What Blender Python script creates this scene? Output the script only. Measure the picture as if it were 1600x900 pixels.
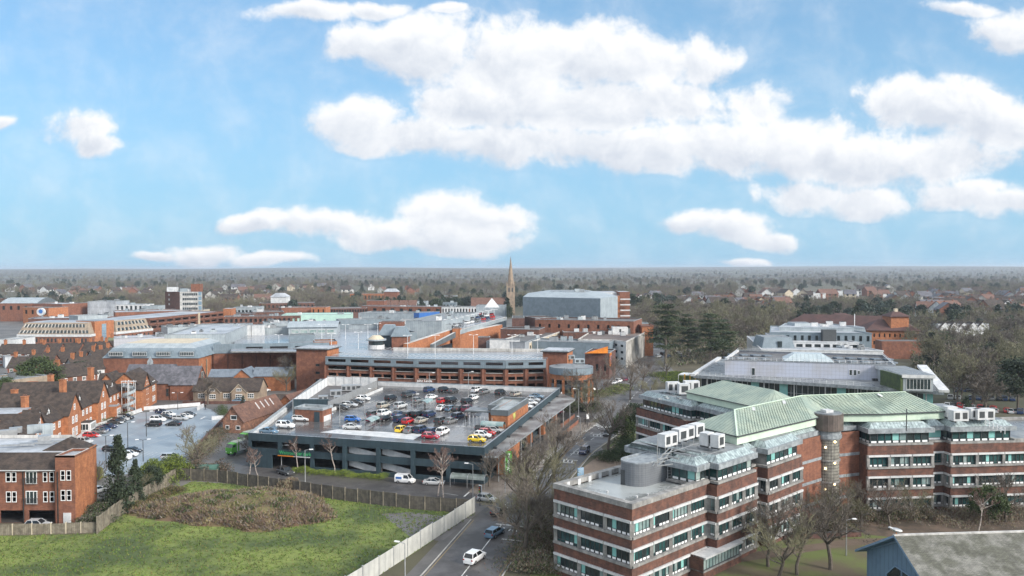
import bpy, math, random
import numpy as np
from mathutils import Vector, Matrix
for o in list(bpy.data.objects): bpy.data.objects.remove(o)
sc = bpy.context.scene
COL = sc.collection
R = math.radians
# ------------------------------------------------------------------ camera
HY, F, CAMZ = 420.0, 1244.0, 40.0
PITCH = math.atan((450-HY)/F)
ROLL = -0.0021
cam = bpy.data.cameras.new('camera'); camo = bpy.data.objects.new('camera', cam); COL.objects.link(camo)
cam.lens = 28.0; cam.sensor_width = 36.0; cam.sensor_fit = 'HORIZONTAL'; cam.clip_start = 1; cam.clip_end = 60000
camo.matrix_world = Matrix.Translation((0,0,CAMZ)) @ Matrix.Rotation(math.pi/2-PITCH,4,'X') @ Matrix.Rotation(ROLL,4,'Z')
sc.camera = camo
CM = camo.matrix_world.to_3x3()
def ray(px, py): return CM @ Vector(((px-800)/F, (450-py)/F, -1.0))
def G(px, py, z=0.0):
    d = ray(px, py); t = (z-CAMZ)/d.z
    return Vector((d.x*t, d.y*t, z))
def AtY(px, py, Y):
    d = ray(px, py); t = Y/d.y
    return Vector((d.x*t, Y, CAMZ+d.z*t))
# ------------------------------------------------------------------ world
SUN_EL, SUN_AZ = R(28), R(125)      # azimuth clockwise from +Y (the view axis): sun behind the camera, to the right
EXPO = 1.5
sc.view_settings.view_transform = 'Standard'; sc.view_settings.look = 'None'
sc.view_settings.exposure = EXPO; sc.view_settings.gamma = 1; sc.view_settings.use_curve_mapping = False
w = bpy.data.worlds.new('World'); sc.world = w; w.use_nodes = True
def cmb3(node, L, s):
    n = node('ShaderNodeCombineXYZ')
    for i in range(3): L.new(s, n.inputs[i])
    return n.outputs[0]
def build_world():
    nt = w.node_tree; N = nt.nodes; L = nt.links
    for n in list(N): N.remove(n)
    def node(t, **k):
        n = N.new(t)
        for a, b in k.items(): setattr(n, a, b)
        return n
    def put(s, v):
        if isinstance(v, bpy.types.NodeSocket): L.new(v, s)
        else: s.default_value = v
    def ma(op, a, b=0.0, c=None, clamp=False):
        n = node('ShaderNodeMath', operation=op, use_clamp=clamp); put(n.inputs[0], a); put(n.inputs[1], b)
        if c is not None: put(n.inputs[2], c)
        return n.outputs[0]
    def vm(op, a, b=None, out=0):
        n = node('ShaderNodeVectorMath', operation=op); put(n.inputs[0], a)
        if b is not None: put(n.inputs[1], b)
        return n.outputs[out]
    def rng(v, a, b, c, d, smooth=True):
        n = node('ShaderNodeMapRange'); n.interpolation_type = 'SMOOTHSTEP' if smooth else 'LINEAR'
        put(n.inputs[0], v)
        for i, q in enumerate((a, b, c, d)): n.inputs[1+i].default_value = q
        return n.outputs[0]
    def noise(vec, scale, detail, rough, lac=2.0):
        n = node('ShaderNodeTexNoise'); put(n.inputs['Vector'], vec)
        n.inputs['Scale'].default_value = scale; n.inputs['Detail'].default_value = detail; n.inputs['Roughness'].default_value = rough
        n.inputs['Lacunarity'].default_value = lac
        return n.outputs['Fac']
    sky = node('ShaderNodeTexSky', sky_type='NISHITA'); sky.sun_disc = False
    sky.sun_elevation = SUN_EL; sky.sun_rotation = SUN_AZ
    sky.altitude = 100; sky.air_density = 1.0; sky.dust_density = 1.2; sky.ozone_density = 1.6
    tc = node('ShaderNodeTexCoord'); sep = node('ShaderNodeSeparateXYZ'); L.new(tc.outputs['Generated'], sep.inputs[0])
    y = ma('MAXIMUM', sep.outputs[1], 0.05)
    u = ma('DIVIDE', sep.outputs[0], y); v = ma('DIVIDE', sep.outputs[2], y)
    cmb = node('ShaderNodeCombineXYZ'); L.new(u, cmb.inputs[0]); L.new(v, cmb.inputs[1])
    P = cmb.outputs[0]
    # wobble the outline: large soft lobes and small curls
    n1 = node('ShaderNodeTexNoise'); L.new(P, n1.inputs['Vector']); n1.inputs['Scale'].default_value = 7; n1.inputs['Detail'].default_value = 3
    off = vm('MULTIPLY', vm('SUBTRACT', n1.outputs['Color'], (0.5, 0.5, 0.5)), (0.09, 0.045, 0))
    PW = vm('ADD', P, off)
    # cloud lobes: centre and half-size in photo pixels, turned into directions
    lobes = [(560,62,70,40),(660,75,130,55),(800,110,150,75),(880,80,140,62),(1010,90,130,62),(1090,95,70,50),(760,170,130,55),(900,170,190,52),(1040,160,110,50),
      (560,190,80,36),(640,215,120,34),(800,225,190,38),(960,235,170,38),(1110,230,150,48),(1200,170,60,45),(1230,225,130,55),(1330,260,150,50),(1260,300,90,30),(1360,315,80,26),
      (1400,150,70,36),(1500,170,130,52),(1570,200,120,62),(1480,250,150,46),(1520,305,100,24),(1590,320,80,26),(1580,45,90,40),(1500,12,60,14),
      (126,195,70,32),(150,220,48,24),(5,194,18,14),(480,15,90,18),(590,12,50,14),(690,18,26,10),
      (400,345,56,20),(520,348,100,28),(610,365,110,28),(700,330,66,36),(760,345,76,34),(730,375,110,24),
      (330,395,74,20),(430,408,60,14),(240,398,46,10),(1080,350,54,18),(1150,355,60,26),(1200,375,54,20),(1165,413,38,8)]
    best = None; sw = None; swy = None
    for (px, py, rx, ry) in lobes:
        d = ray(px, py); cu, cv = d.x/d.y, d.z/d.y
        q = vm('MULTIPLY', vm('SUBTRACT', PW, (cu, cv, 0)), (F/rx, F/ry, 0))
        r = vm('LENGTH', q, out=1)
        g = ma('SUBTRACT', 1.25, r, clamp=True)
        ly = ma('MULTIPLY', vm('DOT_PRODUCT', q, (0.25, 1, 0), out=1), g)
        best = g if best is None else ma('SMOOTH_MAX', best, g, 0.12)
        sw = g if sw is None else ma('ADD', sw, g)
        swy = ly if swy is None else ma('ADD', swy, ly)
    fb = noise(PW, 12, 9, 0.60)
    fine = noise(P, 60, 5, 0.6)
    gate = rng(best, 0.0, 0.22, 0.0, 1.0)
    f0 = ma('ADD', best, ma('MULTIPLY', gate, ma('ADD', ma('MULTIPLY', ma('SUBTRACT', fb, 0.5), 2.3), ma('MULTIPLY', ma('SUBTRACT', fine, 0.5), 0.45))))
    mask = rng(f0, 0.06, 0.66, 0, 1)
    veil = ma('MULTIPLY', rng(ma('ADD', best, ma('MULTIPLY', ma('SUBTRACT', fb, 0.5), 2.6)), -0.3, 0.9, 0, 0.36), rng(best, 0.0, 0.12, 0, 1))
    mask = ma('MAXIMUM', mask, veil)
    rely = ma('DIVIDE', swy, ma('ADD', sw, 0.08))
    offs = vm('ADD', PW, (0.010, 0.020, 0))
    fb2 = noise(offs, 12, 9, 0.60)
    em = ma('MULTIPLY', ma('SUBTRACT', fb, fb2), 2.6)
    thick = rng(f0, 0.3, 1.6, 0.0, 0.38)
    shade = ma('ADD', ma('ADD', rng(rely, -0.75, 0.6, 0.12, 1.05), em), ma('MULTIPLY', thick, -1.0), clamp=True)
    cr = node('ShaderNodeValToRGB'); L.new(shade, cr.inputs[0])
    e = cr.color_ramp.elements; e[0].position = 0.0; e[0].color = (0.66, 0.71, 0.79, 1); e[1].position = 0.85; e[1].color = (0.94, 0.95, 0.97, 1)
    m = e.new(0.4); m.color = (0.79, 0.825, 0.88, 1)
    sc_ = vm('MULTIPLY', cr.outputs[0], (CLOUD, CLOUD, CLOUD))
    # unseen clouds added overhead, behind and beside the camera to whiten the light
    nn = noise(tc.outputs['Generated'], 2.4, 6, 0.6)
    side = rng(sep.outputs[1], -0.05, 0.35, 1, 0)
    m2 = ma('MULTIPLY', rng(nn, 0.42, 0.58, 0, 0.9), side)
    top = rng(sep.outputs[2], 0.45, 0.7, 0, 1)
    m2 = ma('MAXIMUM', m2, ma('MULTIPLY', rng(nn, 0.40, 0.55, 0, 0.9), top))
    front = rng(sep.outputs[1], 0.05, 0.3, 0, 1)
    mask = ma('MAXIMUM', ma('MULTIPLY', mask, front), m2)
    sc_ = vm('MULTIPLY', sc_, vm('ADD', (1, 1, 1), vm('MULTIPLY', (0.9, 0.85, 0.8), cmb3(node, L, m2))))  # the added out-of-view clouds are brightened for soft fill light
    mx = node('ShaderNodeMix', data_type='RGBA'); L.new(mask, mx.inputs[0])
    tint = vm('MULTIPLY', sky.outputs[0], SKYTINT)
    # milky air low on the sky
    low = rng(v, 0.0, 0.36, 0.85, 0.45)
    pale = node('ShaderNodeMix', data_type='RGBA'); L.new(low, pale.inputs[0]); L.new(tint, pale.inputs[6])
    pale.inputs[7].default_value = (CLOUD*0.34, CLOUD*0.61, CLOUD*0.84, 1)
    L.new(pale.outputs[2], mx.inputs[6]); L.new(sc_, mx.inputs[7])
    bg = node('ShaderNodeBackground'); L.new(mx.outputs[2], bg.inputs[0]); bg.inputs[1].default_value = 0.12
    out = node('ShaderNodeOutputWorld'); L.new(bg.outputs[0], out.inputs[0])
    w.cycles.sampling_method = 'MANUAL'; w.cycles.sample_map_resolution = 512
CLOUD = 3.2; SKYTINT = (0.34, 0.45, 0.53)
build_world()
sun = bpy.data.lights.new('sun', 'SUN'); sun.energy = 1.8; sun.angle = R(16); sun.color = (1, 0.94, 0.85)
suno = bpy.data.objects.new('sun', sun); COL.objects.link(suno)
sd = Vector((math.sin(SUN_AZ)*math.cos(SUN_EL), math.cos(SUN_AZ)*math.cos(SUN_EL), math.sin(SUN_EL)))
suno.rotation_euler = sd.to_track_quat('Z', 'Y').to_euler()
# ------------------------------------------------------------------ materials
MATS = {}
def mat(name, c, c2=None, scale=0.6, rough=0.8, metal=0.0, pattern=None, psize=1.0, pdark=0.6, bump=0.0, rough2=None, detail=5, coords='UV', emit=None, rnd=0.0, dirt=0.0, contrast=(0.38, 0.62)):
    """one procedural material: two-tone noise, optional seam / brick / slat pattern laid out in metres, optional wet patches"""
    if name in MATS: return MATS[name]
    m = bpy.data.materials.new(name); m.use_nodes = True; MATS[name] = m
    nt = m.node_tree; N = nt.nodes; L = nt.links; b = N['Principled BSDF']
    c2 = c2 or tuple(x*0.78 for x in c)
    tc = N.new('ShaderNodeTexCoord'); no = N.new('ShaderNodeTexNoise'); L.new(tc.outputs['Object'], no.inputs['Vector'])
    no.inputs['Scale'].default_value = scale; no.inputs['Detail'].default_value = detail; no.inputs['Roughness'].default_value = 0.62
    mr = N.new('ShaderNodeMapRange'); mr.interpolation_type = 'SMOOTHSTEP'; L.new(no.outputs['Fac'], mr.inputs[0]); mr.inputs[1].default_value = contrast[0]; mr.inputs[2].default_value = contrast[1]
    mx = N.new('ShaderNodeMix'); mx.data_type = 'RGBA'; L.new(mr.outputs[0], mx.inputs[0]); mx.inputs[6].default_value = (*c, 1); mx.inputs[7].default_value = (*c2, 1)
    col = mx.outputs[2]
    def mult(col, fac):
        k = N.new('ShaderNodeVectorMath'); k.operation = 'MULTIPLY'; L.new(col, k.inputs[0]); 
        cb = N.new('ShaderNodeCombineXYZ')
        for i in range(3): L.new(fac, cb.inputs[i])
        L.new(cb.outputs[0], k.inputs[1]); return k.outputs[0]
    def mr_(v, a, b2, c_, d_):
        k = N.new('ShaderNodeMapRange'); L.new(v, k.inputs[0])
        for i, q in enumerate((a, b2, c_, d_)): k.inputs[1+i].default_value = q
        return k.outputs[0]
    height = None
    if pattern in ('seam', 'course', 'grid'):
        sp = N.new('ShaderNodeSeparateXYZ'); L.new(tc.outputs[coords], sp.inputs[0])
        fs = []
        for ax in ({'seam': (0,), 'course': (1,), 'grid': (0, 1)}[pattern]):
            d = N.new('ShaderNodeMath'); d.operation = 'MULTIPLY'; L.new(sp.outputs[ax], d.inputs[0]); d.inputs[1].default_value = 1/psize
            fr = N.new('ShaderNodeMath'); fr.operation = 'FRACT'; L.new(d.outputs[0], fr.inputs[0])
            pp = N.new('ShaderNodeMath'); pp.operation = 'PINGPONG'; L.new(fr.outputs[0], pp.inputs[0]); pp.inputs[1].default_value = 0.5
            fs.append(mr_(pp.outputs[0], 0.0, 0.16, pdark, 1.0))
        for f in fs: col = mult(col, f)
        height = fs[0]
    if pattern == 'brick':
        br = N.new('ShaderNodeTexBrick'); L.new(tc.outputs[coords], br.inputs['Vector']); br.inputs['Scale'].default_value = 1
        br.inputs['Brick Width'].default_value = psize; br.inputs['Row Height'].default_value = psize*0.34; br.inputs['Mortar Size'].default_value = psize*0.035
        br.inputs['Color1'].default_value = (1, 1, 1, 1); br.inputs['Color2'].default_value = (0.66, 0.66, 0.68, 1); br.inputs['Mortar'].default_value = (pdark, pdark, pdark, 1); br.inputs['Bias'].default_value = -0.2
        k = N.new('ShaderNodeVectorMath'); k.operation = 'MULTIPLY'; L.new(col, k.inputs[0]); L.new(br.outputs['Color'], k.inputs[1]); col = k.outputs[0]
    if dirt:
        nd = N.new('ShaderNodeTexNoise'); mp = N.new('ShaderNodeMapping'); mp.inputs['Scale'].default_value = (1.3, 1.3, 0.25); L.new(tc.outputs['Object'], mp.inputs[0]); L.new(mp.outputs[0], nd.inputs['Vector'])
        nd.inputs['Scale'].default_value = 1.1; nd.inputs['Detail'].default_value = 6; nd.inputs['Roughness'].default_value = 0.7
        col = mult(col, mr_(nd.outputs['Fac'], 0.35, 0.6, 1-dirt, 1.0))
    if rnd:
        oi = N.new('ShaderNodeObjectInfo'); col = mult(col, mr_(oi.outputs['Random'], 0, 1, 1-rnd, 1+rnd))
    L.new(col, b.inputs['Base Color'])
    b.inputs['Metallic'].default_value = metal
    if rough2 is not None: L.new(mr_(mr.outputs[0], 0, 1, rough, rough2), b.inputs['Roughness'])
    else: b.inputs['Roughness'].default_value = rough
    if bump:
        bu = N.new('ShaderNodeBump'); bu.inputs['Strength'].default_value = bump; bu.inputs['Distance'].default_value = 0.05
        L.new(height if height is not None else no.outputs['Fac'], bu.inputs['Height']); L.new(bu.outputs[0], b.inputs['Normal'])
    if emit: b.inputs['Emission Color'].default_value = (*emit[:3], 1); b.inputs['Emission Strength'].default_value = emit[3]
    return m
brick_o = mat('orange brick', (0.46,0.185,0.083), (0.34,0.13,0.060), 1.2, 0.9, pattern='brick', psize=0.45, pdark=0.9, dirt=0.22)  # also stands in for sunlit red brick on some right-hand faces
brick_r = mat('red brick', (0.26,0.108,0.066), (0.185,0.078,0.050), 0.8, 0.9, pattern='brick', psize=0.45, pdark=0.95, dirt=0.2)
brick_b = mat('brown brick', (0.18,0.082,0.058), (0.11,0.058,0.046), 0.9, 0.9, pattern='brick', psize=0.5, pdark=1.0, dirt=0.3)
brick_d = mat('dark brick', (0.14,0.07,0.055), (0.10,0.05,0.042), 0.8, 0.9, pattern='brick', psize=0.45, pdark=0.9)
tile_br = mat('brown roof tiles', (0.085,0.062,0.050), (0.045,0.034,0.030), 0.9, 0.85, pattern='brick', psize=0.55, pdark=0.55, dirt=0.3, bump=0.3)
tile_rd = mat('red-brown roof tiles', (0.20,0.105,0.075), (0.14,0.075,0.058), 0.7, 0.85, pattern='brick', psize=0.6, pdark=0.7, dirt=0.3)
slate = mat('slate', (0.17,0.165,0.19), (0.10,0.10,0.115), 0.5, 0.6, pattern='brick', psize=0.7, pdark=0.6, dirt=0.4)
slate_b = mat('blue slate', (0.15,0.18,0.215), (0.10,0.125,0.155), 0.7, 0.5, pattern='seam', psize=0.6, pdark=0.8)
copper = mat('green copper sheet', (0.34,0.395,0.32), (0.26,0.325,0.275), 0.35, 0.55, pattern='seam', psize=0.62, pdark=0.55, dirt=0.15)
copper_p = mat('pale green panel', (0.56,0.67,0.54), (0.50,0.61,0.50), 0.4, 0.6, dirt=0.1)
lead = mat('lead sheet', (0.33,0.36,0.38), (0.22,0.24,0.26), 1.5, 0.5, dirt=0.35)
lead_g = mat('glazed skirt', (0.42,0.50,0.50), (0.25,0.30,0.31), 2.0, 0.35, pattern='seam', psize=0.6, pdark=0.55, dirt=0.3)
conc = mat('concrete', (0.33,0.32,0.305), (0.21,0.205,0.20), 0.9, 0.85, dirt=0.35)
conc_l = mat('pale concrete', (0.60,0.58,0.55), (0.42,0.41,0.39), 0.5, 0.8, dirt=0.35)
conc_w = mat('wet roof screed', (0.34,0.36,0.36), (0.10,0.105,0.10), 0.13, 0.35, rough2=0.10, contrast=(0.42,0.66))
beige = mat('beige concrete', (0.33,0.265,0.20), (0.25,0.20,0.155), 0.5, 0.85, dirt=0.2)
white = mat('white paint', (0.62,0.62,0.62), (0.48,0.49,0.50), 0.7, 0.5, dirt=0.12)
whitef = mat('white frame', (0.82,0.82,0.82), (0.74,0.74,0.74), 2, 0.5)
cream = mat('cream render', (0.58,0.50,0.38), (0.48,0.41,0.31), 0.6, 0.8, dirt=0.2)
grey_m = mat('grey metal cladding', (0.185,0.23,0.265), (0.145,0.185,0.215), 0.5, 0.5, pattern='seam', psize=0.6, pdark=0.78)
grey_l = mat('light grey cladding', (0.36,0.405,0.43), (0.28,0.32,0.35), 0.4, 0.5, pattern='seam', psize=0.9, pdark=0.85, dirt=0.15)
grey_r = mat('grey roof felt', (0.27,0.285,0.295), (0.14,0.15,0.16), 0.12, 0.6, dirt=0.35, pattern='grid', psize=4.5, pdark=0.82, rough2=0.25)
roof_w = mat('white roof membrane', (0.48,0.50,0.53), (0.30,0.32,0.35), 0.1, 0.5, dirt=0.3, pattern='grid', psize=5.5, pdark=0.86)
roof_d = mat('dark roof felt', (0.13,0.125,0.125), (0.085,0.08,0.08), 0.2, 0.7)
mint = mat('mint roof', (0.42,0.60,0.52), (0.36,0.53,0.47), 0.2, 0.6)
blue_c = mat('bright blue panel', (0.035,0.14,0.42), (0.03,0.12,0.36), 0.3, 0.5)
lilac = mat('lilac grey tiles', (0.44,0.47,0.56), (0.40,0.40,0.43), 0.10, 0.55, pattern='grid', psize=1.1, pdark=0.88)
navy_c = mat('dark blue-grey cladding', (0.032,0.056,0.070), (0.024,0.043,0.055), 0.4, 0.5, pattern='seam', psize=1.2, pdark=0.8)
anth = mat('anthracite cladding', (0.13,0.145,0.155), (0.10,0.115,0.125), 0.4, 0.45, pattern='seam', psize=0.35, pdark=0.75)
para_in = mat('grey parapet lining', (0.30,0.33,0.35), (0.25,0.28,0.30), 0.3, 0.5, pattern='seam', psize=3.0, pdark=0.7)
deck_m = mat('wet parking deck', (0.055,0.050,0.048), (0.105,0.10,0.10), 0.11, 0.34, rough2=0.09, detail=7, contrast=(0.35,0.65))
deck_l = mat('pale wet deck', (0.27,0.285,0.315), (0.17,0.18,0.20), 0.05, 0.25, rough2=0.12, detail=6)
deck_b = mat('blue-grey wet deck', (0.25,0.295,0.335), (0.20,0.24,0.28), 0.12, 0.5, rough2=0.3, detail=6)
asph = mat('wet asphalt', (0.05,0.047,0.047), (0.085,0.078,0.075), 0.15, 0.62, rough2=0.4, detail=8)
asph_g = mat('dry asphalt', (0.12,0.118,0.12), (0.085,0.083,0.085), 0.2, 0.75, detail=8)
pave = mat('paving slabs', (0.21,0.18,0.155), (0.15,0.125,0.105), 0.4, 0.6, pattern='grid', psize=0.9, pdark=0.85)
kerb_m = mat('kerb stone', (0.36,0.35,0.33), None, 1, 0.8)
paint = mat('road paint', (0.62,0.62,0.60), (0.42,0.42,0.41), 1.2, 0.6)
paint_y = mat('yellow road paint', (0.34,0.24,0.09), None, 1.2, 0.6)
grass_m = mat('meadow grass', (0.185,0.225,0.052), (0.060,0.088,0.026), 0.075, 0.95, detail=9, contrast=(0.36,0.62), dirt=0.35)
lawn_m = mat('rough lawn', (0.105,0.13,0.036), (0.10,0.080,0.050), 0.12, 0.95, detail=9)
soil_m = mat('leaf-strewn soil', (0.12,0.085,0.062), (0.07,0.053,0.038), 0.4, 0.95, detail=9)
mound_m = mat('dead bramble mound', (0.14,0.115,0.05), (0.12,0.075,0.048), 0.22, 0.95, detail=9)
black = mat('black rubber', (0.02,0.02,0.02), None, 2, 0.7)
metal_g = mat('galvanised steel', (0.42,0.43,0.44), (0.34,0.35,0.36), 2, 0.4, metal=0.5)
metal_d = mat('dark steel', (0.05,0.055,0.06), None, 2, 0.5)
metal_w = mat('white steel', (0.72,0.73,0.74), None, 2, 0.5)
wood_g = mat('weathered fence boards', (0.27,0.235,0.18), (0.17,0.145,0.11), 1.5, 0.9, pattern='seam', psize=0.3, pdark=0.65, dirt=0.4)
hoard = mat('white hoarding', (0.50,0.50,0.47), (0.42,0.42,0.40), 0.5, 0.6, pattern='seam', psize=1.2, pdark=0.85, dirt=0.1)
bark = mat('grey-brown bark', (0.13,0.108,0.088), (0.09,0.075,0.062), 3, 0.9)
bark_w = mat('pale birch bark', (0.42,0.37,0.33), (0.22,0.18,0.16), 3, 0.9)
twig = mat('bare twigs', (0.17,0.145,0.12), (0.12,0.10,0.085), 0.3, 0.95, rnd=0.25)
twig_r = mat('reddish birch twigs', (0.20,0.135,0.115), (0.15,0.10,0.085), 0.5, 0.95)
twig_g = mat('ivy-green twigs', (0.20,0.185,0.115), (0.14,0.135,0.085), 0.4, 0.95, rnd=0.2)
leaf_d = mat('dark evergreen foliage', (0.036,0.054,0.025), (0.020,0.032,0.017), 0.6, 0.8, rnd=0.25)
leaf_c = mat('cedar foliage', (0.055,0.078,0.032), (0.030,0.046,0.022), 0.5, 0.8, rnd=0.2)
leaf_m = mat('mid green foliage', (0.055,0.085,0.022), (0.035,0.052,0.018), 0.7, 0.8, rnd=0.2)
leaf_y = mat('yellow-green foliage', (0.19,0.24,0.03), (0.09,0.13,0.02), 0.9, 0.8)
leaf_gold = mat('golden foliage', (0.32,0.27,0.035), (0.18,0.17,0.03), 0.9, 0.8)
leaf_b = mat('blue-green foliage', (0.04,0.06,0.045), (0.025,0.038,0.03), 0.7, 0.8, rnd=0.2)
green_s = mat('leaf green sign', (0.10,0.36,0.05), (0.09,0.33,0.045), 0.5, 0.5)
glass = mat('window glass', (0.035,0.05,0.055), (0.02,0.028,0.03), 0.35, 0.06)
glass_g = mat('green tinted glass', (0.03,0.085,0.085), (0.012,0.03,0.034), 0.45, 0.05, contrast=(0.3,0.7))
glass_l = mat('pale blinds behind glass', (0.30,0.36,0.35), (0.16,0.24,0.24), 0.5, 0.12)
glass_b = mat('blue glazing', (0.22,0.32,0.40), (0.15,0.23,0.30), 0.4, 0.08)
panel_g = mat('aqua panel', (0.23,0.50,0.47), (0.18,0.42,0.40), 0.5, 0.5)
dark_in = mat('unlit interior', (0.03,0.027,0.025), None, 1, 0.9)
lamp_on = mat('lit stair lamp', (0.9,0.75,0.5), None, 1, 0.5, emit=(1.0,0.72,0.38,3.0))
lamp_v = mat('lit warm lamp', (0.9,0.7,0.4), None, 1, 0.5, emit=(1.0,0.66,0.3,2.0))
red_p = mat('red paint', (0.42,0.03,0.03), None, 1, 0.4)
org_p = mat('orange paint', (0.75,0.24,0.03), None, 1, 0.4)
skin = mat('skin', (0.45,0.27,0.2), None, 1, 0.6)
blue_b = mat('blue timber boarding', (0.115,0.19,0.27), (0.095,0.16,0.235), 0.5, 0.7, pattern='seam', psize=0.9, pdark=0.75)
blue_t = mat('blue fascia', (0.16,0.25,0.36), None, 0.5, 0.6)
stone_t = mat('mossy stone tiles', (0.23,0.225,0.20), (0.115,0.115,0.09), 0.55, 0.85, pattern='brick', psize=0.42, pdark=0.45, dirt=0.3)
stone_s = mat('sandstone', (0.34,0.26,0.19), (0.24,0.185,0.14), 0.3, 0.9, dirt=0.25)
# ------------------------------------------------------------------ mesh builder
class MB:
    def __init__(s): s.v = []; s.f = []; s.m = []; s.mats = []
    def mi(s, m):
        if m not in s.mats: s.mats.append(m)
        return s.mats.index(m)
    def face(s, pts, m):
        b = len(s.v); s.v += [tuple(p) for p in pts]; s.f.append(tuple(range(b, b+len(pts)))); s.m.append(s.mi(m)); return s
    def prism(s, poly, z0, z1, m, mtop=None, bottom=True, top=True):
        n = len(poly)
        for i in range(n):
            a, b = poly[i], poly[(i+1) % n]
            s.face([(a[0],a[1],z0),(b[0],b[1],z0),(b[0],b[1],z1),(a[0],a[1],z1)], m)
        if top: s.face([(p[0],p[1],z1) for p in poly], mtop or m)
        if bottom: s.face([(p[0],p[1],z0) for p in reversed(poly)], m)
        return s
    def box(s, c, size, m, rz=0.0, mtop=None):
        """c = centre of the base, size = full extents"""
        x, y, z = c; a, b, h = size[0]/2, size[1]/2, size[2]; co, si = math.cos(rz), math.sin(rz)
        return s.prism([(x+p*co-q*si, y+p*si+q*co) for p, q in ((-a,-b),(a,-b),(a,b),(-a,b))], z, z+h, m, mtop)
    def bar(s, p, q, wd, m, ht=None, up=(0,0,1)):
        p, q = Vector(p), Vector(q); d = (q-p)
        if d.length < 1e-6: return s
        d.normalize(); u = Vector(up)
        if abs(d.dot(u)) > 0.98: u = Vector((1,0,0))
        a = d.cross(u).normalized()*wd/2; b = a.cross(d).normalized()*(ht or wd)/2
        P = [p-a-b, p+a-b, p+a+b, p-a+b]; Q = [q-a-b, q+a-b, q+a+b, q-a+b]
        for i in range(4): s.face([P[i], P[(i+1)%4], Q[(i+1)%4], Q[i]], m)
        s.face(P[::-1], m); s.face(Q, m); return s
    def tube(s, p, q, r0, r1, m, n=8, cap=True):
        p, q = Vector(p), Vector(q); d = (q-p).normalized(); u = Vector((0,0,1)) if abs(d.z) < 0.9 else Vector((1,0,0))
        a = d.cross(u).normalized(); b = a.cross(d)*-1
        A = [p+(a*math.cos(t)+b*math.sin(t))*r0 for t in [2*math.pi*i/n for i in range(n)]]
        B = [q+(a*math.cos(t)+b*math.sin(t))*r1 for t in [2*math.pi*i/n for i in range(n)]]
        for i in range(n): s.face([A[i], A[(i+1)%n], B[(i+1)%n], B[i]], m)
        if cap: s.face(A[::-1], m); s.face(B, m)
        return s
    def build(s, name, parent=None, smooth=False):
        me = bpy.data.meshes.new(name); me.from_pydata(s.v, [], s.f)
        for mm in s.mats: me.materials.append(mm)
        me.polygons.foreach_set('material_index', s.m)
        if not smooth:
            uv = me.uv_layers.new(name='UVMap'); data = np.zeros(len(me.loops)*2)
            V = s.v; k = 0
            for poly in me.polygons:
                n = poly.normal
                h = math.hypot(n.x, n.y)
                if h < 0.02: t = (1,0,0); b = (0,1,0)
                else:
                    t = (-n.y/h, n.x/h, 0); b = (n.y*t[2]-n.z*t[1], n.z*t[0]-n.x*t[2], n.x*t[1]-n.y*t[0])
                for vi in poly.vertices:
                    c = V[vi]
                    data[k] = c[0]*t[0]+c[1]*t[1]; data[k+1] = c[0]*b[0]+c[1]*b[1]+c[2]*b[2]; k += 2
            uv.data.foreach_set('uv', data)
        else:
            me.polygons.foreach_set('use_smooth', [True]*len(me.polygons))
        o = bpy.data.objects.new(name, me); COL.objects.link(o)
        if parent is not None:
            o.parent = parent; o.matrix_parent_inverse = Matrix.Translation(-Vector(parent.location)) if parent.rotation_euler.z == 0 else Matrix.Identity(4)
        return o
def setp(o, label=None, cat=None, group=None, kind=None):
    if label: o['label'] = label
    if cat: o['category'] = cat
    if group: o['group'] = group
    if kind: o['kind'] = kind
    return o
def thing(name, label, cat, loc=(0,0,0), group=None):
    o = bpy.data.objects.new(name, None); COL.objects.link(o); o.location = loc; o.empty_display_size = 0.5
    return setp(o, label, cat, group)
def dup(root, loc=None, rz=None, label=None, group=None, scale=None):
    r = root.copy(); COL.objects.link(r)
    for ch in root.children:
        c = ch.copy(); COL.objects.link(c); c.parent = r; c.matrix_parent_inverse = ch.matrix_parent_inverse.copy()
        for g in ch.children:
            d = g.copy(); COL.objects.link(d); d.parent = c; d.matrix_parent_inverse = g.matrix_parent_inverse.copy()
    if loc is not None: r.location = loc
    if rz is not None: r.rotation_euler = (0,0,rz)
    if scale is not None: r.scale = scale if isinstance(scale, tuple) else (scale,)*3
    if label: r['label'] = label
    if group: r['group'] = group
    return r
def struct(name, mb): return setp(mb.build(name), kind='structure')
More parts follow.
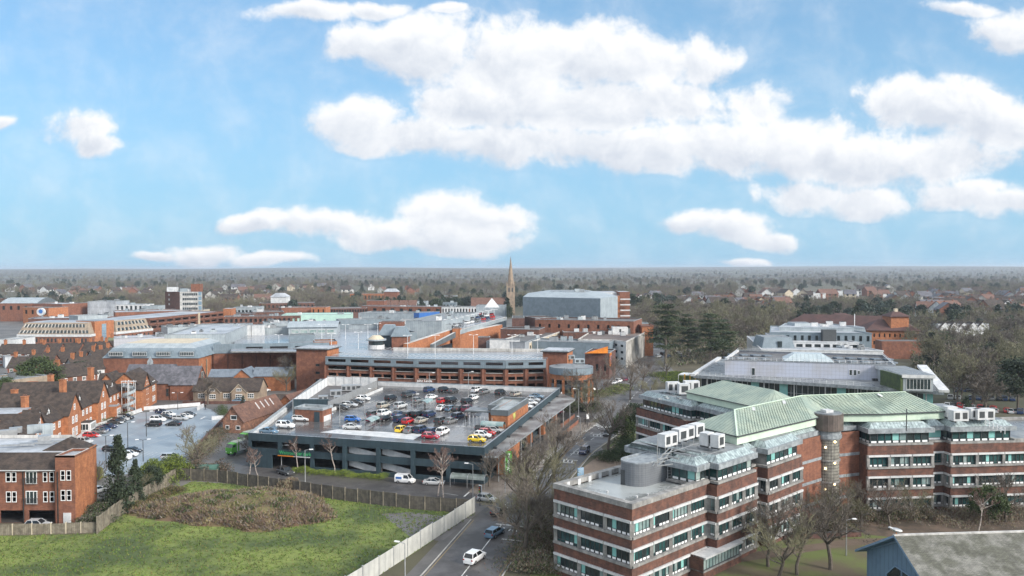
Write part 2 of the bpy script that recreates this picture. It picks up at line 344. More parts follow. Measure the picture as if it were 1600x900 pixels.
# ------------------------------------------------------------------ building helpers
def V2(p): return Vector((p[0], p[1]))
def facade(mb, a, b, z0, z1, m, ops=(), depth=0.25, mrev=None):
    """a wall from a to b (outside on the right hand) with real openings and reveals; ops = (u0,u1,z0,z1)"""
    a, b = V2(a), V2(b); L = (b-a).length; d = (b-a)/L; n = Vector((d.y, -d.x)); mrev = mrev or m
    P = lambda u, z, k=0.0: (a.x+d.x*u-n.x*k, a.y+d.y*u-n.y*k, z)
    if not ops: mb.face([P(0,z0),P(L,z0),P(L,z1),P(0,z1)], m); return
    zs = sorted(set([z0, z1]+[q for o in ops for q in (o[2], o[3])])); zs = [z for z in zs if z0 <= z <= z1]
    for za, zb in zip(zs[:-1], zs[1:]):
        if zb-za < 1e-4: continue
        row = sorted([(o[0], o[1]) for o in ops if o[2] <= za+1e-5 and o[3] >= zb-1e-5]); u = 0
        for (q0, q1) in row:
            if q0 > u+1e-4: mb.face([P(u,za),P(q0,za),P(q0,zb),P(u,zb)], m)
            u = q1
        if L > u+1e-4: mb.face([P(u,za),P(L,za),P(L,zb),P(u,zb)], m)
    for (u0,u1,v0,v1) in ops:
        mb.face([P(u0,v0),P(u0,v1),P(u0,v1,depth),P(u0,v0,depth)], mrev); mb.face([P(u1,v1),P(u1,v0),P(u1,v0,depth),P(u1,v1,depth)], mrev)
        mb.face([P(u0,v0,depth),P(u1,v0,depth),P(u1,v0),P(u0,v0)], mrev); mb.face([P(u0,v1),P(u1,v1),P(u1,v1,depth),P(u0,v1,depth)], mrev)
def wpt(a, b, u, z, k=0.0):
    a, b = V2(a), V2(b); d = (b-a).normalized(); n = Vector((d.y, -d.x)); return Vector((a.x+d.x*u+n.x*k, a.y+d.y*u+n.y*k, z))
def window(parent, a, b, u0, u1, z0, z1, nv=2, nh=1, k=0.03, fr=0.09, mf=None, mg=None, name='window', arch=False, build=True, mb=None):
    """framed window standing on (k>0) or set into (k<0) a wall: frame, glazing bars, glass"""
    mb = mb or MB(); mf = mf or whitef; mg = mg or glass; up = (0,0,1)
    W = lambda u, z, q=0: wpt(a, b, u, z, k+q)
    mb.face([W(u0,z0,-.02),W(u1,z0,-.02),W(u1,z1,-.02),W(u0,z1,-.02)], mg)
    e = fr/2
    mb.bar(W(u0+e,z0),W(u0+e,z1),fr,mf,0.07); mb.bar(W(u1-e,z0),W(u1-e,z1),fr,mf,0.07)
    mb.bar(W(u0,z0+e),W(u1,z0+e),0.09,mf,fr); mb.bar(W(u0,z1-e),W(u1,z1-e),0.09,mf,fr)
    for i in range(1, nv): u = u0+(u1-u0)*i/nv; mb.bar(W(u,z0),W(u,z1),fr*.7,mf,0.06)
    for i in range(1, nh): z = z0+(z1-z0)*i/nh; mb.bar(W(u0,z),W(u1,z),0.06,mf,fr*.7)
    if not build: return mb
    return mb.build(name, parent)
def rect(o, ex, L, W):
    """rectangle, counter-clockwise, starting at the front-left corner; ex = direction of the front edge"""
    o = V2(o); ex = V2(ex).normalized(); ey = Vector((-ex.y, ex.x)); return [o, o+ex*L, o+ex*L+ey*W, o+ey*W]
def gable(wm, rm, o, ex, L, W, z0, ze, zr, wall, roof, oh=0.35, ends=(1,1), walls=True, th=0.16, verge=None):
    """gabled volume: ridge runs along ex"""
    o = V2(o); ex = V2(ex).normalized(); ey = Vector((-ex.y, ex.x))
    P = lambda u, v, z: (o.x+ex.x*u+ey.x*v, o.y+ex.y*u+ey.y*v, z)
    if walls:
        wm.face([P(0,0,z0),P(L,0,z0),P(L,0,ze),P(0,0,ze)], wall); wm.face([P(L,W,z0),P(0,W,z0),P(0,W,ze),P(L,W,ze)], wall)
        wm.face([P(L,0,z0),P(L,W,z0),P(L,W,ze),P(L,W/2,zr),P(L,0,ze)], wall); wm.face([P(0,W,z0),P(0,0,z0),P(0,0,ze),P(0,W/2,zr),P(0,W,ze)], wall)
    sl = (zr-ze)/(W/2); q = oh*ends[0]; r = oh*ends[1]
    for s in (0, 1):
        v0, vz = ((-oh, ze-oh*sl) if s == 0 else (W+oh, ze-oh*sl))
        A, B, C, D = P(-q,v0,vz), P(L+r,v0,vz), P(L+r,W/2,zr), P(-q,W/2,zr)
        up = lambda p, d=th: (p[0], p[1], p[2]+d)
        if s: A, B, C, D = B, A, D, C
        rm.face([up(A),up(B),up(C),up(D)], roof); rm.face([D,C,B,A], verge or roof)
        rm.face([A,B,up(B),up(A)], verge or roof); rm.face([B,C,up(C),up(B)], verge or roof); rm.face([D,A,up(A),up(D)], verge or roof)
def hip(rm, poly, ze, zr, inset, roof, oh=0.35, th=0.14):
    """hipped roof over a rectangle poly (ccw); ridge runs along the longer pair of edges"""
    p = [V2(q) for q in poly]; e = (p[1]-p[0]).normalized(); f = (p[3]-p[0]).normalized()
    p = [p[0]-e*oh-f*oh, p[1]+e*oh-f*oh, p[2]+e*oh+f*oh, p[3]-e*oh+f*oh]
    r0 = (p[0]+p[3])/2+e*inset; r1 = (p[1]+p[2])/2-e*inset
    T = lambda q, z: (q.x, q.y, z)
    rm.face([T(p[0],ze+th),T(p[1],ze+th),T(r1,zr),T(r0,zr)], roof); rm.face([T(p[2],ze+th),T(p[3],ze+th),T(r0,zr),T(r1,zr)], roof)
    rm.face([T(p[1],ze+th),T(p[2],ze+th),T(r1,zr)], roof); rm.face([T(p[3],ze+th),T(p[0],ze+th),T(r0,zr)], roof)
    for i in range(4): a, b = p[i], p[(i+1)%4]; rm.face([T(a,ze),T(b,ze),T(b,ze+th),T(a,ze+th)], roof)
    rm.face([T(q,ze) for q in p[::-1]], roof)
def inset(poly, d):
    """offset a ccw polygon inwards by d"""
    n = len(poly); out = []
    for i in range(n):
        p0, p1, p2 = V2(poly[i-1]), V2(poly[i]), V2(poly[(i+1)%n])
        d1 = (p1-p0).normalized(); d2 = (p2-p1).normalized(); n1 = Vector((-d1.y, d1.x)); n2 = Vector((-d2.y, d2.x))
        k = (n1+n2); k = k/max(k.dot(n1), 0.25) if k.length > 1e-3 else n1
        out.append(p1+k*d)
    return out
def ring(mb, outer, inner, z0, z1, m, mtop=None):
    n = len(outer)
    for i in range(n):
        j = (i+1) % n; a, b, c, d = outer[i], outer[j], inner[j], inner[i]
        mb.face([(a[0],a[1],z0),(b[0],b[1],z0),(b[0],b[1],z1),(a[0],a[1],z1)], m)
        mb.face([(c[0],c[1],z0),(d[0],d[1],z0),(d[0],d[1],z1),(c[0],c[1],z1)], m)
        mb.face([(a[0],a[1],z1),(b[0],b[1],z1),(c[0],c[1],z1),(d[0],d[1],z1)], mtop or m)
        mb.face([(b[0],b[1],z0),(a[0],a[1],z0),(d[0],d[1],z0),(c[0],c[1],z0)], m)
def ccw(poly):
    s = sum(poly[i][0]*poly[(i+1)%len(poly)][1]-poly[(i+1)%len(poly)][0]*poly[i][1] for i in range(len(poly)))
    return list(poly) if s > 0 else list(poly)[::-1]
def cen(poly): return (sum(p[0] for p in poly)/len(poly), sum(p[1] for p in poly)/len(poly), 0)
def para(l, n, r): return ccw([V2(l), V2(n), V2(r), V2(l)+V2(r)-V2(n)])
def chimney(parent, x, y, z0, z1, w=0.9, d=0.7, rz=0, m=None, pots=2, name='chimney'):
    mb = MB(); m = m or brick_o; mb.box((x,y,z0),(w,d,z1-z0),m,rz); mb.box((x,y,z1),(w+.2,d+.2,.18),m,rz)
    o = mb.build(name, parent)
    pm = MB()
    for i in range(pots):
        t = (i-(pots-1)/2)*0.38; pm.tube((x+math.cos(rz)*t,y+math.sin(rz)*t,z1+.18),(x+math.cos(rz)*t,y+math.sin(rz)*t,z1+.6),.13,.11,tile_rd,6)
    if pots: pm.build('chimney_pots', o)
    return o
def rooftop_unit(parent, x, y, z, s=(2.4,1.4,1.5), rz=0, m=None, name='rooftop_unit'):
    mb = MB(); m = m or white; c, t = math.cos(rz), math.sin(rz)
    mb.box((x,y,z+.25),s,m,rz)
    for i in (-1,1): mb.box((x+c*i*s[0]*.35,y+t*i*s[0]*.35,z),(.15,s[1],.25),metal_d,rz)
    n = max(1, int(s[0]/1.2))
    for i in range(n):
        u = (i+.5)/n*s[0]-s[0]/2
        mb.box((x+c*u+t*(s[1]/2+.01),y+t*u-c*(s[1]/2+.01),z+.25+s[2]*.2),(s[0]/n*.6,.04,s[2]*.6),metal_d,rz)
    return mb.build(name, parent)
def sheet(name, pts, z, m, kind='structure'):
    mb = MB(); mb.face([(p[0],p[1],z) for p in ccw(pts)], m); o = mb.build(name); return setp(o, kind=kind)
def lettering(name, text, loc, size, m, rot, parent, ext=0.03, align='CENTER'):
    cu = bpy.data.curves.new(name, 'FONT'); cu.body = text; cu.size = size; cu.extrude = ext; cu.align_x = align; cu.resolution_u = 3; cu.offset = size*0.012
    o = bpy.data.objects.new(name, cu); COL.objects.link(o); cu.materials.append(m)
    bpy.context.view_layer.update(); me = bpy.data.meshes.new_from_object(o.evaluated_get(bpy.context.evaluated_depsgraph_get()))
    bpy.data.objects.remove(o); me.materials.clear(); me.materials.append(m); o = bpy.data.objects.new(name, me); COL.objects.link(o)
    o.parent = parent
    if parent is not None: o.matrix_parent_inverse = Matrix.Translation(-Vector(parent.location))
    o.location = loc; o.rotation_euler = rot
    return o
# ------------------------------------------------------------------ ground, roads
def px(*pts, z=0): return [G(a, b, z) for a, b in pts]
rng_ = np.random.default_rng(7)
def build_ground():
    mb = MB(); g = mat('winter ground', (0.095,0.083,0.055), (0.055,0.058,0.032), 0.012, 0.95, detail=10)
    mb.face([(-30000,-2000,-0.02),(30000,-2000,-0.02),(30000,40000,-0.02),(-30000,40000,-0.02)], g)
    struct('ground', mb)
    # far rolling country: low ridges that carry the horizon
    far = mat('far wooded country', (0.055,0.055,0.046), (0.12,0.125,0.075), 0.0026, 0.95, detail=9, contrast=(0.50,0.60))
    NX, NY = 90, 60; xs = np.linspace(-9000, 9000, NX); ys = 2300*np.power(14000/2300, np.linspace(0,1,NY))
    vs = []; rs = np.random.default_rng(3); ph = rs.uniform(0,6.28,12); fx = rs.uniform(0.0004,0.0022,12); fy = rs.uniform(0.0003,0.0012,12)
    for y in ys:
        for x in xs:
            n = sum(math.sin(x*fx[i]+y*fy[i]+ph[i])/(1+i*.3) for i in range(12))/3
            t = min(1, max(0, (y-2400)/7000)); t = t*t*(3-2*t)
            vs.append((x, y, -1.0+t*(50+16*n)))
    mb = MB(); mb.v = vs
    for j in range(NY-1):
        for i in range(NX-1): a = j*NX+i; mb.f.append((a,a+1,a+NX+1,a+NX)); mb.m.append(0)
    mb.mats = [far]; o = mb.build('hills', smooth=True); setp(o, kind='structure')
build_ground()
sheet('town_ground', [(-420,128),(-70,128),(-52,150),(20,170),(20,206),(62,300),(75,420),(70,640),(-640,640)], 0.0, mat('town paving', (0.15,0.142,0.135), (0.085,0.082,0.08), 0.06, 0.7, detail=8))
# roads
RL = [(-20,60),(-16.4,85),(-11.6,104.3),(-6.6,126),(-3.8,134.5),(3.5,156),(10.3,176.5),(22.5,206.5),(34,250),(47,292),(73,414),(90,520)]
RR = [(-9,60),(-5.6,85),(-1.5,102),(3.6,123),(5.6,131),(10.6,149),(17.2,171),(29,200),(42,248),(55,290),(81,412),(98,518)]
sheet('road', [Vector((*p,0)) for p in RL]+[Vector((*p,0)) for p in RR[::-1]], 0.008, asph)
sheet('service_road', px((385,700),(300,742),(330,752),(520,775),(760,797),(790,775),(757,738),(560,722),(400,716)), 0.004, asph)
sheet('side_road', [(-60,206),(20,206),(24,222),(20,228),(-60,226)], 0.004, asph)
sheet('surface_car_park', [(14,250),(28,240),(46,300),(40,330),(18,318)], 0.006, asph_g)
sheet('footpath', [(-2,137),(3,150),(10,172),(22.5,206.2),(14,206),(2,180),(-8,142)], 0.012, pave)
sheet('forecourt', px((960,694),(1000,700),(1010,745),(900,760),(905,735),(930,716)), 0.012, mat('brown block paving', (0.22,0.165,0.12), (0.17,0.125,0.095), 0.3, 0.8))
sheet('verge', [(-22,60),(-18.4,85),(-13.6,104.3),(-8.6,126),(-6.2,133),(-3.9,134.2),(-6.7,126),(-11.7,104.3),(-16.5,85),(-20.1,60)], 0.010, mat('tarmac path', (0.10,0.095,0.092), None, 0.4, 0.7))
def kerb(name, pts, wdt=0.16, h=0.12, m=None):
    mb = MB(); pts = [V2(p) for p in pts]
    for a, b in zip(pts[:-1], pts[1:]): mb.bar((a.x,a.y,h/2),(b.x,b.y,h/2),wdt,m or kerb_m,h)
    return struct(name, mb)
kerb('kerb', RL[:4]); kerb('kerb', RL[5:8]); kerb('kerb', RR[:8])
def line(name, pts, wd, m, z=0.014, dash=None):
    mb = MB(); pts = [V2(p) for p in pts]
    for a, b in zip(pts[:-1], pts[1:]):
        d = (b-a); L = d.length; d /= L; n = Vector((-d.y, d.x))*wd/2; t = 0
        while t < L:
            e = min(L, t+(dash[0] if dash else L)); p, q = a+d*t, a+d*e
            mb.face([(p.x-n.x,p.y-n.y,z),(q.x-n.x,q.y-n.y,z),(q.x+n.x,q.y+n.y,z),(p.x+n.x,p.y+n.y,z)][::-1], m); t = e+(dash[1] if dash else 0)
    return struct(name, mb)
mid = lambda t: [(a[0]*(1-t)+b[0]*t, a[1]*(1-t)+b[1]*t) for a, b in zip(RL, RR)]
line('road_marking', mid(.5)[5:10], 0.14, paint, dash=(3,3)); line('road_marking', mid(.5)[:4], 0.14, paint)
line('road_marking', mid(.56)[:3], 0.14, paint); line('road_marking', mid(.26)[4:8], 0.12, paint, dash=(2,4))
line('road_marking', mid(.04)[:4], 0.10, paint_y); line('road_marking', mid(.96)[:8], 0.10, paint_y); line('road_marking', mid(.05)[5:8], 0.1, paint)
def mark(t, s, L, W, rz=0):   # hatch box / stop line across the lane
    a = V2(mid(t)[s]); b = V2(mid(t)[s+1]); return a, (b-a).normalized()
for (x, y) in ((14.4,172),(11.7,164.5),(20.5,190)):
    d = Vector((.34,.94)); n = Vector((-.94,.34))*1.6; c = Vector((x,y))
    line('road_marking', [c-n-d*1.2, c+n-d*1.2], .25, paint); line('road_marking', [c-n+d*1.2, c+n+d*1.2], .25, paint)
    for k in (-1,0,1): line('road_marking', [c+n*(k*.55)-d*.8, c+n*(k*.55+.2)+d*.8], .22, paint)
for q in ((-1.6,117),(-2.6,124)):
    c = Vector(q); line('road_marking', [c, c+Vector((5.0,-1.6))], .3, paint)
c = Vector((-.6,120.6)); 
for k in range(4): line('road_marking', [c+Vector((k*.55,-.18*k)), c+Vector((k*.55+.3,.9-.18*k))], .16, paint)
line('road_marking', px((725,776),(733,769)), .3, paint); line('road_marking', px((690,770),(716,774)), .12, paint)
for t in range(6): line('road_marking', [G(962+t*9,702+t*1.2), G(967+t*9,702.6+t*1.2)], .7, paint, 0.016)
line('road_marking', px((932,664),(952,668)), 2.6, paint, dash=(.6,.6))
line('road_marking', px((900,612),(925,604)), .12, paint)
# meadow, mound, lawns
E0, E1 = G(742,803), G(592,899); de = (E1-E0).normalized()
fence_pts = px((-30,838),(150,834),(195,802),(300,752),(420,760),(520,776),(640,792),(742,803))
meadow = fence_pts+[E0+de*60, Vector((-90,40,0)), Vector((-100,90,0))]
sheet('meadow', meadow, 0.006, grass_m)
sheet('bare_soil', px((596,803),(640,800),(735,812),(690,846),(640,838)), 0.011, roof_d)
def build_mound():
    c = G(384,796); mb = MB(); NXX, NYY = 44, 26; r = np.random.default_rng(5); ph = r.uniform(0,6.28,(8,2)); fq = r.uniform(.3,1.6,(8,2))
    H = lambda x, y: max(0, 1-((x/15.8)**2+(y/9.6)**2)*(1+.22*math.sin(math.atan2(y,x)*3+1)+.14*math.sin(math.atan2(y,x)*7)))
    for j in range(NYY):
        for i in range(NXX):
            x = -19+38*i/(NXX-1); y = -11+22*j/(NYY-1); h = H(x, y)
            b = sum(math.sin(x*fq[k,0]+ph[k,0])*math.sin(y*fq[k,1]+ph[k,1]) for k in range(8))/8
            mb.v.append((c.x+x, c.y+y-.12*x, (max(.015, 2.3*h**.8+b*.5*min(1,h*2)) if h > 0 else -.05)))
    for j in range(NYY-1):
        for i in range(NXX-1): a = j*NXX+i; mb.f.append((a,a+1,a+NXX+1,a+NXX)); mb.m.append(0)
    mb.mats = [mound_m]; setp(mb.build('mound', smooth=True), kind='structure'); return c, H
MC, MH = build_mound()
def scatter(name, m_list, pts, size, label, seed=1, tall=1.0, kind='stuff', nb=3, cat=None, parent=None, lean=1.0):
    """many little leaf / blade triangles at pts = [(x,y,z)], one object"""
    r = np.random.default_rng(seed); n = len(pts); P = np.repeat(np.array(pts), nb, 0); k = len(P)
    P = P+np.c_[r.normal(0,size*.4,(k,2)), r.normal(0,size*.1,k)]
    a = r.uniform(0,6.283,k); d = np.c_[np.cos(a),np.sin(a),np.zeros(k)]*size*.22
    t = np.c_[r.normal(0,lean,(k,2))*size*.45, np.abs(r.normal(1,.25,k))*size*tall]
    V = np.empty((k,3,3)); V[:,0] = P-d; V[:,1] = P+d; V[:,2] = P+t
    me = bpy.data.meshes.new(name); me.from_pydata(V.reshape(-1,3).tolist(), [], np.arange(k*3).reshape(-1,3).tolist())
    for q in m_list: me.materials.append(q)
    me.polygons.foreach_set('material_index', (r.integers(0,len(m_list),k)).astype(np.int32))
    o = bpy.data.objects.new(name, me); COL.objects.link(o)
    if parent is not None: o.parent = parent; o.matrix_parent_inverse = Matrix.Translation(-Vector(parent.location))
    return setp(o, label, cat, kind=kind)
def inpoly(x, y, poly):
    c = False; n = len(poly)
    for i in range(n):
        x1, y1, x2, y2 = poly[i][0], poly[i][1], poly[i-1][0], poly[i-1][1]
        if (y1 > y) != (y2 > y) and x < (x2-x1)*(y-y1)/(y2-y1)+x1: c = not c
    return c
r = random.Random(4); pts = []
g_d = mat('dry grass blades', (0.17,0.155,0.05), None, 0.3, 0.95); g_g = mat('green grass blades', (0.13,0.20,0.035), (0.08,0.13,0.022), 0.3, 0.95); g_k = mat('dark grass blades', (0.06,0.085,0.024), None, 0.3, 0.95)
while len(pts) < 9000:
    x, y = r.uniform(-85,-5), r.uniform(98,150)
    if inpoly(x, y, meadow) and MH(x-MC.x, y-MC.y) <= 0: pts.append((x,y,0))
scatter('grass', [g_d,g_g,g_g,g_g,g_k], pts, 0.34, 'rough tufted meadow grass', 2, 0.6, cat='grass')
brm = mat('dead bramble stems', (0.19,0.125,0.09), (0.12,0.08,0.06), 0.3, 0.95); brk = mat('straw stems', (0.24,0.20,0.10), None, 0.3, 0.95)
def mound_pts(n, f):
    out = []
    while len(out) < n:
        x, y = r.uniform(-18.5,18.5), r.uniform(-10.5,10.5); h = MH(x,y)
        if h > 0.01 and r.random() < f(x, y, h): out.append((MC.x+x+r.uniform(-1,1)*.8, MC.y+y-.12*x, 2.3*h**.8*r.uniform(.9,1.02)))
    return out
clump = lambda x, y: .5+.5*math.sin(x*.9+1.3*math.sin(y*.7))*math.sin(y*1.1+x*.3)
scatter('bramble', [brm,brm,twig,brk], mound_pts(6000, lambda x,y,h: (1-h)*1.3*clump(x,y)), 0.5, 'tangled dead brambles round the foot of the mound', 3, 0.8, cat='bramble', lean=1.6)
scatter('dry_grass', [g_d,brk,g_g,g_g,g_k], mound_pts(6500, lambda x,y,h: h*1.2), 0.3, 'dry yellow grass on top of the mound', 6, 0.4, cat='grass', lean=1.6)
scatter('scrub', [leaf_m,g_k,twig], mound_pts(1500, lambda x,y,h: 1 if clump(x+4,y+2) > .82 else 0), 0.6, 'dark green scrub patches on the mound', 7, 0.7, cat='scrub')
sheet('lawn', [(-1.5,60),(4.0,123),(9,140),(15,158),(29,200),(34,210),(140,210),(160,60)], 0.004, lawn_m)
sheet('planting_bed', px((1330,815),(1345,792),(1480,790),(1600,780),(1700,830),(1500,850),(1350,835)), 0.010, soil_m)
sheet('footpath', px((1150,866),(1330,842),(1500,838),(1500,846),(1330,852),(1160,878)), 0.012, mat('worn earth path', (0.13,0.095,0.07), None, 0.4, 0.95))
# ------------------------------------------------------------------ brick office complex (right)
def office():
    T = thing('office_building', 'long stepped brick office block with green copper roofs and banded windows', 'office building', (45,130,0))
    e1 = Vector((.69,-.724)); e2 = Vector((.724,.69)); e3 = Vector((.447,-.894)); e3n = Vector((.894,.447)); rx = Vector((.995,.098)); ry = Vector((-.098,.995))
    B = Vector((14.28,94.5)); A = B-e1*12.8; C = B+e2*16.2; D = A+e2*16.2
    lv = [(9.8,3),(6.35,3),(2.9,2)]   # lintel heights
    wall, cop = MB(), MB(); wins = []
    def band_edge(a, b, bays, lint=(9.8,6.35,2.9), top=11.3, base=0.0, first_pier=True, coping=11.3, gl=None):
        """brick bands, concrete sills, white blind boxes, ribbon windows split into bays by piers"""
        L = (V2(b)-V2(a)).length; n = max(1, bays); zt = top
        for zl in lint:
            facade(wall, a, b, zl, zt, brick_b); zt = zl-2.25
            w = L/n
            for i in range(n):
                u0, u1 = i*w+.22, (i+1)*w-.22
                if u1-u0 < .5: continue
                m = MB(); W = lambda u, z, k: wpt(a, b, u, z, k)
                m.bar(W(u0-.15,zl-.16,.08), W(u1+.15,zl-.16,.08), .30, white, .30)
                g = gl or random.choice((glass_g,glass_g,glass_g,glass_l,glass))
                m.face([W(u0,zl-1.95,-.28),W(u1,zl-1.95,-.28),W(u1,zl-.3,-.28),W(u0,zl-.3,-.28)], g)
                k = max(2, int(round((u1-u0)/.75)))
                for j in range(k+1):
                    u = u0+(u1-u0)*j/k; m.bar(W(u,zl-1.95,-.24),W(u,zl-.3,-.24),.07,metal_d,.08)
                    if j < k and random.random() < .85:
                        v = u0+(u1-u0)*(j+.5)/k; m.bar(W(v-.26,zl-1.78,-.22),W(v+.26,zl-1.78,-.22),.04,whitef,.27)
                    if j < k and random.random() < .3:
                        uu = u0+(u1-u0)*j/k+.06; u2 = u0+(u1-u0)*(j+1)/k-.06; m.face([W(uu,zl-1.6,-.26),W(u2,zl-1.6,-.26),W(u2,zl-.3,-.26),W(uu,zl-.3,-.26)], random.choice((panel_g,glass_l,glass)))
                m.bar(W(u0,zl-1.62,-.23),W(u1,zl-1.62,-.23),.06,metal_d,.06)
                wins.append((L*(30 if zl > 5 else 20)/max(1,a[1]), m))
            for i in range(n+1):
                u = min(max(i*w,.15),L-.15); cop.bar(wpt(a,b,u,zl-2.25,-.12),wpt(a,b,u,zl,-.12),.4,conc,.45)
            cop.bar(wpt(a,b,0,zl-2.1,.02),wpt(a,b,L,zl-2.1,.02),.42,conc,.30)
        if zt > base: facade(wall, a, b, base, zt, brick_b)
    # front low block (three storeys under a wet flat roof)
    band_edge(A, B, 3, top=11.25, coping=0); band_edge(B, C, 4, top=11.25)
    back = MB()
    facade(wall, D, A, 0, 11.25, brick_b)
    fb = [A,B,C,D]; pr = MB(); ring(pr, inset(fb,-.12), inset(fb,.75), 11.25, 11.9, conc)
    for i in range(7):
        p = D+(A-D)*((i+.6)/7.5); q = p+e1*.0
        c = p+e1*.78; pr.box((c.x,c.y,11.1),(.06,.55,.75),white,math.atan2(e2.y,e2.x)+math.pi/2*1)
    pr.build('parapet', T)
    rf = MB(); rf.prism(inset(fb,.6), 10.7, 11.1, conc_w); rf.build('flat_roof', T)
    for k in range(6):
        q = A+e1*random.uniform(2,11)+e2*random.uniform(2,11); m = MB(); m.tube((q.x,q.y,11.1),(q.x,q.y,11.35),.12,.16,white,8); m.build('roof_vent', T)
    # stair drum on the low roof
    def drum(cx, cy, z0, z1, m, cap):
        mb = MB(); poly = []
        ang = math.atan2(e2.y,e2.x)
        for t in range(13): a_ = ang+math.pi/2+math.pi*t/12; poly.append((cx+2.1*math.cos(a_), cy+2.1*math.sin(a_)))
        ex = Vector((math.cos(ang),math.sin(ang))); poly += [(poly[-1][0]+ex.x*5.2, poly[-1][1]+ex.y*5.2), (poly[0][0]+ex.x*5.2, poly[0][1]+ex.y*5.2)]
        poly = ccw(poly); mb.prism(poly, z0, z1, m, cap); ring(mb, inset(poly,-.05), inset(poly,.2), z1, z1+.18, lead)
        mb.box((cx-1.9,cy-1.0,z0),(.12,.8,2.0),metal_d,ang+.35); mb.build('stair_drum', T)
    dc = A+e2*10.3+e1*5.6; drum(dc.x, dc.y, 11.1, 14.1, mat('grey weave cladding', (0.155,0.165,0.18), (0.13,0.14,0.155), .5, .6, pattern='grid', psize=.3, pdark=.75), lead)
    # main wing
    S = [C-e2*2.6, C+e2*0, C+e1*1.5, C+e1*1.5+e2*10.4, C+e1*.1+e2*10.4, C+e1*.1+e2*13, C+e1*1.7+e2*13, C+e1*1.7+e2*23.5, C+e1*.2+e2*23.5]
    tw = Vector((50.9,128.3))                      # stair tower
    S.append(Vector((49.6,127.0)))
    band_edge(S[1], S[2], 1); band_edge(S[2], S[3], 3); band_edge(S[3], S[4], 1, lint=(9.8,6.35)); band_edge(S[4], S[5], 1); band_edge(S[5], S[6], 1); band_edge(S[6], S[7], 3); facade(wall,S[7],S[8],0,11.3,brick_b)
    facade(wall, S[8], S[9], 0, 13.3, brick_r)
    # right wing
    W0 = Vector((57.3,127.8)); Q = [Vector((52.6,128.6)), Vector((57.0,130.2)), W0, W0+rx*11.3, W0+rx*11.3+ry*1.6, W0+rx*14.2+ry*1.6, W0+rx*14.2-ry*.1, W0+rx*42-ry*.1]
    facade(wall, Q[0], Q[1], 0, 13.3, brick_r); facade(wall, Q[1], Q[2], 0, 11.3, brick_b)
    for z in (9.6,6.15,2.7):
        cop.bar((Q[0].x,Q[0].y-.05,z),(Q[1].x,Q[1].y-.05,z),.12,lead,.45); cop.bar((S[8].x,S[8].y,z),(S[9].x,S[9].y,z),.12,lead,.45)
    band_edge(Q[2],Q[3],3); band_edge(Q[3],Q[4],1); band_edge(Q[4],Q[5],1); band_edge(Q[5],Q[6],1); band_edge(Q[6],Q[7],6)
    facade(wall, Q[7], Q[7]+ry*18, 0, 11.3, brick_b)
    # north wing seen on the left
    N0 = Vector((25.6,163.7)); NE = N0+e3*16.6
    band_edge(N0, NE, 4); band_edge(N0+e3n*14, N0, 3) ; band_edge(NE, NE+e3n*3, 1)
    facade(wall, NE+e3n*3, Vector((42,138)), 0, 11.3, brick_b)
    # back walls so the block is closed
    for a, b in ((Q[7]+ry*18, W0+ry*20+rx*4), (W0+ry*20+rx*4, Vector((52,160))), (Vector((52,160)), N0+e3n*16), (Vector((42,138)), D)):
        facade(wall, a, b, 0, 11.3, brick_b)
    wall.build('wall', T)
    # concrete ledges on top of the brick and the set-back top floor
    def top_floor(poly, name_mul=1, ledge=True, wedges=None, zt=13.3, seed=0, zc=14.9):
        """poly ccw: glass band, gutter shelf, sloped skirt, roof"""
        p = ccw(poly); g = inset(p, .45); n = len(p)
        if ledge: ring(cop, inset(p,-.1), inset(p,1.2), 11.3, 11.62, conc)
        for i in range(n):
            a, b = g[i], g[(i+1)%n]; L = (b-a).length
            if wedges is not None and i not in wedges: m2.face([(a.x,a.y,11.3),(b.x,b.y,11.3),(b.x,b.y,zt),(a.x,a.y,zt)], conc); continue
            m = MB(); W = lambda u, z, k: wpt(a, b, u, z, k)
            m.face([W(0,11.62,0),W(L,11.62,0),W(L,zt,0),W(0,zt,0)], glass_g)
            k = max(1, int(L/1.15))
            for j in range(k+1):
                u = L*j/k; m.bar(W(u,11.6,.04),W(u,zt,.04),.10,metal_d,.10)
                if j < k: m.bar(W(u+.18,11.82,.04),W(u+L/k-.18,11.82,.04),.04,whitef,.30)
                if j < k and random.random() < .4: m.face([W(u+.05,12.05,.015),W(u+L/k-.05,12.05,.015),W(u+L/k-.05,zt,.015),W(u+.05,zt,.015)], random.choice((panel_g,glass_l,glass)))
            wins.append((999, m))
        o, q, s = inset(p,-.25), inset(p,.1), inset(p,1.0)
        ring(m2, o, inset(p,.8), zt, zt+.75, lead)
        for i in range(n):
            j = (i+1)%n
            m2.face([(q[i].x,q[i].y,zt+.752),(q[j].x,q[j].y,zt+.752),(s[j].x,s[j].y,zc),(s[i].x,s[i].y,zc)], lead_g)
        m3.face([(v.x,v.y,zc) for v in s], grey_r)
    m2, m3 = MB(), MB()
    bk = lambda p, d: p-e1*d
    top_floor([C-e2*2.6, C+e2*.6, bk(C+e2*.6,13.4), bk(C+e2*.0,13.4), bk(C,4.6), bk(C-e2*2.6,4.6)], wedges=(0,3,2,4,5))
    top_floor([C+e2*.6+e1*1.3, C+e1*1.3+e2*10.2, C+e2*10.2-e1*14, C+e2*.6-e1*14], wedges=(0,1,3))
    top_floor([C+e2*10.2-e1*.3, C+e2*13.2-e1*.3, C+e2*13.2-e1*14, C+e2*10.2-e1*14], wedges=(0,))
    top_floor([C+e2*13.2+e1*1.5, C+e2*23.2+e1*1.5, C+e2*23.2-e1*14, C+e2*13.2-e1*14], wedges=(0,))
    t0 = C+e2*23.2
    top_floor([t0-e1*.2, Vector((52.0,129.6)), Vector((56.6,131)), Vector((56.6,150)), Vector((43,147)), t0-e1*14], wedges=(), zt=13.3)
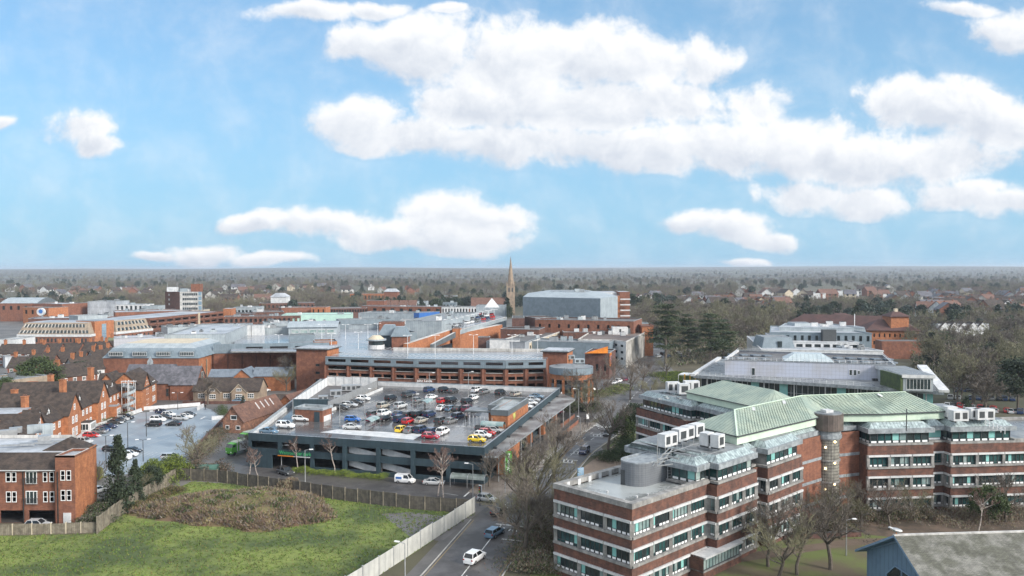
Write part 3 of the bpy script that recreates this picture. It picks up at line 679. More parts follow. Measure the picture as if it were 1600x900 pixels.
    top_floor([W0+rx*.2, W0+rx*11.1, W0+rx*11.1+ry*20, W0+rx*.2+ry*20], wedges=(0,3))
    top_floor([W0+rx*11.1+ry*1.5, W0+rx*14.3+ry*1.5, W0+rx*14.3+ry*20, W0+rx*11.1+ry*20], wedges=(0,))
    top_floor([W0+rx*14.3, W0+rx*25.3, W0+rx*25.3+ry*18, W0+rx*14.3+ry*18], wedges=(0,1,3))
    top_floor([N0+e3*.6+e3n*.6, NE+e3n*.6, NE+e3n*14, N0+e3*.6+e3n*14], wedges=(0,3,1))
    top_floor([NE+e3n*2, NE+e3n*2+e3*10, NE+e3n*16+e3*10, NE+e3n*14], wedges=(0,))
    m2.build('gutter_and_skirt', T); m3.build('roof_deck', T)
    # low roof of the right end
    pr = MB(); q = [W0+rx*25.3-ry*.1, Q[7], Q[7]+ry*18, W0+rx*25.3+ry*18]; ring(pr, q, inset(q,.5), 11.3, 11.9, conc); pr.face([(v.x,v.y,11.35) for v in inset(q,.4)], grey_r); pr.build('parapet', T)
    cop.build('concrete_banding', T)
    wins.sort(key=lambda t: -t[0])
    for i, (s_, m) in enumerate(wins[:99]): m.build('window', T)
    if len(wins) > 99:
        r_ = MB()
        for s_, m in wins[99:]:
            off = len(r_.v); r_.v += m.v
            for f, mi in zip(m.f, m.m): r_.f.append(tuple(x+off for x in f)); r_.m.append(r_.mi(m.mats[mi]))
        setp(r_.build('window', T), kind='stuff')
    # copper roofs on pale panel walls
    def copper_roof(poly, ridge, zb=14.9, ze=16.2, zr=18.6, oh=.35, name='copper_roof'):
        p = ccw(poly); wl = MB(); wl.prism(p, zb-.05, ze, copper_p, top=False); wl.build('penthouse_wall', T)
        return p
    c0 = Vector((32,112.9)); c1 = Vector((47.6,126.0)); c2 = Vector((60.5,129.9)); c3 = Vector((72.4,132.4)); b3 = Vector((70.6,142.2)); b1 = Vector((45,138.5)); b0 = Vector((27.5,121.1))
    cm = Vector((51.8,129.9))
    copper_roof([c0,c1,cm,c2,c3,b3,b1,b0], None)
    rm = MB(); T3 = lambda v, z: (v.x, v.y, z)
    K = [c0,c1,cm,c2,c3,b3,b1,b0]; KO = inset(ccw(K),-.35); KO = KO if (KO[0]-c0).length < 2 else KO
    K = ccw(K); KO = inset(K,-.35); ze = 16.2
    ix = {k: KO[K.index(v)] for k, v in (('c0',c0),('c1',c1),('cm',cm),('c2',c2),('c3',c3),('b3',b3),('b1',b1),('b0',b0))}
    r0 = Vector((33.6,119.9)); r1 = Vector((48.6,133.2)); r2 = Vector((67.9,137.0))
    zr = 18.6
    F_ = lambda *a: rm.face([T3(*t) for t in a], copper)
    E = ix
    F_((E['c0'],ze),(E['c1'],ze),(r1,zr),(r0,zr)); F_((E['c1'],ze),(E['cm'],ze),(r1,zr)); F_((E['cm'],ze),(E['c2'],ze),(r2,zr),(r1,zr)); F_((E['c2'],ze),(E['c3'],ze),(r2,zr))
    F_((E['c3'],ze),(E['b3'],ze),(r2,zr)); F_((E['b3'],ze),(E['b1'],ze),(r1,zr),(r2,zr)); F_((E['b1'],ze),(E['b0'],ze),(r0,zr),(r1,zr)); F_((E['b0'],ze),(E['c0'],ze),(r0,zr))
    names = ['c0','c1','cm','c2','c3','b3','b1','b0']
    for i in range(8):
        a, b = E[names[i]], E[names[(i+1)%8]]; rm.bar((a.x,a.y,ze-.09),(b.x,b.y,ze-.09),.16,metal_d,.16)
    for a, b in ((r0,r1),(r1,r2),(E['c0'],r0)): 
        za = ze if a is E['c0'] else zr
        rm.bar((a.x,a.y,za+.05),(b.x,b.y,zr+.05),.22,copper_p,.10)
    rm.build('copper_roof', T)
    # raised seams as slim ribs on the two long slopes
    sm = MB()
    def ribs(a, b, ra, rb, n):
        for i in range(1, n):
            t = i/n; p = a.lerp(b, t); q = ra.lerp(rb, t); sm.bar((p.x,p.y,ze+.03),(q.x,q.y,zr+.03),.07,copper,.09)
    ribs(E['c0'],E['c1'],r0,r1,30); ribs(E['cm'],E['c2'],r1,r1.lerp(r2,.5),12); ribs(E['c2'],E['c3'],r1.lerp(r2,.5),r2,16)
    sm.build('roof_seams', T)
    # second copper roof with the rounded end
    a0 = Vector((33.7,153.4)); a1 = Vector((41.4,137.6)); u = (a1-a0).normalized(); v = Vector((-u.y,u.x)); wd = 10.5
    poly = [a0, a1]; cc = a1+v*wd/2
    for t in range(1, 8): an = -math.pi/2+math.pi*t/8; poly.append(cc+u*math.cos(an)*wd/2+v*math.sin(an)*wd/2)
    poly += [a1+v*wd, a0+v*wd]
    if (u.x*v.y-u.y*v.x) < 0: pass
    wl = MB(); wl.prism(poly, 14.85, ze, copper_p, top=False); wl.build('penthouse_wall', T)
    rm = MB(); q0 = a0+v*wd/2+u*4.2; q1 = cc
    PO = inset(poly,-.3); n = len(PO)
    for i in range(n):
        a, b = PO[i], PO[(i+1)%n]
        if i == 0: rm.face([T3(a,ze),T3(b,ze),T3(q1,zr),T3(q0,zr)], copper)
        elif i == n-2: rm.face([T3(a,ze),T3(b,ze),T3(q0,zr),T3(q1,zr)], copper)
        elif i == n-1: rm.face([T3(a,ze),T3(b,ze),T3(q0,zr)], copper)
        else: rm.face([T3(a,ze),T3(b,ze),T3(q1,zr)], copper)
        rm.bar((a.x,a.y,ze-.08),(b.x,b.y,ze-.08),.14,metal_d,.14)
    rm.build('copper_roof', T)
    # round stair tower of glass blocks with lamps
    cyl = lambda mb, z0, z1, r_, m, n=20, cap=True: mb.tube((tw.x,tw.y,z0),(tw.x,tw.y,z1),r_,r_,m,n,cap)
    tm = MB(); cyl(tm,0,2.0,2.0,brick_r); cyl(tm,2.0,2.4,2.15,conc)
    gb = mat('glass blocks', (0.30,0.285,0.25), (0.20,0.19,0.17), 1.2, 0.15, pattern='grid', psize=0.5, pdark=0.35)
    for z in (2.4,5.85,9.3):
        cyl(tm,z,z+3.2,1.95,gb,20,False); cyl(tm,z+3.2,z+3.45,2.1,conc)
    cyl(tm,12.75,13.3,2.3,lead); cyl(tm,13.3,14.0,2.15,lead)
    cyl(tm,14.0,16.6,2.5,mat('brown ribbed cladding', (0.13,0.10,0.085), (0.085,0.068,0.06), .8, .6, pattern='seam', psize=.35, pdark=.6)); cyl(tm,16.6,16.75,2.3,grey_r)
    to = tm.build('stair_tower', T)
    lm = MB(); lm.box((tw.x,tw.y,16.75),(1.4,1.4,.4),white,.3); lm.build('rooflight', to)
    for z in (4.6,8.0,11.4):
        for dx, dz in ((-.9,0),(.55,.9)):
            l = MB(); y_ = tw.y-math.sqrt(1.95**2-dx*dx)-.08; l.tube((tw.x+dx,y_,z+dz-.0),(tw.x+dx,y_-.1,z+dz),.17,.12,lamp_on,8); l.build('stair_lamp', to)
    # rooftop plant
    rz = math.atan2(e2.y,e2.x)
    for (x_, y_, w_, d_) in ((1043,702,3.0,1.3),(1062,694,2.2,1.3),(1074,690,1.8,1.3),(1088,686,2.2,1.4),(1104,701,1.6,1.3),(1121,704,1.6,1.3)):
        p = G(x_, y_, 15.0); rooftop_unit(T, p.x, p.y, 15.3, (w_,d_,1.75), rz)
    gr = MB()
    for t in range(5):
        p = G(1035+t*18, 712-t*4.5, 15.05); gr.bar((p.x,p.y,15.1),(p.x+2.6*e1.x,p.y+2.6*e1.y,15.1),.15,metal_g,.25)
    for z in (15.3,15.9):
        a, b = G(1030,712,z), G(1092,692,z); gr.bar(a,b,.07,metal_g)
        a, b = G(1098,712,z), G(1135,702,z); gr.bar(a,b,.07,metal_g)
    for t in range(8):
        a = G(1030,712,14.95).lerp(G(1092,692,14.95), t/7); gr.bar(a,a+Vector((0,0,.95)),.06,metal_g)
    gr.build('service_gantry', T)
    am = MB(); p = G(1027,728,14.95)
    am.bar(p,p+Vector((0,0,3.2)),.08,metal_g)
    for q, r_ in (((-.6,0,0),(1.6,.4,2.2)),((.2,.3,0),(2.1,.8,2.0)),((-.4,-.2,.5),(1.0,-.1,.6)),((.1,0,.9),(1.3,.2,1.0)),((.6,0,1.5),(1.6,.5,1.5)),((0,0,0),(2.0,.2,.2))): am.bar(p+Vector(q),p+Vector(r_),.12,metal_g)
    am.build('cleaning_cradle', T)
    ld = MB()
    for k in (0,.5):
        a = G(1043,752,11.2)+Vector((k,k*.3,0)); ld.bar(a,a+Vector((0,0,3.9)),.06,metal_g)
    for t in range(10): a = G(1043,752,11.2)+Vector((0,0,.3+t*.38)); ld.bar(a,a+Vector((.5,.15,0)),.05,metal_g)
    ld.build('ladder', T)
    for (x_,y_,w_,d_) in ((1484,657,1.8,1.4),(1497,663,2.6,1.5),(1520,660,1.8,1.6),(1536,661,3.0,1.5)):
        p = G(x_, y_-4, 15.0); rooftop_unit(T, p.x, p.y, 15.0, (w_,d_,1.7), .1)
    gr = MB(); a, b = G(1540,655,15.9), G(1570,668,15.9)
    for z in (0,.5): gr.bar(a-Vector((0,0,z)), b-Vector((0,0,z)), .07, metal_w)
    for t in range(6): q = a.lerp(b,t/5); gr.bar(q,q-Vector((0,0,1)),.07,metal_w)
    gr.build('roof_railing', T)
    for (x_,y_,w_,d_) in ((1051,604,2.5,1.5),(1068,607,2.2,1.5),(1080,602,3,1.6)):
        p = G(x_, y_+10, 15.0); rooftop_unit(T, p.x, p.y, 15.0, (w_,d_,2.0), .1)
    for k in range(8):
        p = G(random.uniform(1025,1065), random.uniform(612,624), 15.0); m = MB(); m.box((p.x,p.y,14.9),(.7,.7,.25),lead_g if k%2 else lead,.5); m.build('roof_vent', T)
    # ventilator stubs on the copper
    for (x_,y_) in ((1150,652),(1305,630),(1427,622),(1145,607)):
        pass
    for a, b, t in ((c0,c1,.25),(c0,c1,.7),(c2,c3,.4)):
        e = a.lerp(b,t); r_ = r0.lerp(r1,t) if a is c0 else r1.lerp(r2,.7); q = e.lerp(r_,.78); z = ze+(zr-ze)*.78
        m = MB(); m.bar((q.x,q.y,z+.1),(q.x+.7*(r_-e).x/5,q.y+.7*(r_-e).y/5,z+.45),.5,white,.12); m.build('roof_hatch', T)
    mast = G(1416,673,15); mm = MB(); mm.bar(mast, mast+Vector((0,0,3.4)), .12, metal_d); mm.bar(mast+Vector((-.5,0,.6)), mast+Vector((.5,0,.6)),.1,metal_d); mm.build('roof_mast', T)
    # paved podium walls and ground floor wall in front of the wing
    p0 = C+e1*1.6+e2*1.0
    sw = MB()
    a = B+e2*12.0+e1*2.2; b = a+e2*9.2
    facade(sw, a, b, 0, 0.9, brick_b); facade(sw, B+e2*12.0, a, 0, 2.9, brick_b)
    sw.prism(ccw([a, b, b-e1*2.2, a-e1*2.2]), .9, 1.1, conc)
    window(T, a+(-e1*.2), b+(-e1*.2), .2, 9.0, 1.1, 2.6, 12, 1, .0, .09, metal_d, glass_l)
    sw.prism(ccw([a+e1*.3, b+e1*.3, b-e1*1.6, a-e1*1.6]), 2.7, 2.95, white)
    sw.build('ground_floor_bay', T)
    # white roof screens beside the wing's front
    return T
OFFICE = office()
# ------------------------------------------------------------------ supermarket with rooftop parking
def G2(x, y, z): return V2(G(x, y, z))
def supermarket():
    T = thing('supermarket_building', 'dark blue-grey supermarket with wet rooftop car park, brick lift tower and canopy', 'supermarket', (-20,150,0))
    zp, zd = 6.9, 5.7
    FL = G2(388,676,zp); FR = G2(757,699,zp); BR = G2(866,613,zp); BL = G2(497,600,zp)
    f = (FR-FL).normalized(); g = (BR-FR).normalized()
    BR = BR+(BR-FR).normalized()*8.7; BL = Vector((-58,240))
    poly = [FL,FR,BR,BL]
    LF = (FR-FL).length
    # front: columns, two decks of openings
    wm = MB(); ops = []
    nb = 7; bw = LF/nb
    for i in range(nb):
        a, b = i*bw+.45, (i+1)*bw-.45
        if i == 0: a = .6
        if i == 1: ops.append((a-3.6,b-.6,0.0,2.9)); 
        elif i > 1: ops.append((a,b,.9,2.6))
        ops.append((a,b,3.95,5.35)) if i != 0 else ops.append((a,b,3.95,5.35))
    ops = [o for o in ops if not (o[2] == 0.0)]+[(bw*.75,bw*1.95,0.0,2.75)]
    facade(wm, FL, FR, 0, zp, navy_c, ops, .35)
    facade(wm, FR, BR, 0, zp, navy_c, [(u,u+3.6,.8,3.2) for u in np.arange(1.5,(BR-FR).length-5,5.2)], .3, None)
    facade(wm, BR, BL, 0, zp, navy_c); facade(wm, BL, FL, 0, zp, navy_c)
    inn = inset(poly,.35)
    for i in range(4):
        a, b = inn[i], inn[(i+1)%4]; wm.face([(b.x,b.y,zd),(a.x,a.y,zd),(a.x,a.y,zp),(b.x,b.y,zp)], para_in)
        c, d = poly[i], poly[(i+1)%4]; wm.face([(c.x,c.y,zp),(d.x,d.y,zp),(b.x,b.y,zp),(a.x,a.y,zp)], lead)
    wm.build('wall', T)
    dm = MB(); dm.prism(inn, zd-.35, zd, deck_m); dm.build('parking_deck', T)
    # middle floor, interior ramps, back wall of the ground floor
    im = MB(); i2 = inset(poly,.4); im.prism(i2, 3.0, 3.3, conc); 
    for (u0,u1,za,zb) in ((3.05,4.0,5.3,4.1),(4.05,5.0,5.35,3.9),(3.05,4.0,2.7,1.2),(4.05,5.0,2.6,1.3)):
        a = FL+f*bw*u0+g*1.2; b = FL+f*bw*u1+g*1.2
        im.face([(a.x,a.y,za-1.3),(b.x,b.y,zb-1.3),(b.x,b.y,zb),(a.x,a.y,za)], white)
    im.build('interior_ramp', T)
    for k in range(3, 7): wl = MB(); c = FL+f*bw*k; wl.box((c.x-g.x*.12,c.y-g.y*.12,0),(.7,.3,5.6),navy_c,math.atan2(f.y,f.x)); wl.build('column', T)
    # pale wet strips, bay lines on the deck
    def dk(x, y): return G2(x, y, zd)
    pm = MB(); lay = [0]
    def patch(pts, m): lay[0] += 1; pm.face([(p.x,p.y,zd+.006+.003*lay[0]) for p in ccw([dk(*q) for q in pts])], m)
    patch(((672,689),(700,652),(722,638),(770,640),(757,660),(744,692)), mat('pale wet ramp strip', (0.21,0.21,0.215), (0.15,0.15,0.155), .2, .3, rough2=.12))
    patch(((500,675.5),(526.7,671),(662,678),(646,687)), white)
    pm.build('deck_strip', T)
    lm = MB()
    def ln(a, b, w=.1): a, b = dk(*a), dk(*b); lm.bar((a.x,a.y,zd+.03),(b.x,b.y,zd+.03),w,paint,.01)
    for t in range(9): ln((505+t*5,668-t*4.4),(532+t*5.5,671-t*4.4),.09)
    for (x0,y0,x1,y1,n) in ((575,630,660,633,12),(565,642,650,645,9),(560,656,668,660,12),(690,630,760,632,7),(690,645,752,647,6)):
        for k in range(n):
            t = k/n; a = dk(x0+(x1-x0)*t, y0+(y1-y0)*t); b = a+g*4.5; lm.bar((a.x,a.y,zd+.03),(b.x,b.y,zd+.03),.09,paint,.01)
    for k in range(4): ln((712+k*9,666-k*0),(718+k*9,666.3),.5)
    lm.build('bay_marking', T)
    # white upstand along the back and the left edge
    um = MB(); a, b = BL+f*9+g*-1, BR-g*1; um.bar((a.x,a.y,zd+.5),(b.x,b.y,zd+.5),.3,white,1.0)
    a, b = dk(517,643), dk(598,609); um.bar((a.x,a.y,zd+.35),(b.x,b.y,zd+.35),.25,white,.7)
    a, b = FL+g*.5+f*.5, dk(447,642); um.bar((a.x,a.y,zd+.4),(b.x,b.y,zd+.4),.5,white,.8); um.build('upstand', T)
    # raised plant enclosure behind louvre fence (back left)
    em = MB(); p0, p1, p2, p3 = dk(458,643), dk(513,643), dk(590,607), dk(512,605)
    sc_ = ccw([p0,p1,p2,p3])
    em.prism(sc_, zd, zd+.5, conc, roof_d); em.build('plant_deck', T)
    lv = MB()
    def screen(a, b, h, m, n):
        lv.bar((a.x,a.y,zd+.5+h/2),(b.x,b.y,zd+.5+h/2),.06,m,h)
        for k in range(n+1): p = a.lerp(b,k/n); lv.box((p.x,p.y,zd),(.16,.16,h+.7),metal_g)
    screen(p3,p2,2.6,white,6); screen(p0,p3,2.4,metal_w,9); screen(p1,p2,1.9,metal_g,9); lv.build('plant_screen', T)
    a, b = p0, p1; q = MB(); q.prism(ccw([a,b,b+g*.3,a+g*.3]), 2, zd+3.0, navy_c, lead); q.build('plant_wall', T)
    for (x,y,s) in ((525,622,(3,2,1.4)),(545,614,(4,2,1.5)),(505,630,(2.4,2,1.2)),(528,630,(2,1.6,1.1)),(560,612,(1.8,1.6,1.2)),(490,634,(2,1.4,1.1))): p = dk(x,y); rooftop_unit(T,p.x,p.y,zd+.5,s,.2,metal_g)
    # small brick stair house (left)
    tm = MB(); a = dk(461,657); s = rect(a,f,7.0,4.2); tm.prism(s, zd, zd+2.6, brick_r, conc_w); ring(tm, inset(s,-.15), inset(s,.25), zd+2.6, zd+3.1, para_in)
    st = tm.build('stair_house', T)
    d = MB(); p = s[1]; d.box((p.x-f.x*1.4-g.x*.06,p.y-f.y*1.4-g.y*.06,zd),(1.3,.12,2.2),navy_c,math.atan2(f.y,f.x)); d.box((p.x+f.x*.08+g.x*2.1,p.y+f.y*.08+g.y*2.1,zd),(.12,3.2,1.2),white,math.atan2(f.y,f.x)); d.build('door', st)
    # brick lift tower facing the street
    fr_ = G2(797,640,zd+4.4)
    t0 = G2(793.5,641,9.8); rr = rect(t0-f*3.7, f, 3.7, 17.0)
    tm = MB(); tm.prism(rr, 3.5, 9.3, brick_o, conc_w); r2 = rect(rr[0]-f*2.2+g*5.5, f, 2.25, 11.4); tm.prism(r2, zd, 9.3, brick_o, conc_w)
    for i in range(4):
        a, b = inset(rr,-.12)[i], inset(rr,-.12)[(i+1)%4]; c, e = inset(rr,.3)[i], inset(rr,.3)[(i+1)%4]
    LP = [rr[0], rr[1], rr[2], r2[3], r2[0], r2[0]+f*2.2]; ring(tm, inset(LP,-.12), inset(LP,.3), 8.6, 9.8, anth, lead)
    tw_ = tm.build('lift_tower', T)
    s2 = rect(rr[0]-f*0+g*4.5-f*7.5, f, 7.5, 4.5); cm_ = MB(); cm_.prism(s2, zd+2.5, zd+2.8, anth, grey_r)
    for k in range(3): p = s2[0].lerp(s2[3],k/2); cm_.box((p.x,p.y,zd),(.15,.15,2.5),metal_d)
    cm_.build('entrance_canopy', T)
    ws = MB()
    for k in range(7): p = rr[0]+f*.4-f*k*.95-g*(.9-k*.35); q_ = p+f*.0+g*.0; ws.bar((p.x,p.y,zd+.2),(p.x,p.y,zd+2.4),.32,white,.08)
    ws.build('white_screen', T)
    ts = MB(); p = rr[0]+f*1.0-g*2.6
    for dz, r_ in ((0,0),): 
        for k in range(9):
            a0 = math.pi*k/9; a1 = math.pi*(k+1)/9; y0, z0_, y1, z1_ = -1.1*math.cos(a0), 1.3+.8*math.sin(a0), -1.1*math.cos(a1), 1.3+.8*math.sin(a1)
            Q = lambda u, v, z: (p.x+f.x*u+g.x*v, p.y+f.y*u+g.y*v, zd+z)
            ts.face([Q(-2.4,y0,z0_),Q(2.6,y0,z0_),Q(2.6,y1,z1_),Q(-2.4,y1,z1_)], glass_l)
        for u in (-2.4,-.8,.9,2.6):
            for v in (-1.1,1.1): ts.bar(Q(u,v,0),Q(u,v,1.35),.08,metal_g)
    ts.build('trolley_tunnel', T)
    # canopy along the street side
    zc = 5.3; w0 = (BR-FR).length
    CT = [G2(757,712,zc)+f*.0, G2(777,713,zc), G2(900,623,zc), G2(868,618,zc)]
    CT[0] = FR+f*.05-g*.2; CT[3] = BR+f*.05+g*.5
    cm2 = MB(); cm2.prism(ccw(CT), zc-.3, zc, lead, mat('wet brown canopy roof', (0.11,0.085,0.075), (0.26,0.25,0.24), .22, .3, rough2=.5)); 
    co = cm2.build('canopy', T)
    for k in range(7):
        p = FR.lerp(BR, (k+.6)/7.2)+f*.3; m = MB(); m.box((p.x,p.y,zc),(.5,.7,.35),metal_d,math.atan2(g.y,g.x)); m.build('floodlight', T)
    for k in range(9):
        p = CT[1].lerp(CT[2], (k+.3)/9)-f*.5; m = MB(); m.tube((p.x,p.y,0),(p.x,p.y,zc-.3),.12,.12,metal_g,8); m.build('canopy_post', T)
    # brick shop front below the canopy
    ln_ = (BR-FR).length
    for (t, L_) in ((.09,5.5),(.24,2.2),(.42,1.2),(.60,2.0),(.80,1.4)):
        bm = MB(); a = FR+g*ln_*t+f*.5; bm.prism(rect(a, f, 1.2 if L_<3 else 2.6, L_), 0, zc-.3, brick_o); bm.build('brick_pier', T)
    # signs
    rzf = math.atan2(f.y,f.x); rzg = math.atan2(g.y,g.x)
    mg = mat('green lettering', (0.07,0.42,0.16), None, 1, .5); my = mat('lime lettering', (0.66,0.76,0.22), None, 1, .5)
    p = FL+f*(bw*1.0)-g*.08; lettering('lettering', 'Waitrose car park', (p.x,p.y,3.05), .95, mg, (math.pi/2,0,rzf), T, .03, 'LEFT')
    gm = MB(); a = FL+f*(bw*.95)-g*.05; b = FL+f*(bw*1.95)-g*.05; gm.bar((a.x,a.y,3.35),(b.x,b.y,3.35),.05,mat('dark green fascia', (0.02,0.07,0.06), None, 1, .5),.95)
    m_ = a.lerp(b,.5); a2 = a.lerp(b,-.18) ; gm.bar((a.x,a.y,2.72),(m_.x,m_.y,2.72),.3,org_p,.14); gm.bar((m_.x,m_.y,2.72),(b.x,b.y,2.72),.3,white,.14); gm.build('entrance_fascia', T)
    p = rr[1]+f*.06+g*4.0; lettering('lettering', 'Waitrose', (p.x+f.x*.08,p.y+f.y*.08,6.95), 2.1, my, (math.pi/2,0,rzg), T, .06, 'LEFT')
    p = rr[1]+f*.05+g*4.0
    dm_ = MB(); 
    for k in range(5): q = wpt(rr[1],rr[2],4.2+k*2.0,6.9,.03); dm_.bar(q,q+Vector((0,0,1.25)),.12,metal_d,.03)
    dm_.build('letter_backing', T)
    return T, poly, zd, zp, f, g, bw, FL, FR, BR, BL
SM, SMP, ZD, ZP, SF, SG, SBW, sFL, sFR, sBR, sBL = supermarket()
# ------------------------------------------------------------------ long multi-storey car park behind it
def carpark():
    T = thing('multi_storey_car_park', 'long red brick multi-storey car park with grey metal top band between two brick towers', 'car park', (-25,215,0))
    Z = 14.0; kz = .893; T.scale = (1,1,kz)
    pts = [G2(x,y,Z*kz) for x,y in ((509,557),(580,559),(650,561),(720,562),(790,563),(853,562))]
    back = [p+Vector((3,27)) for p in pts]
    wm = MB(); wt = MB(); pil = MB()
    for si in range(5):
        a, b = pts[si], pts[si+1]; L = (b-a).length
        nb = 2 if si < 4 else 2; bw = L/nb; ops = []; opt = []
        for i in range(nb):
            u0, u1 = i*bw+.8, (i+1)*bw-.8
            opt.append((u0,u1,12.25,13.25))
            ops.append((u0,u1,9.5,10.75)); um = (u0+u1)/2
            for z in (7.35,5.0,2.4): ops.append((u0,um-.25,z-.1,z+1.05)); ops.append((um+.25,u1,z-.1,z+1.05))
        facade(wm, a, b, 0, 11.2, brick_r, ops, .4)
        n = wpt(a,b,0,0,.25)
        facade(wt, V2(wpt(a,b,0,0,.25)), V2(wpt(a,b,L,0,.25)), 11.2, Z, grey_m, opt, .4)
        A0, B0 = wpt(a,b,0,11.2,.25), wpt(a,b,L,11.2,.25); wt.bar(A0,B0,.3,metal_d,.25)
        A0, B0 = wpt(a,b,0,Z,.1), wpt(a,b,L,Z,.1); wt.bar(A0,B0,.5,lead,.15)
        for i in range(nb): pil.bar(wpt(a,b,i*bw,0,.2),wpt(a,b,i*bw,10.9,.2),.7,brick_r,.5)
        for i in range(nb):
            for z in (9.6,7.2): pil.bar(wpt(a,b,i*bw+.8,z,.1),wpt(a,b,(i+1)*bw-.8,z,.1),.3,conc_l,.12)
    for a, b in ((pts[-1],back[-1]),(back[-1],back[0]),(back[0],pts[0])): facade(wm, a, b, 0, 13.5, brick_r)
    wm.build('wall', T); wt.build('metal_band', T); pil.build('pilaster', T)
    for z in (13.6, 11.2, 9.0, 6.6):
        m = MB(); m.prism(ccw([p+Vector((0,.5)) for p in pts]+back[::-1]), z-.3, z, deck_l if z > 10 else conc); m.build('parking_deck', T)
    # open upper deck with canopy lines
    dm = MB()
    for si in range(5):
        for k in range(8):
            a = pts[si].lerp(pts[si+1], k/8)+Vector((.3,8)); b = a+Vector((2.6,7)); dm.bar((a.x,a.y,13.63),(b.x,b.y,13.63),.3,paint,.01)
    dm.build('bay_marking', T)
    um = MB(); a, b = back[1]-Vector((0,1)), back[-1]-Vector((0,1)); um.bar((a.x,a.y,14.1),(b.x,b.y,14.1),.4,conc_l,1.2); um.build('upstand', T)
    # towers
    def tower(xa, xb, ytop, z, rx_, nm, w=None, right=None):
        a, b = G2(xa,ytop,z*kz), G2(xb,ytop+1,z*kz); L = (b-a).length; d = (b-a).normalized(); q = rect(a,d,L,9)
        m = MB(); ops = [(L*.62,L*.62+1.5,zz,zz+.95) for zz in (9.4,6.6,3.8)]
        facade(m, q[0], q[1], 0, z-.2, brick_r, ops, .3); facade(m, q[1], q[2], 0, z-.2, brick_o, [(3,3.5,zz,zz+1.4) for zz in (9,6,3)], .2); facade(m, q[2], q[3], 0, z-.2, brick_r); facade(m, q[3], q[0], 0, z-.2, brick_r)  # right face in orange brick: sunlight put into its colour
        m.prism(inset(q,-.7), z-.35, z-.05, metal_d, roof_w); m.prism(inset(q,-.2), z-.05, z+.25, lead, roof_w)
        m.face([(p.x,p.y,.5) for p in inset(q,.5)], dark_in)
        o = m.build('tower', T)
        for (u0,u1,z0,z1) in ops: window(o, q[0], q[1], u0, u1, z0, z1, 1, 1, -.22, .08, metal_d, glass)
        return q
    tower(463,511,544,15.9,0,'l'); tower(848,886,548,15.9,0,'r')
    # round drum on the right end
    c = G2(897,577,12.6*kz)+Vector((-.3,7.5)); R_ = 6.2; dm = MB(); n = 28
    for i in range(n):
        a0, a1 = 2*math.pi*i/n, 2*math.pi*(i+1)/n
        p, q = c+Vector((math.cos(a0),math.sin(a0)))*R_, c+Vector((math.cos(a1),math.sin(a1)))*R_; wq = (q-p).length
        facade(dm, p, q, 8.8, 10.4, brick_o); facade(dm, p, q, 0, 8.8, anth, [(.05,wq-.05,z,z+1.25) for z in (7.4,4.6,1.8)], .5, dark_in)
        P, Q = c+Vector((math.cos(a0),math.sin(a0)))*(R_+.3), c+Vector((math.cos(a1),math.sin(a1)))*(R_+.3)
        facade(dm, P, Q, 10.4, 12.6, grey_m)
        if i%2 == 1: dm.bar((p.x,p.y,0),(p.x,p.y,8.8),.75,brick_o,.75)
    dm.prism([c+Vector((math.cos(2*math.pi*i/n),math.sin(2*math.pi*i/n)))*(R_+.3) for i in range(n)], 12.5, 12.6, grey_r, bottom=False)
    for z in (4.0,1.4,6.6): dm.prism([c+Vector((math.cos(2*math.pi*i/n),math.sin(2*math.pi*i/n)))*(R_-.6) for i in range(n)], z-.5, z, lead)
    dm.build('round_tower', T)
    for (x,y) in ((905,568),(890,562)): p = G(x,y,12.6*kz); rooftop_unit(T,p.x,p.y,12.6,(3,2,1.4),.1,grey_l)
    # lettering
    a, b = pts[2], pts[3]; p = wpt(a,b,.4,5.2,.6); mw = mat('white lettering', (0.9,0.9,0.9), None, 1, .4)
    ang = math.atan2((b-a).y,(b-a).x)
    lettering('lettering', 'John Lewis', (p.x,p.y,6.3), 1.1, mw, (math.pi/2,0,ang), T, .05, 'LEFT')
    p = G(866,617,5.2*kz); lettering('lettering', 'new', (p.x-1.6,p.y-1.5,5.2), 2.2, mw, (math.pi/2,0,.15), T, .05, 'LEFT')
    return T
CP = carpark()
def lamp_post(x, y, h=6, z0=0, rz=0, two=False, m=None, label='grey street lamp', group=None, name='street_lamp'):
    T = thing(name, label, 'street lamp', (x,y,z0), group); m = m or metal_g
    mb = MB(); mb.tube((x,y,z0),(x,y,z0+h),.10,.06,m,6); mb.build('post', T)
    am = MB(); hd = MB(); c, s = math.cos(rz), math.sin(rz)
    for k in ((1,-1) if two else (1,)):
        am.bar((x,y,z0+h),(x+c*.9*k,y+s*.9*k,z0+h+.15),.07,m); hd.box((x+c*1.15*k,y+s*1.15*k,z0+h+.08),(.7,.28,.13),whitef,rz)
    am.build('arm', T); hd.build('lamp_head', T); return T
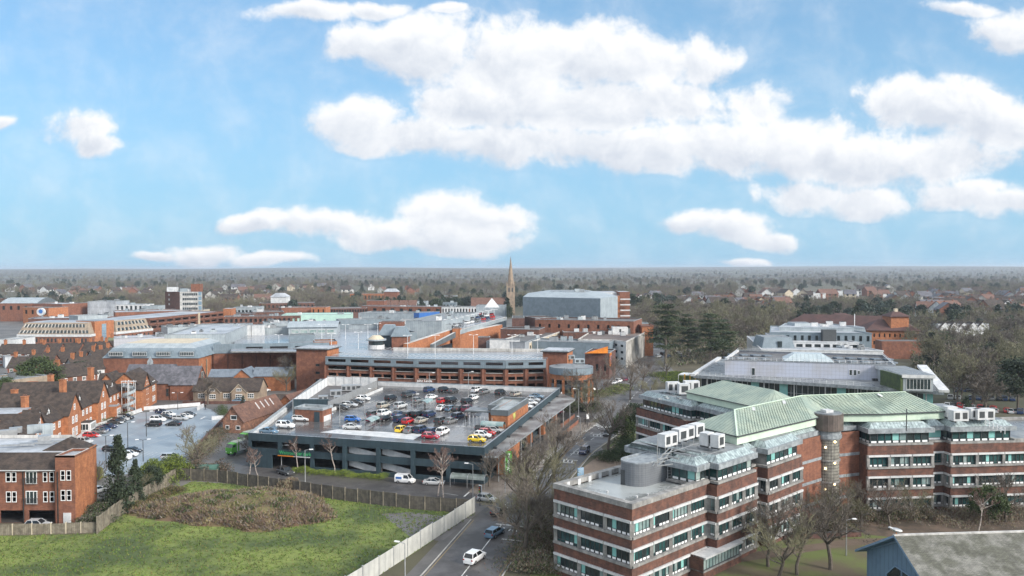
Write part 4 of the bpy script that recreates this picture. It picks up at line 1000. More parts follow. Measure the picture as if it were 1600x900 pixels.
# ------------------------------------------------------------------ left foreground: flats
def flats():
    T = thing('apartment_block', 'three-storey brick flats with open carports beside the meadow fence', 'apartment block', (-85,131,0))
    wm = MB(); Y = 124.0; xs = (-112.0, -71.6, -68.5)
    a, b = Vector((-112,Y+1.0)), Vector((-71.6,Y+1.0)); X = lambda p: (p/1244*0.0)
    u = lambda zx: ((zx/3-800)/1244*(Y+1.0))-a.x
    ops = [(u(-20),u(95),0.0,2.0),(u(115),u(240),0.0,2.0),(u(-250),u(-60),0,2.0)]
    facade(wm, a, b, 0, 8.6, brick_r, ops, .3)
    p0 = Vector((-71.6,Y)); p1 = Vector((-68.5,Y)); p2 = Vector((-69.5,Y+8.4)); p2b = Vector((-76.5,Y+8.4)); p2c = Vector((-76.5,Y+15)); p3 = Vector((-112,Y+15)); p4 = Vector((-71.6,Y+1))
    facade(wm, p4, p0, 0, 10.9, brick_r); facade(wm, p0, p1, 0, 10.9, brick_r); facade(wm, p1, p2, 0, 10.9, brick_o); facade(wm, p2, p2b, 0, 10.6, brick_r); facade(wm, p2b, p2c, 0, 10.6, brick_o); facade(wm, p2c, p3, 0, 10.6, brick_r)  # walls facing right take the orange brick as painted sunlight
    wm.build('wall', T)
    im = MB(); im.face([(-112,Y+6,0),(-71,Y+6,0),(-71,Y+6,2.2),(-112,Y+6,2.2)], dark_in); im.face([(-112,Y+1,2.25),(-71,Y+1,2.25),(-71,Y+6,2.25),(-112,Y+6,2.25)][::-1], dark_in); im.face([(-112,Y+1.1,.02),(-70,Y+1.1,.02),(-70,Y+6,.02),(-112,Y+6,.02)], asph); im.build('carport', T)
    rm = MB(); rm.face([(-112,Y+.6,8.5),(-71.6,Y+.6,8.5),(-71.6,Y+3.2,10.7),(-112,Y+3.2,10.7)], tile_br); rm.build('tiled_slope', T)
    gm = MB(); gm.bar((-112,Y+.6,8.42),(-71.6,Y+.6,8.42),.14,white,.14); gm.build('gutter', T)
    fm = MB(); fm.face([(-112,Y+3.2,10.5),(-69.2,Y+3.2,10.5),(-69.6,Y+8.4,10.5),(-76.5,Y+8.4,10.5),(-76.5,Y+15,10.5),(-112,Y+15,10.5)], roof_w)
    fm.face([(-71.6,Y,10.6),(-68.5,Y,10.6),(-68.8,Y+3.3,10.6),(-71.6,Y+3.3,10.6)], roof_w); fm.build('flat_roof', T)
    pm = MB(); ring(pm, [p0,p1,Vector((-68.8,Y+5)),Vector((-71.6,Y+5))], inset([p0,p1,Vector((-68.8,Y+5)),Vector((-71.6,Y+5))],.25), 10.6, 10.95, brick_r, conc_l)
    pm.bar((-112,Y+14.9,10.8),(-76.5,Y+14.9,10.8),.3,conc_l,.5); pm.build('parapet', T)
    g = MB(); H0 = [(-76.6,Y+5.0,10.55),(-69.1,Y+5.0,10.55),(-69.3,Y+8.6,10.55),(-76.6,Y+8.6,10.55)]; A_, B_ = (-73.0,Y+6.3,12.4), (-73.0,Y+7.3,12.4)
    g.face([H0[0],H0[1],A_], tile_br); g.face([H0[1],H0[2],B_,A_], tile_br); g.face([H0[2],H0[3],B_], tile_br); g.face([H0[3],H0[0],A_,B_], tile_br); g.build('tiled_hood', T)
    A2, B2 = a, b
    for (x0,x1) in ((12,36),(40,62),(187,208),(218,240)):
        for z0, z1 in ((6.5,8.1),(3.3,5.0)): window(T, A2, B2, u(x0), u(x1), z0, z1, 1, 2, .02, .1)
    for z0, z1 in ((6.2,8.2),(3.0,5.1)):
        window(T, A2, B2, u(105), u(160), z0, z1, 3, 1, .03, .12, name='french_window')
        m = MB(); W = lambda uu, z: wpt(A2,B2,uu,z,.35)
        for uu in np.arange(u(98), u(168), .14): m.bar(W(uu,z0),W(uu,z0+1),.03,metal_d)
        m.bar(W(u(98),z0+1),W(u(168),z0+1),.05,metal_d); m.build('juliet_balcony', T)
    for (x0,x1) in ((270,292),(298,320)):
        for z0, z1 in ((7.0,8.6),(3.8,5.5)): uu = lambda zx: ((zx/3-800)/1244*Y)-p0.x; window(T, p0, p1, uu(x0), uu(x1), z0, z1, 1, 2, .02, .1)
    d = MB(); d.box((p0.x+1.8,Y-.05,0),(1.2,.1,1.9),white); d.build('door', T)
    for x_ in (-77.2,-71.2): 
        m = MB(); m.tube((x_,Y+.9 if x_<-72 else Y-.1,0),(x_,Y+.9 if x_<-72 else Y-.1,8.4),.08,.08,black,6); m.build('drainpipe', T)
    for (x,y,s,m_) in ((60,668,(3.4,.9,1.5),grey_l),(75,672,(1.6,1.0,2.0),grey_l),(12,672,(3,1,1),metal_g),(25,668,(2,1,1),metal_g),(70,683,(2.0,1.6,1.2),metal_g)):
        p = G(x,y+8,10.5); o = MB(); o.box((p.x,p.y,10.5),s,m_,.5); o.build('rooftop_box', T)
    for k in range(3): p = G(20+k*30,700-k*3,10.5); m = MB(); m.bar((p.x-2,p.y,10.9),(p.x+3,p.y+1,10.9),.3,metal_g,.3); m.build('roof_duct', T)
flats()
# ------------------------------------------------------------------ Victorian terrace
def terrace():
    T = thing('victorian_terrace', 'orange-brick Victorian terrace with steep gables and tall chimneys beside the blue-grey car park', 'terrace', (-112,195,0))
    P0 = Vector((-101,165)); h = Vector((-.157,.988)); v = Vector((-.988,-.157))
    L = lambda u, w: P0+h*u+v*w
    out = lambda u, k: L(u,-k)
    wm, rm = MB(), MB()
    wl = []
    def strip(u0, u1, w=0.0, W=9, ze=6.2, zr=10.0):    # ridge along the row; outside (car park side) on the right hand when walking along h
        gable(wm, rm, L(u0,w), h, u1-u0, W, 0, ze, zr, brick_o, tile_br, ends=(0,0))
    def wing(u0, u1, w0, w1, ze, zr):    # ridge pointing away from the car park, gable wall faces it
        gable(wm, rm, L(u1,w0), v, w1-w0, u1-u0, 0, ze, zr, brick_o, tile_br, ends=(1,1), oh=.4, verge=tile_br)
    strip(-14, 62, 0, 6.4, 6.2, 8.9)
    wing(.2,6.0,-1.2,7,6.0,9.5); wing(18.4,26.2,-1.2,24,6.6,11.0); wing(37.2,45,-1.4,22,6.6,11.2); wing(-13,-6,-1,14,6,9.6)
    wing(45.5,51,6,20,6,9.9)
    # small porch gable at the near end
    wing(-4.6,-1.6,-2.4,2,3.6,5.6)
    gable(wm, rm, L(60.5,-5.6), -h*-1, 13.5, 9.5, 0, 6.4, 10.6, brick_o, tile_br, oh=.4)
    # front facing gable of the far block
    gable(wm, rm, L(66.5,-5.7)+(-v)*0.05, v, 12, 7.0, 0, 6.4, 10.4, brick_o, tile_br, oh=.4)
    gable(wm, rm, L(59.9,.6), h, 8, 6.4, 0, 6.4, 10.6, brick_o, tile_br, oh=.4)
    wm.build('wall', T); rm.build('roof', T)
    fm = MB()
    for (u0,u1,w0,w1,z) in ((0,18.2,6,24,8.5),(26.5,37,6,26,8.5),(45.2,60,6,22,8.5),(-6,-.2,6,18,8.2)): fm.prism(ccw([L(u0,w0),L(u1,w0),L(u1,w1),L(u0,w1)]), 0, z, brick_o, roof_w)
    fm.build('flat_roof', T)
    n = 0
    def win(u, z, w_=1.0, hh=1.5, off=0.0, nv=2):
        a, b = L(-20,off), L(70,off); window(T, a, b, u+20-w_/2, u+20+w_/2, z, z+hh, nv, 2, .04, .12)
    for uc, off in ((3.1,-1.2),(22.3,-1.2),(41.1,-1.4)):
        win(uc,7.0,.8,1.4,off,1); 
        for z, hh in ((3.9,1.7),(.9,2.0)): win(uc-1.0,z,1.1,hh,off); win(uc+1.0,z,1.1,hh,off)
    for uu in (8,11,13.5,16.5,28.5,31,33.5,36,48,51,54,57): win(uu,4.0,1.1,1.4,0); win(uu,1.0,1.2,1.7,0)
    # dormers
    for uu in (9.6,14.2,28.6,32.6,48.6,52.2,56.5):
        d = MB(); gable(d, d, L(uu+.9,1.4), v, 3.2, 1.8, 6.2, 8.0, 9.2, white, tile_br, oh=.2); o = d.build('dormer', T)
        a, b = L(-20,1.38), L(70,1.38); window(o, a, b, uu+20-.6, uu+20+.6, 6.9, 8.3, 2, 1, .03, .1)
    # windows of the far block: face towards the camera and towards the car park
    a, b = L(60.5,4.0), L(60.5,-5.6)
    for z, hh in ((6.7,1.2),(4.0,1.6),(1.0,1.6)):
        for uu in (3.9,5.4): window(T, a, b, uu+.4, uu+1.3, z, z+hh, 1, 2, .06, .12)
    a, b = L(60,-5.65), L(74,-5.65)
    for z, hh in ((6.9,1.2),(4.0,1.6),(1.0,1.6)):
        for uu in (3.2,4.6,9.5,11.0): window(T, a, b, uu, uu+.9, z, z+(hh if uu<6 or z<6 else .01)+.0, 1, 2, .06, .12)
    # white conservatory, spiral stair, brick bay
    c = MB(); q = ccw([L(27.5,-.2),L(31.5,-.2),L(31.5,-2.8),L(27.5,-2.8)]); c.prism(q, 0, 2.8, white, tile_br); co = c.build('conservatory', T)
    window(co, L(27.5,-2.8), L(31.5,-2.8), .2, 3.8, 1.0, 2.6, 6, 1, .04, .1); window(co, L(27.5,0), L(27.5,-2.8), .3, 2.5, 1.0, 2.6, 3, 1, .04, .1)
    c = MB(); q = ccw([L(46,-.2),L(49.5,-.2),L(49.5,-3.0),L(46,-3.0)]); c.prism(q, 0, 3.6, brick_o, lead); co = c.build('bay', T); window(co, L(46,-3.0), L(49.5,-3.0), .5, 3.0, .9, 2.9, 3, 2, .04, .12)
    s = MB(); cx, cy = L(56.5,-3.0)
    for k in range(40):
        t = k*.42; z0 = .3+k*.2; p = (cx+1.7*math.cos(t),cy+1.7*math.sin(t),z0); q = (cx+1.7*math.cos(t+.42),cy+1.7*math.sin(t+.42),z0+.2)
        s.bar(p,q,.08,grey_l,.8); s.bar((cx,cy,z0-.5),(p[0],p[1],z0-.5),.35,metal_g,.06)
    s.tube((cx,cy,0),(cx,cy,9.2),.12,.12,metal_w,6)
    for k in range(5): s.tube((cx+1.8*math.cos(k*1.25),cy+1.8*math.sin(k*1.25),0),(cx+1.8*math.cos(k*1.25),cy+1.8*math.sin(k*1.25),9),.06,.06,metal_w,5)
    s.bar((cx-2,cy,8.9),(cx+2,cy,8.9),.9,white,.1); s.build('spiral_stair', T)
    for (x,Yc,zt,w_) in ((36,182,10.9,1.1),(20,196,10.3,1.1),(48,205,11.0,2.2),(96,200,12.2,1.2),(77,215,11.4,1.1),(140,226,12.0,1.2)):
        cx = (x-800)/1244*Yc; chimney(T, cx, Yc, 6, zt, w_, 1.2, -.15, brick_o, 3 if w_ < 2 else 0)
terrace()
# ------------------------------------------------------------------ buildings round the left car park
def simple_gabled(name, label, cat, vols, wins=(), wall=brick_o, roof=tile_rd, extras=None, loc=None):
    o0 = V2(vols[0][0]); T = thing(name, label, cat, loc or (o0.x,o0.y,0)); wm, rm = MB(), MB()
    for (o, ex, L, W, ze, zr) in vols: gable(wm, rm, o, ex, L, W, 0, ze, zr, wall, roof)
    wm.build('wall', T); rm.build('roof', T)
    for (a, b, u0, u1, z0, z1, nv, nh) in wins: window(T, a, b, u0, u1, z0, z1, nv, nh, .04, .12)
    if extras: extras(T)
    return T
q = Vector((.23,.97)); qp = Vector((.97,-.23)); A = Vector((-65.5,193))
def ex_barn(T):
    for k in range(4):
        m = MB(); c = A+q*(9+k*2.3)-qp*1.0; z = 3.1+1.0*1.2
        m.bar((c.x,c.y,z+.12),(c.x-qp.x*1.3,c.y-qp.y*1.3,z+.12+1.55),.55,whitef,.08,up=(q.x,q.y,0)); m.build('rooflight', T)
stone_mix = mat('mottled brick and stone', (0.33,0.17,0.11), (0.19,0.10,0.07), 1.6, .9, pattern='brick', psize=.5, pdark=1.0)
simple_gabled('barn', 'old mottled brick barn with clay-tiled roof and four rooflights, behind the green and white lorries', 'barn',
    [(A, q, 19.5, 5.6, 3.1, 6.5)], [(A-qp*5.6, A, 2.2, 3.9, 3.3, 4.4, 1, 1), (A-qp*5.6, A, .8, 1.8, .9, 1.9, 1, 1), (A-qp*5.6, A, 3.6, 4.8, .9, 1.9, 1, 1)], stone_mix, tile_rd, ex_barn)
simple_gabled('outbuilding', 'smaller brick outbuilding with tiled roof between the mottled barn and the brick tower', 'outbuilding',
    [(Vector((-58.3,214)), q, 13, 6.0, 2.8, 5.9)], [], brick_o, tile_rd)
simple_gabled('outbuilding', 'low tiled link building behind the mottled brick barn', 'outbuilding', [(Vector((-66,219)), Vector((1,0)), 9, 6, 2.4, 5.0)], [], brick_r, tile_br)
def ex_cot(T):
    for xg in (-90.6,-82.6):
        wm, rm = MB(), MB(); gable(wm, rm, (xg-2.2, 243.0), (0,-1), 3.2, 4.4, 0, 3.0, 5.3, stone_s, tile_br, oh=.3, verge=cream)
        wm.build('gable_wall', T); rm.build('gable_roof', T)
        window(T, (xg-2.2,239.8), (xg+2.2,239.8), 1.2, 3.2, .9, 2.3, 3, 2, .05, .14); window(T, (xg-2.2,239.8), (xg+2.2,239.8), 1.4, 3.0, 3.2, 4.0, 3, 1, .05, .12)
    for u0 in (1.5,9.2,16.5): window(T, (-97,241.2), (-77,241.2), u0, u0+2.0, .9, 2.3, 3, 2, .05, .14)
    w_ = MB(); w_.bar((-98,236,.4),(-74,236,.4),.3,brick_d,.9); w_.build('garden_wall', T)
simple_gabled('stone_cottage', 'long sandstone cottage with brown tiled roof and two cream-edged gables', 'cottage', [(Vector((-97,241.2)), Vector((1,0)), 20, 8, 3.2, 6.4)], [], stone_s, tile_br, ex_cot)
simple_gabled('brick_house', 'small brick house with blue slate roof behind the sandstone cottage', 'house', [(Vector((-100,262)), Vector((1,.05)), 14, 6, 4.6, 6.6), (Vector((-85,258)), Vector((0,1)), 9, 5.5, 5.0, 7.4), (Vector((-85,261)), Vector((1,.05)), 12, 6, 5.0, 7.4)], [], brick_o, slate_b)
def ex_ch(T):
    m = MB(); m.box((-113,248,9.6),(1.3,1.3,1.6),lead); m.face([(-113.7,247.3,11.2),(-112.3,247.3,11.2),(-113,248,13)],lead); m.face([(-112.3,247.3,11.2),(-112.3,248.7,11.2),(-113,248,13)],lead); m.build('roof_turret', T)
    for u0 in (3,8,13,18): window(T, (-119,243), (-97,243), u0, u0+.9, 1.2, 3.6, 1, 2, .03, .12, brick_d)
    window(T, (-96.6,243), (-96.6,252), 3.6, 5.4, 5.2, 8.2, 2, 1, .03, .12, conc_l)
simple_gabled('church_hall', 'brick church hall with weathered grey slate roof and small lead turret', 'church hall', [(Vector((-119,243)), Vector((1,0)), 14.2, 9, 5.4, 10.4), (Vector((-104.6,242.6)), Vector((1,0)), 7.8, 9, 5.0, 9.9)], [], brick_r, slate, ex_ch)
# ------------------------------------------------------------------ left car park deck
cpk = px((118,694),(150,672),(220,645),(314,635),(330,640),(350,655),(300,712),(282,737),(140,744))
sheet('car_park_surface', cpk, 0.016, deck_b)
def low_wall(label, pts, h=.9, m=white, name='low_wall', w_=.35):
    mb = MB(); pts = [V2(p) for p in pts]
    for a, b in zip(pts[:-1], pts[1:]): mb.bar((a.x,a.y,h/2),(b.x,b.y,h/2),w_,m,h)
    return setp(mb.build(name), label, 'wall')
low_wall('white rendered low wall between the terrace and the blue-grey car park', px((121,688),(152,668),(221,643)), 1.0)
low_wall('white rendered low wall at the far end of the blue-grey car park', px((221,641),(300,635),(313,634)), 1.0)
low_wall('short white wall by the exit of the blue-grey car park', px((309,641),(318,636)), 1.0)
low_wall('short white wall piece beside the mottled brick barn', px((331,656),(349,655)), 1.0)
low_wall('brown retaining wall along the right side of the blue-grey car park', px((349,657),(318,690),(298,716)), .8, brick_d)
for a, b in (((195,700),(290,668)),((230,695),(300,672)),((150,700),(215,676)),((240,672),(255,664))): line('road_marking', [G(*a),G(*b)], .1, paint, 0.024)
line('road_marking', px((313,655),(321,651)), .5, paint, 0.024)
for k in range(14): a = G2(236,668,0).lerp(G2(300,648,0),k/13); line('road_marking',[a,a+Vector((.3,4.4))],.1,paint,.024); a = G2(165,708,0).lerp(G2(250,716,0),k/13); line('road_marking',[a,a+Vector((.3,4.4))],.1,paint,.024)
for (x,y,yt,lab) in ((166,725,681,'nearest dark double-headed lamp post in the blue-grey car park'),(200,702,660,'dark lamp post in the middle of the blue-grey car park'),(229,682,643,'dark lamp post beside the black cars in the blue-grey car park'),(224,721,687,'dark lamp post at the near right of the blue-grey car park'),(278,640,614,'dark lamp post at the far white wall of the blue-grey car park')):
    p = G(x,y); h_ = (y-yt)*p.y/1244; lamp_post(p.x,p.y,h_,0,.2,True,metal_d,lab)
# lorries
def lorry(x, y, rz, label, col=green_s):
    T = thing('lorry', label, 'lorry', (0,0,0), 'delivery lorries in the yard')
    b = MB(); b.box((-1.2,0,.9),(6.0,2.4,2.5),white,mtop=mat('lorry roof', (.42,.46,.36), None, 1, .6)); bo = b.build('cargo_box', T)
    for s in (-1,1): g = MB(); g.box((1.35,s*1.21,1.0),(.5,.02,2.3),col); g.build('green_panel', bo); g = MB(); g.box((-2.6,s*1.21,1.0),(1.0,.02,2.3),col); g.build('green_panel', bo)
    c = MB(); c.box((2.75,0,.6),(1.8,2.3,1.5),col); 
    P = [(1.85,2.1),(3.6,2.1),(3.1,3.0),(1.9,3.2)]
    c.face([(x_,-1.1,z) for x_, z in P], col); c.face([(x_,1.1,z) for x_, z in P[::-1]], col); c.face([(P[1][0],-1.1,P[1][1]),(P[1][0],1.1,P[1][1]),(P[2][0],1.1,P[2][1]),(P[2][0],-1.1,P[2][1])], glass); c.face([(P[2][0],-1.1,P[2][1]),(P[2][0],1.1,P[2][1]),(P[3][0],1.1,P[3][1]),(P[3][0],-1.1,P[3][1])], col)
    co = c.build('cab', T)
    for s in (-1,1): w_ = MB(); w_.box((2.8,s*1.16,2.2),(.9,.02,.6),glass); w_.build('side_window', co); h_ = MB(); h_.box((3.67,s*.85,.9),(.04,.35,.2),whitef); h_.build('headlight', co)
    ch = MB(); ch.box((-.6,0,.55),(6.6,.9,.3),metal_d); ch.build('chassis', T)
    for xx in (2.7,-2.6):
        for s in (-1,1): w_ = MB(); w_.tube((xx,s*1.2,.48),(xx,s*.85,.48),.48,.48,black,14); w_.build('wheel', T)
    T.location = (x,y,0); T.rotation_euler = (0,0,rz); T.scale = (.82,.82,.82); return T
p = G(368,712); lorry(p.x,p.y+2.5,math.radians(-118),'green and white box lorry parked in the yard, nearer of the two')
p = G(384,697); lorry(p.x,p.y+3.5,math.radians(-118),'green and white box lorry half hidden by the supermarket, farther of the two')
# fences
def fence(label, pts, h=1.9, m=wood_g, name='wooden_fence', post=wood_g, step=2.4, zoff=0, pname='fence_panel', w_=.06):
    T = thing(name, label, 'fence', (pts[0][0],pts[0][1],0)); pts = [V2(p) for p in pts]
    for a, b in zip(pts[:-1], pts[1:]):
        L = (b-a).length; n = max(1, int(round(L/step))); r_ = random.Random(int(L*100))
        for i in range(n):
            p, q_ = a.lerp(b,i/n), a.lerp(b,(i+1)/n); hh = h+r_.uniform(-.08,.08)
            mb = MB(); mb.bar((p.x,p.y,hh/2),(q_.x,q_.y,hh/2),w_,m,hh); mb.build(pname, T)
            mb = MB(); mb.box((p.x,p.y,0),(.16,.16,h+.12),post); mb.build('post', T)
    return T
wood_k = mat('dark damp fence boards', (0.12,0.105,0.085), (0.075,0.068,0.058), 1.5, 0.9, pattern='seam', psize=0.3, pdark=0.65, dirt=0.3)
fence('weathered wooden fence with lapped panels from the brick flats up to the mound', px((152,834),(196,801)), 2.6, step=2.2)
fence('weathered wooden fence climbing beside the dark conifer to the yard corner', px((202,797),(276,750)), 2.3, step=2.4)
fence('low wooden fence with pale posts along the meadow in front of the brick flats', px((-40,838),(20,836),(80,834),(150,832)), 1.6, wood_g, post=cream, step=2.4)
fence('dark damp wooden fence between the bramble mound and the service road', px((278,750),(340,753),(420,765),(520,780),(640,795),(738,803)), 2.3, wood_k, step=2.6)
fence('white hoarding along the pavement beside the meadow', [G2(742,800,0), G2(592,899,0), V2(G(592,899))+V2(de)*26], 2.5, hoard, 'hoarding', metal_g, 3.6)
# ------------------------------------------------------------------ shopping centre behind the multi-storey car park
def blk(parent, p, z, depth, wall, roof, z0=0, parapet=.4, name='wing', ops=None, back=None, lead_=lead, opd=.3, hole=True):
    """p = two or three (x,y) pixels of the front top edge (left, right) at height z, depth in metres backwards"""
    a, b = G2(p[0][0],p[0][1],z), G2(p[1][0],p[1][1],z); d = (b-a).normalized(); n = Vector((-d.y,d.x))
    q = [a, b, b+n*depth, a+n*depth] if back is None else [a, b]+[G2(x,y,z) for x,y in back]
    q = ccw(q); m = MB(); L = (b-a).length
    fo = []
    if ops:
        for (n_, zb, zt, fill) in ops:
            w = L/n_
            for i in range(n_): fo.append(((i+.5-fill/2)*w, (i+.5+fill/2)*w, zb, zt))
    i0 = min(range(4), key=lambda i: (q[i]-a).length) if len(q) == 4 else 0
    for i in range(len(q)):
        c, e = q[i], q[(i+1)%len(q)]
        facade(m, c, e, z0, z, wall, fo if (i == i0) else (), opd)
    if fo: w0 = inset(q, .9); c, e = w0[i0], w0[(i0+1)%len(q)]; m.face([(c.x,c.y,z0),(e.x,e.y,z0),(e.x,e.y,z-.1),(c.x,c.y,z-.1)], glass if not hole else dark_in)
    m.face([(v.x,v.y,z-parapet) for v in inset(q,.2)], roof)
    if parapet: ring(m, inset(q,-.08), inset(q,.25), z-.02, z+.12, lead_)
    o = m.build(name, parent); return o, q
def units(parent, q, z, n, seed=0, m=None, smin=1.2, smax=3):
    r = random.Random(seed)
    for i in range(n):
        u, v = r.uniform(.1,.9), r.uniform(.15,.85); p = q[0].lerp(q[1],u).lerp(q[3].lerp(q[2],u),v)
        o = MB(); s = (r.uniform(smin,smax), r.uniform(1,2), r.uniform(.8,1.8)); k = r.choice((white,grey_l,metal_g,grey_r,white)) if m is None else m
        o.box((p.x,p.y,z), s, k, r.uniform(-.3,.3)); o.box((p.x,p.y,z+s[2]), (s[0]*.5,s[1]*.5,.3), metal_d); o.build('rooftop_unit', parent)
def mall():
    T = thing('shopping_centre', 'sprawling brick shopping centre with grey metal mansards and rooftop parking decks', 'shopping centre', (-60,310,0))
    # left brick block with grey mansard
    a, b, c = Vector((-142,276)), Vector((-108.5,275)), Vector((-109.5,289)); d = Vector((-142,305)); q = [a,b,c+Vector((.5,16)),d]
    m = MB(); facade(m, a, b, 0, 9.3, brick_r, [(14,15,4.5,6)], .2); facade(m, b, c, 0, 9.3, brick_o, [(3,3.8,3,7),(8,9.4,1,8)], .2, cream); facade(m, c, q[2], 0, 9.3, brick_r); facade(m, q[2], d, 0, 9.3, brick_r); facade(m, d, a, 0, 9.3, brick_r); m.build('brick_wall', T)  # right-hand wall of the block: orange brick paints in the sun
    m = MB(); o_, i_ = inset(q,-.3), inset(q,2.2)
    for k in range(4):
        e, f_ = o_[k], o_[(k+1)%4]; g_, h_ = i_[(k+1)%4], i_[k]
        m.face([(e.x,e.y,9.3),(f_.x,f_.y,9.3),(g_.x,g_.y,12.6),(h_.x,h_.y,12.6)], grey_m)
    j_ = inset(q,5)
    for k in range(4):
        e, f_ = i_[k], i_[(k+1)%4]; g_, h_ = j_[(k+1)%4], j_[k]; m.face([(e.x,e.y,12.6),(f_.x,f_.y,12.6),(g_.x,g_.y,14.0),(h_.x,h_.y,14.0)], grey_l)
    m.face([(v.x,v.y,14.0) for v in j_], cream); m.build('mansard_roof', T)
    for k in range(4):
        u0 = 1.2+k*8.2; w = MB(); x0 = a.x+u0+1; w.box((x0+2.6,275.9,9.9),(5.0,1.6,1.9),grey_m); w.build('dormer_box', T)
        window(T, (x0,275.05), (x0+5.2,275.05), .2, 5.0, 10.1, 11.5, 8, 1, .03, .12, metal_w, glass)
    # long brick wall with grey band joining the multi-storey
    e1_, e2_ = Vector((-109,290)), Vector((-68,296)); L = (e2_-e1_).length
    m = MB(); facade(m, e1_, e2_, 0, 9.3, brick_r); 
    for k in range(9): m.bar(wpt(e1_,e2_,k*5,0,.1),wpt(e1_,e2_,k*5,8.8,.1),.35,brick_b,.25)
    m.build('brick_wall', T)
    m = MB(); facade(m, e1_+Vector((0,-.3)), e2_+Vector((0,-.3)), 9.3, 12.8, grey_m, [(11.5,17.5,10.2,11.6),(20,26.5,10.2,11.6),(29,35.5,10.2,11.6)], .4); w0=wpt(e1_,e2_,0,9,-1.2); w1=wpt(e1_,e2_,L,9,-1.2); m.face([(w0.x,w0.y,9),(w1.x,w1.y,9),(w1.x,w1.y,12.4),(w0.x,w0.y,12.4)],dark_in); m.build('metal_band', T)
    bx = lambda p, z, dp, wl, rf, nm='wing', n=0, **k: (lambda r_: (units(T, r_[1], z-k.get('parapet',.4), n, int(p[0][0])) if n else None, r_)[1])(blk(T, p, z, dp, wl, rf, name=nm, **k))
    bx(((300,524),(352,519)),14.6,14,grey_m,roof_w,'plant_screen',3)
    bx(((352,522),(395,505)),15.4,22,grey_l,roof_w,'plant_screen',2)
    bx(((178,529),(262,526)),12.6,12,lilac,roof_w,'rear_wing',4); bx(((262,512),(335,509)),10.5,16,grey_l,grey_r,'low_roof',6)
    bx(((452,524),(492,523)),13.6,8,grey_m,grey_r,'stair_block')
    bx(((492,534),(527,533)),12.2,10,brick_o,grey_r,'stair_block')
    m = MB(); pts_ = [G2(x,y,11.0) for x,y in ((360,549),(470,549),(600,551),(640,553),(640,513),(560,512),(450,523),(372,522))]; m.prism(ccw(pts_), 10.6, 11.0, conc, deck_l); m.build('parking_deck', T)
    for k in range(6):
        for j in range(2):
            p = G2(565+k*9-j*6, 546-j*14, 11.02); l = MB(); l.bar((p.x,p.y,11.04),(p.x+1.2,p.y+8,11.04),.15,paint,.01); l.build('bay_line', T)
    bx(((395,513),(452,512)),13.6,12,grey_l,grey_r,'wing',3)
    o, q2 = bx(((451,512),(527,511)),14.2,22,grey_l,roof_w,'glazed_hall',0,parapet=.1)
    for k in range(5): window(T, q2[0], q2[1], 1.2+k*((q2[1]-q2[0]).length-2)/5, .6+(k+1)*((q2[1]-q2[0]).length-2)/5, 11.6, 13.3, 1, 1, .05, .2, white, glass_l)
    m = MB(); n_ = 10; r0, r1 = q2[0]-Vector((.6,.8)), q2[1]+Vector((.6,-.8)); dd = (q2[3]-q2[0])
    for k in range(n_):
        t0, t1 = k/n_, (k+1)/n_; z0, z1 = 14.3+2.0*math.sin(math.pi*t0), 14.3+2.0*math.sin(math.pi*t1)
        P = lambda r_, t, z: (r_.x+dd.x*t, r_.y+dd.y*t, z)
        m.face([P(r0,t0,z0),P(r1,t0,z0),P(r1,t1,z1),P(r0,t1,z1)], grey_l)
    m.build('curved_roof', T)
    bx(((530,500),(612,498)),15,10,grey_m,roof_w,'wing',2); bx(((545,508),(640,508)),13,5,grey_l,grey_r,'low_wall')
    bx(((375,508),(392,508)),15.5,3,white,white,'cooling_unit'); bx(((393,508),(410,508)),15.5,3,white,white,'cooling_unit'); bx(((412,505),(455,504)),14.5,14,grey_l,roof_w,'wing',5)
    # pavilion with mansard turrets and round white kiosk
    def turret(x0, x1, ye, ze, zt, dp, brickm):
        a, b = G2(x0,ye,ze), G2(x1,ye,ze); d_ = (b-a).normalized(); nn = Vector((-d_.y,d_.x)); s = [a,b,b+nn*dp,a+nn*dp]; m = MB(); m.prism(s,8,ze,brickm,grey_m); i_ = inset(s,dp*.22); o_ = inset(s,-.4)
        for k in range(4): m.face([(o_[k].x,o_[k].y,ze),(o_[(k+1)%4].x,o_[(k+1)%4].y,ze),(i_[(k+1)%4].x,i_[(k+1)%4].y,zt),(i_[k].x,i_[k].y,zt)], grey_m)
        m.face([(v.x,v.y,zt) for v in i_], grey_l); m.build('turret', T)
    turret(612,637,526,15.0,18.6,6,brick_r); turret(592,620,524,15.2,19,7,navy_c)
    c = G2(588,538,12.5); m = MB(); m.tube((c.x,c.y,10),(c.x,c.y,12.4),3.0,3.0,white,20); m.tube((c.x,c.y,12.4),(c.x,c.y,14.0),2.8,2.8,glass,20); m.tube((c.x,c.y,14.0),(c.x,c.y,14.5),3.7,3.7,grey_l,20); m.tube((c.x,c.y,14.5),(c.x,c.y,15.8),3.0,1.4,cream,20); m.build('kiosk', T)
    # ramp with orange walls
    def slantwall(p, q_, z0, z1, za, zb, m_, th=1.0, nm='ramp_wall'):
        """wall between two image points whose tops stand at z0 / z1"""
        a, b = G2(*p,z0), G2(*q_,z1); mb = MB(); d_ = (b-a).normalized(); n_ = Vector((-d_.y,d_.x))*th
        v = [(a.x,a.y,za),(b.x,b.y,zb),(b.x,b.y,z1),(a.x,a.y,z0)]; w_ = [(x+n_.x,y+n_.y,z) for x,y,z in v]
        mb.face(v, m_); mb.face(w_[::-1], m_); mb.face([v[3],v[2],w_[2],w_[3]], conc_l); mb.face([v[1],w_[1],w_[2],v[2]], m_); mb.face([w_[0],v[0],v[3],w_[3]], m_); mb.build(nm, T)
    slantwall((638,537),(707,515),12.6,14.6,9,9,brick_o,2); slantwall((676,538),(712,519),12.0,14.2,10.5,12,anth,1)
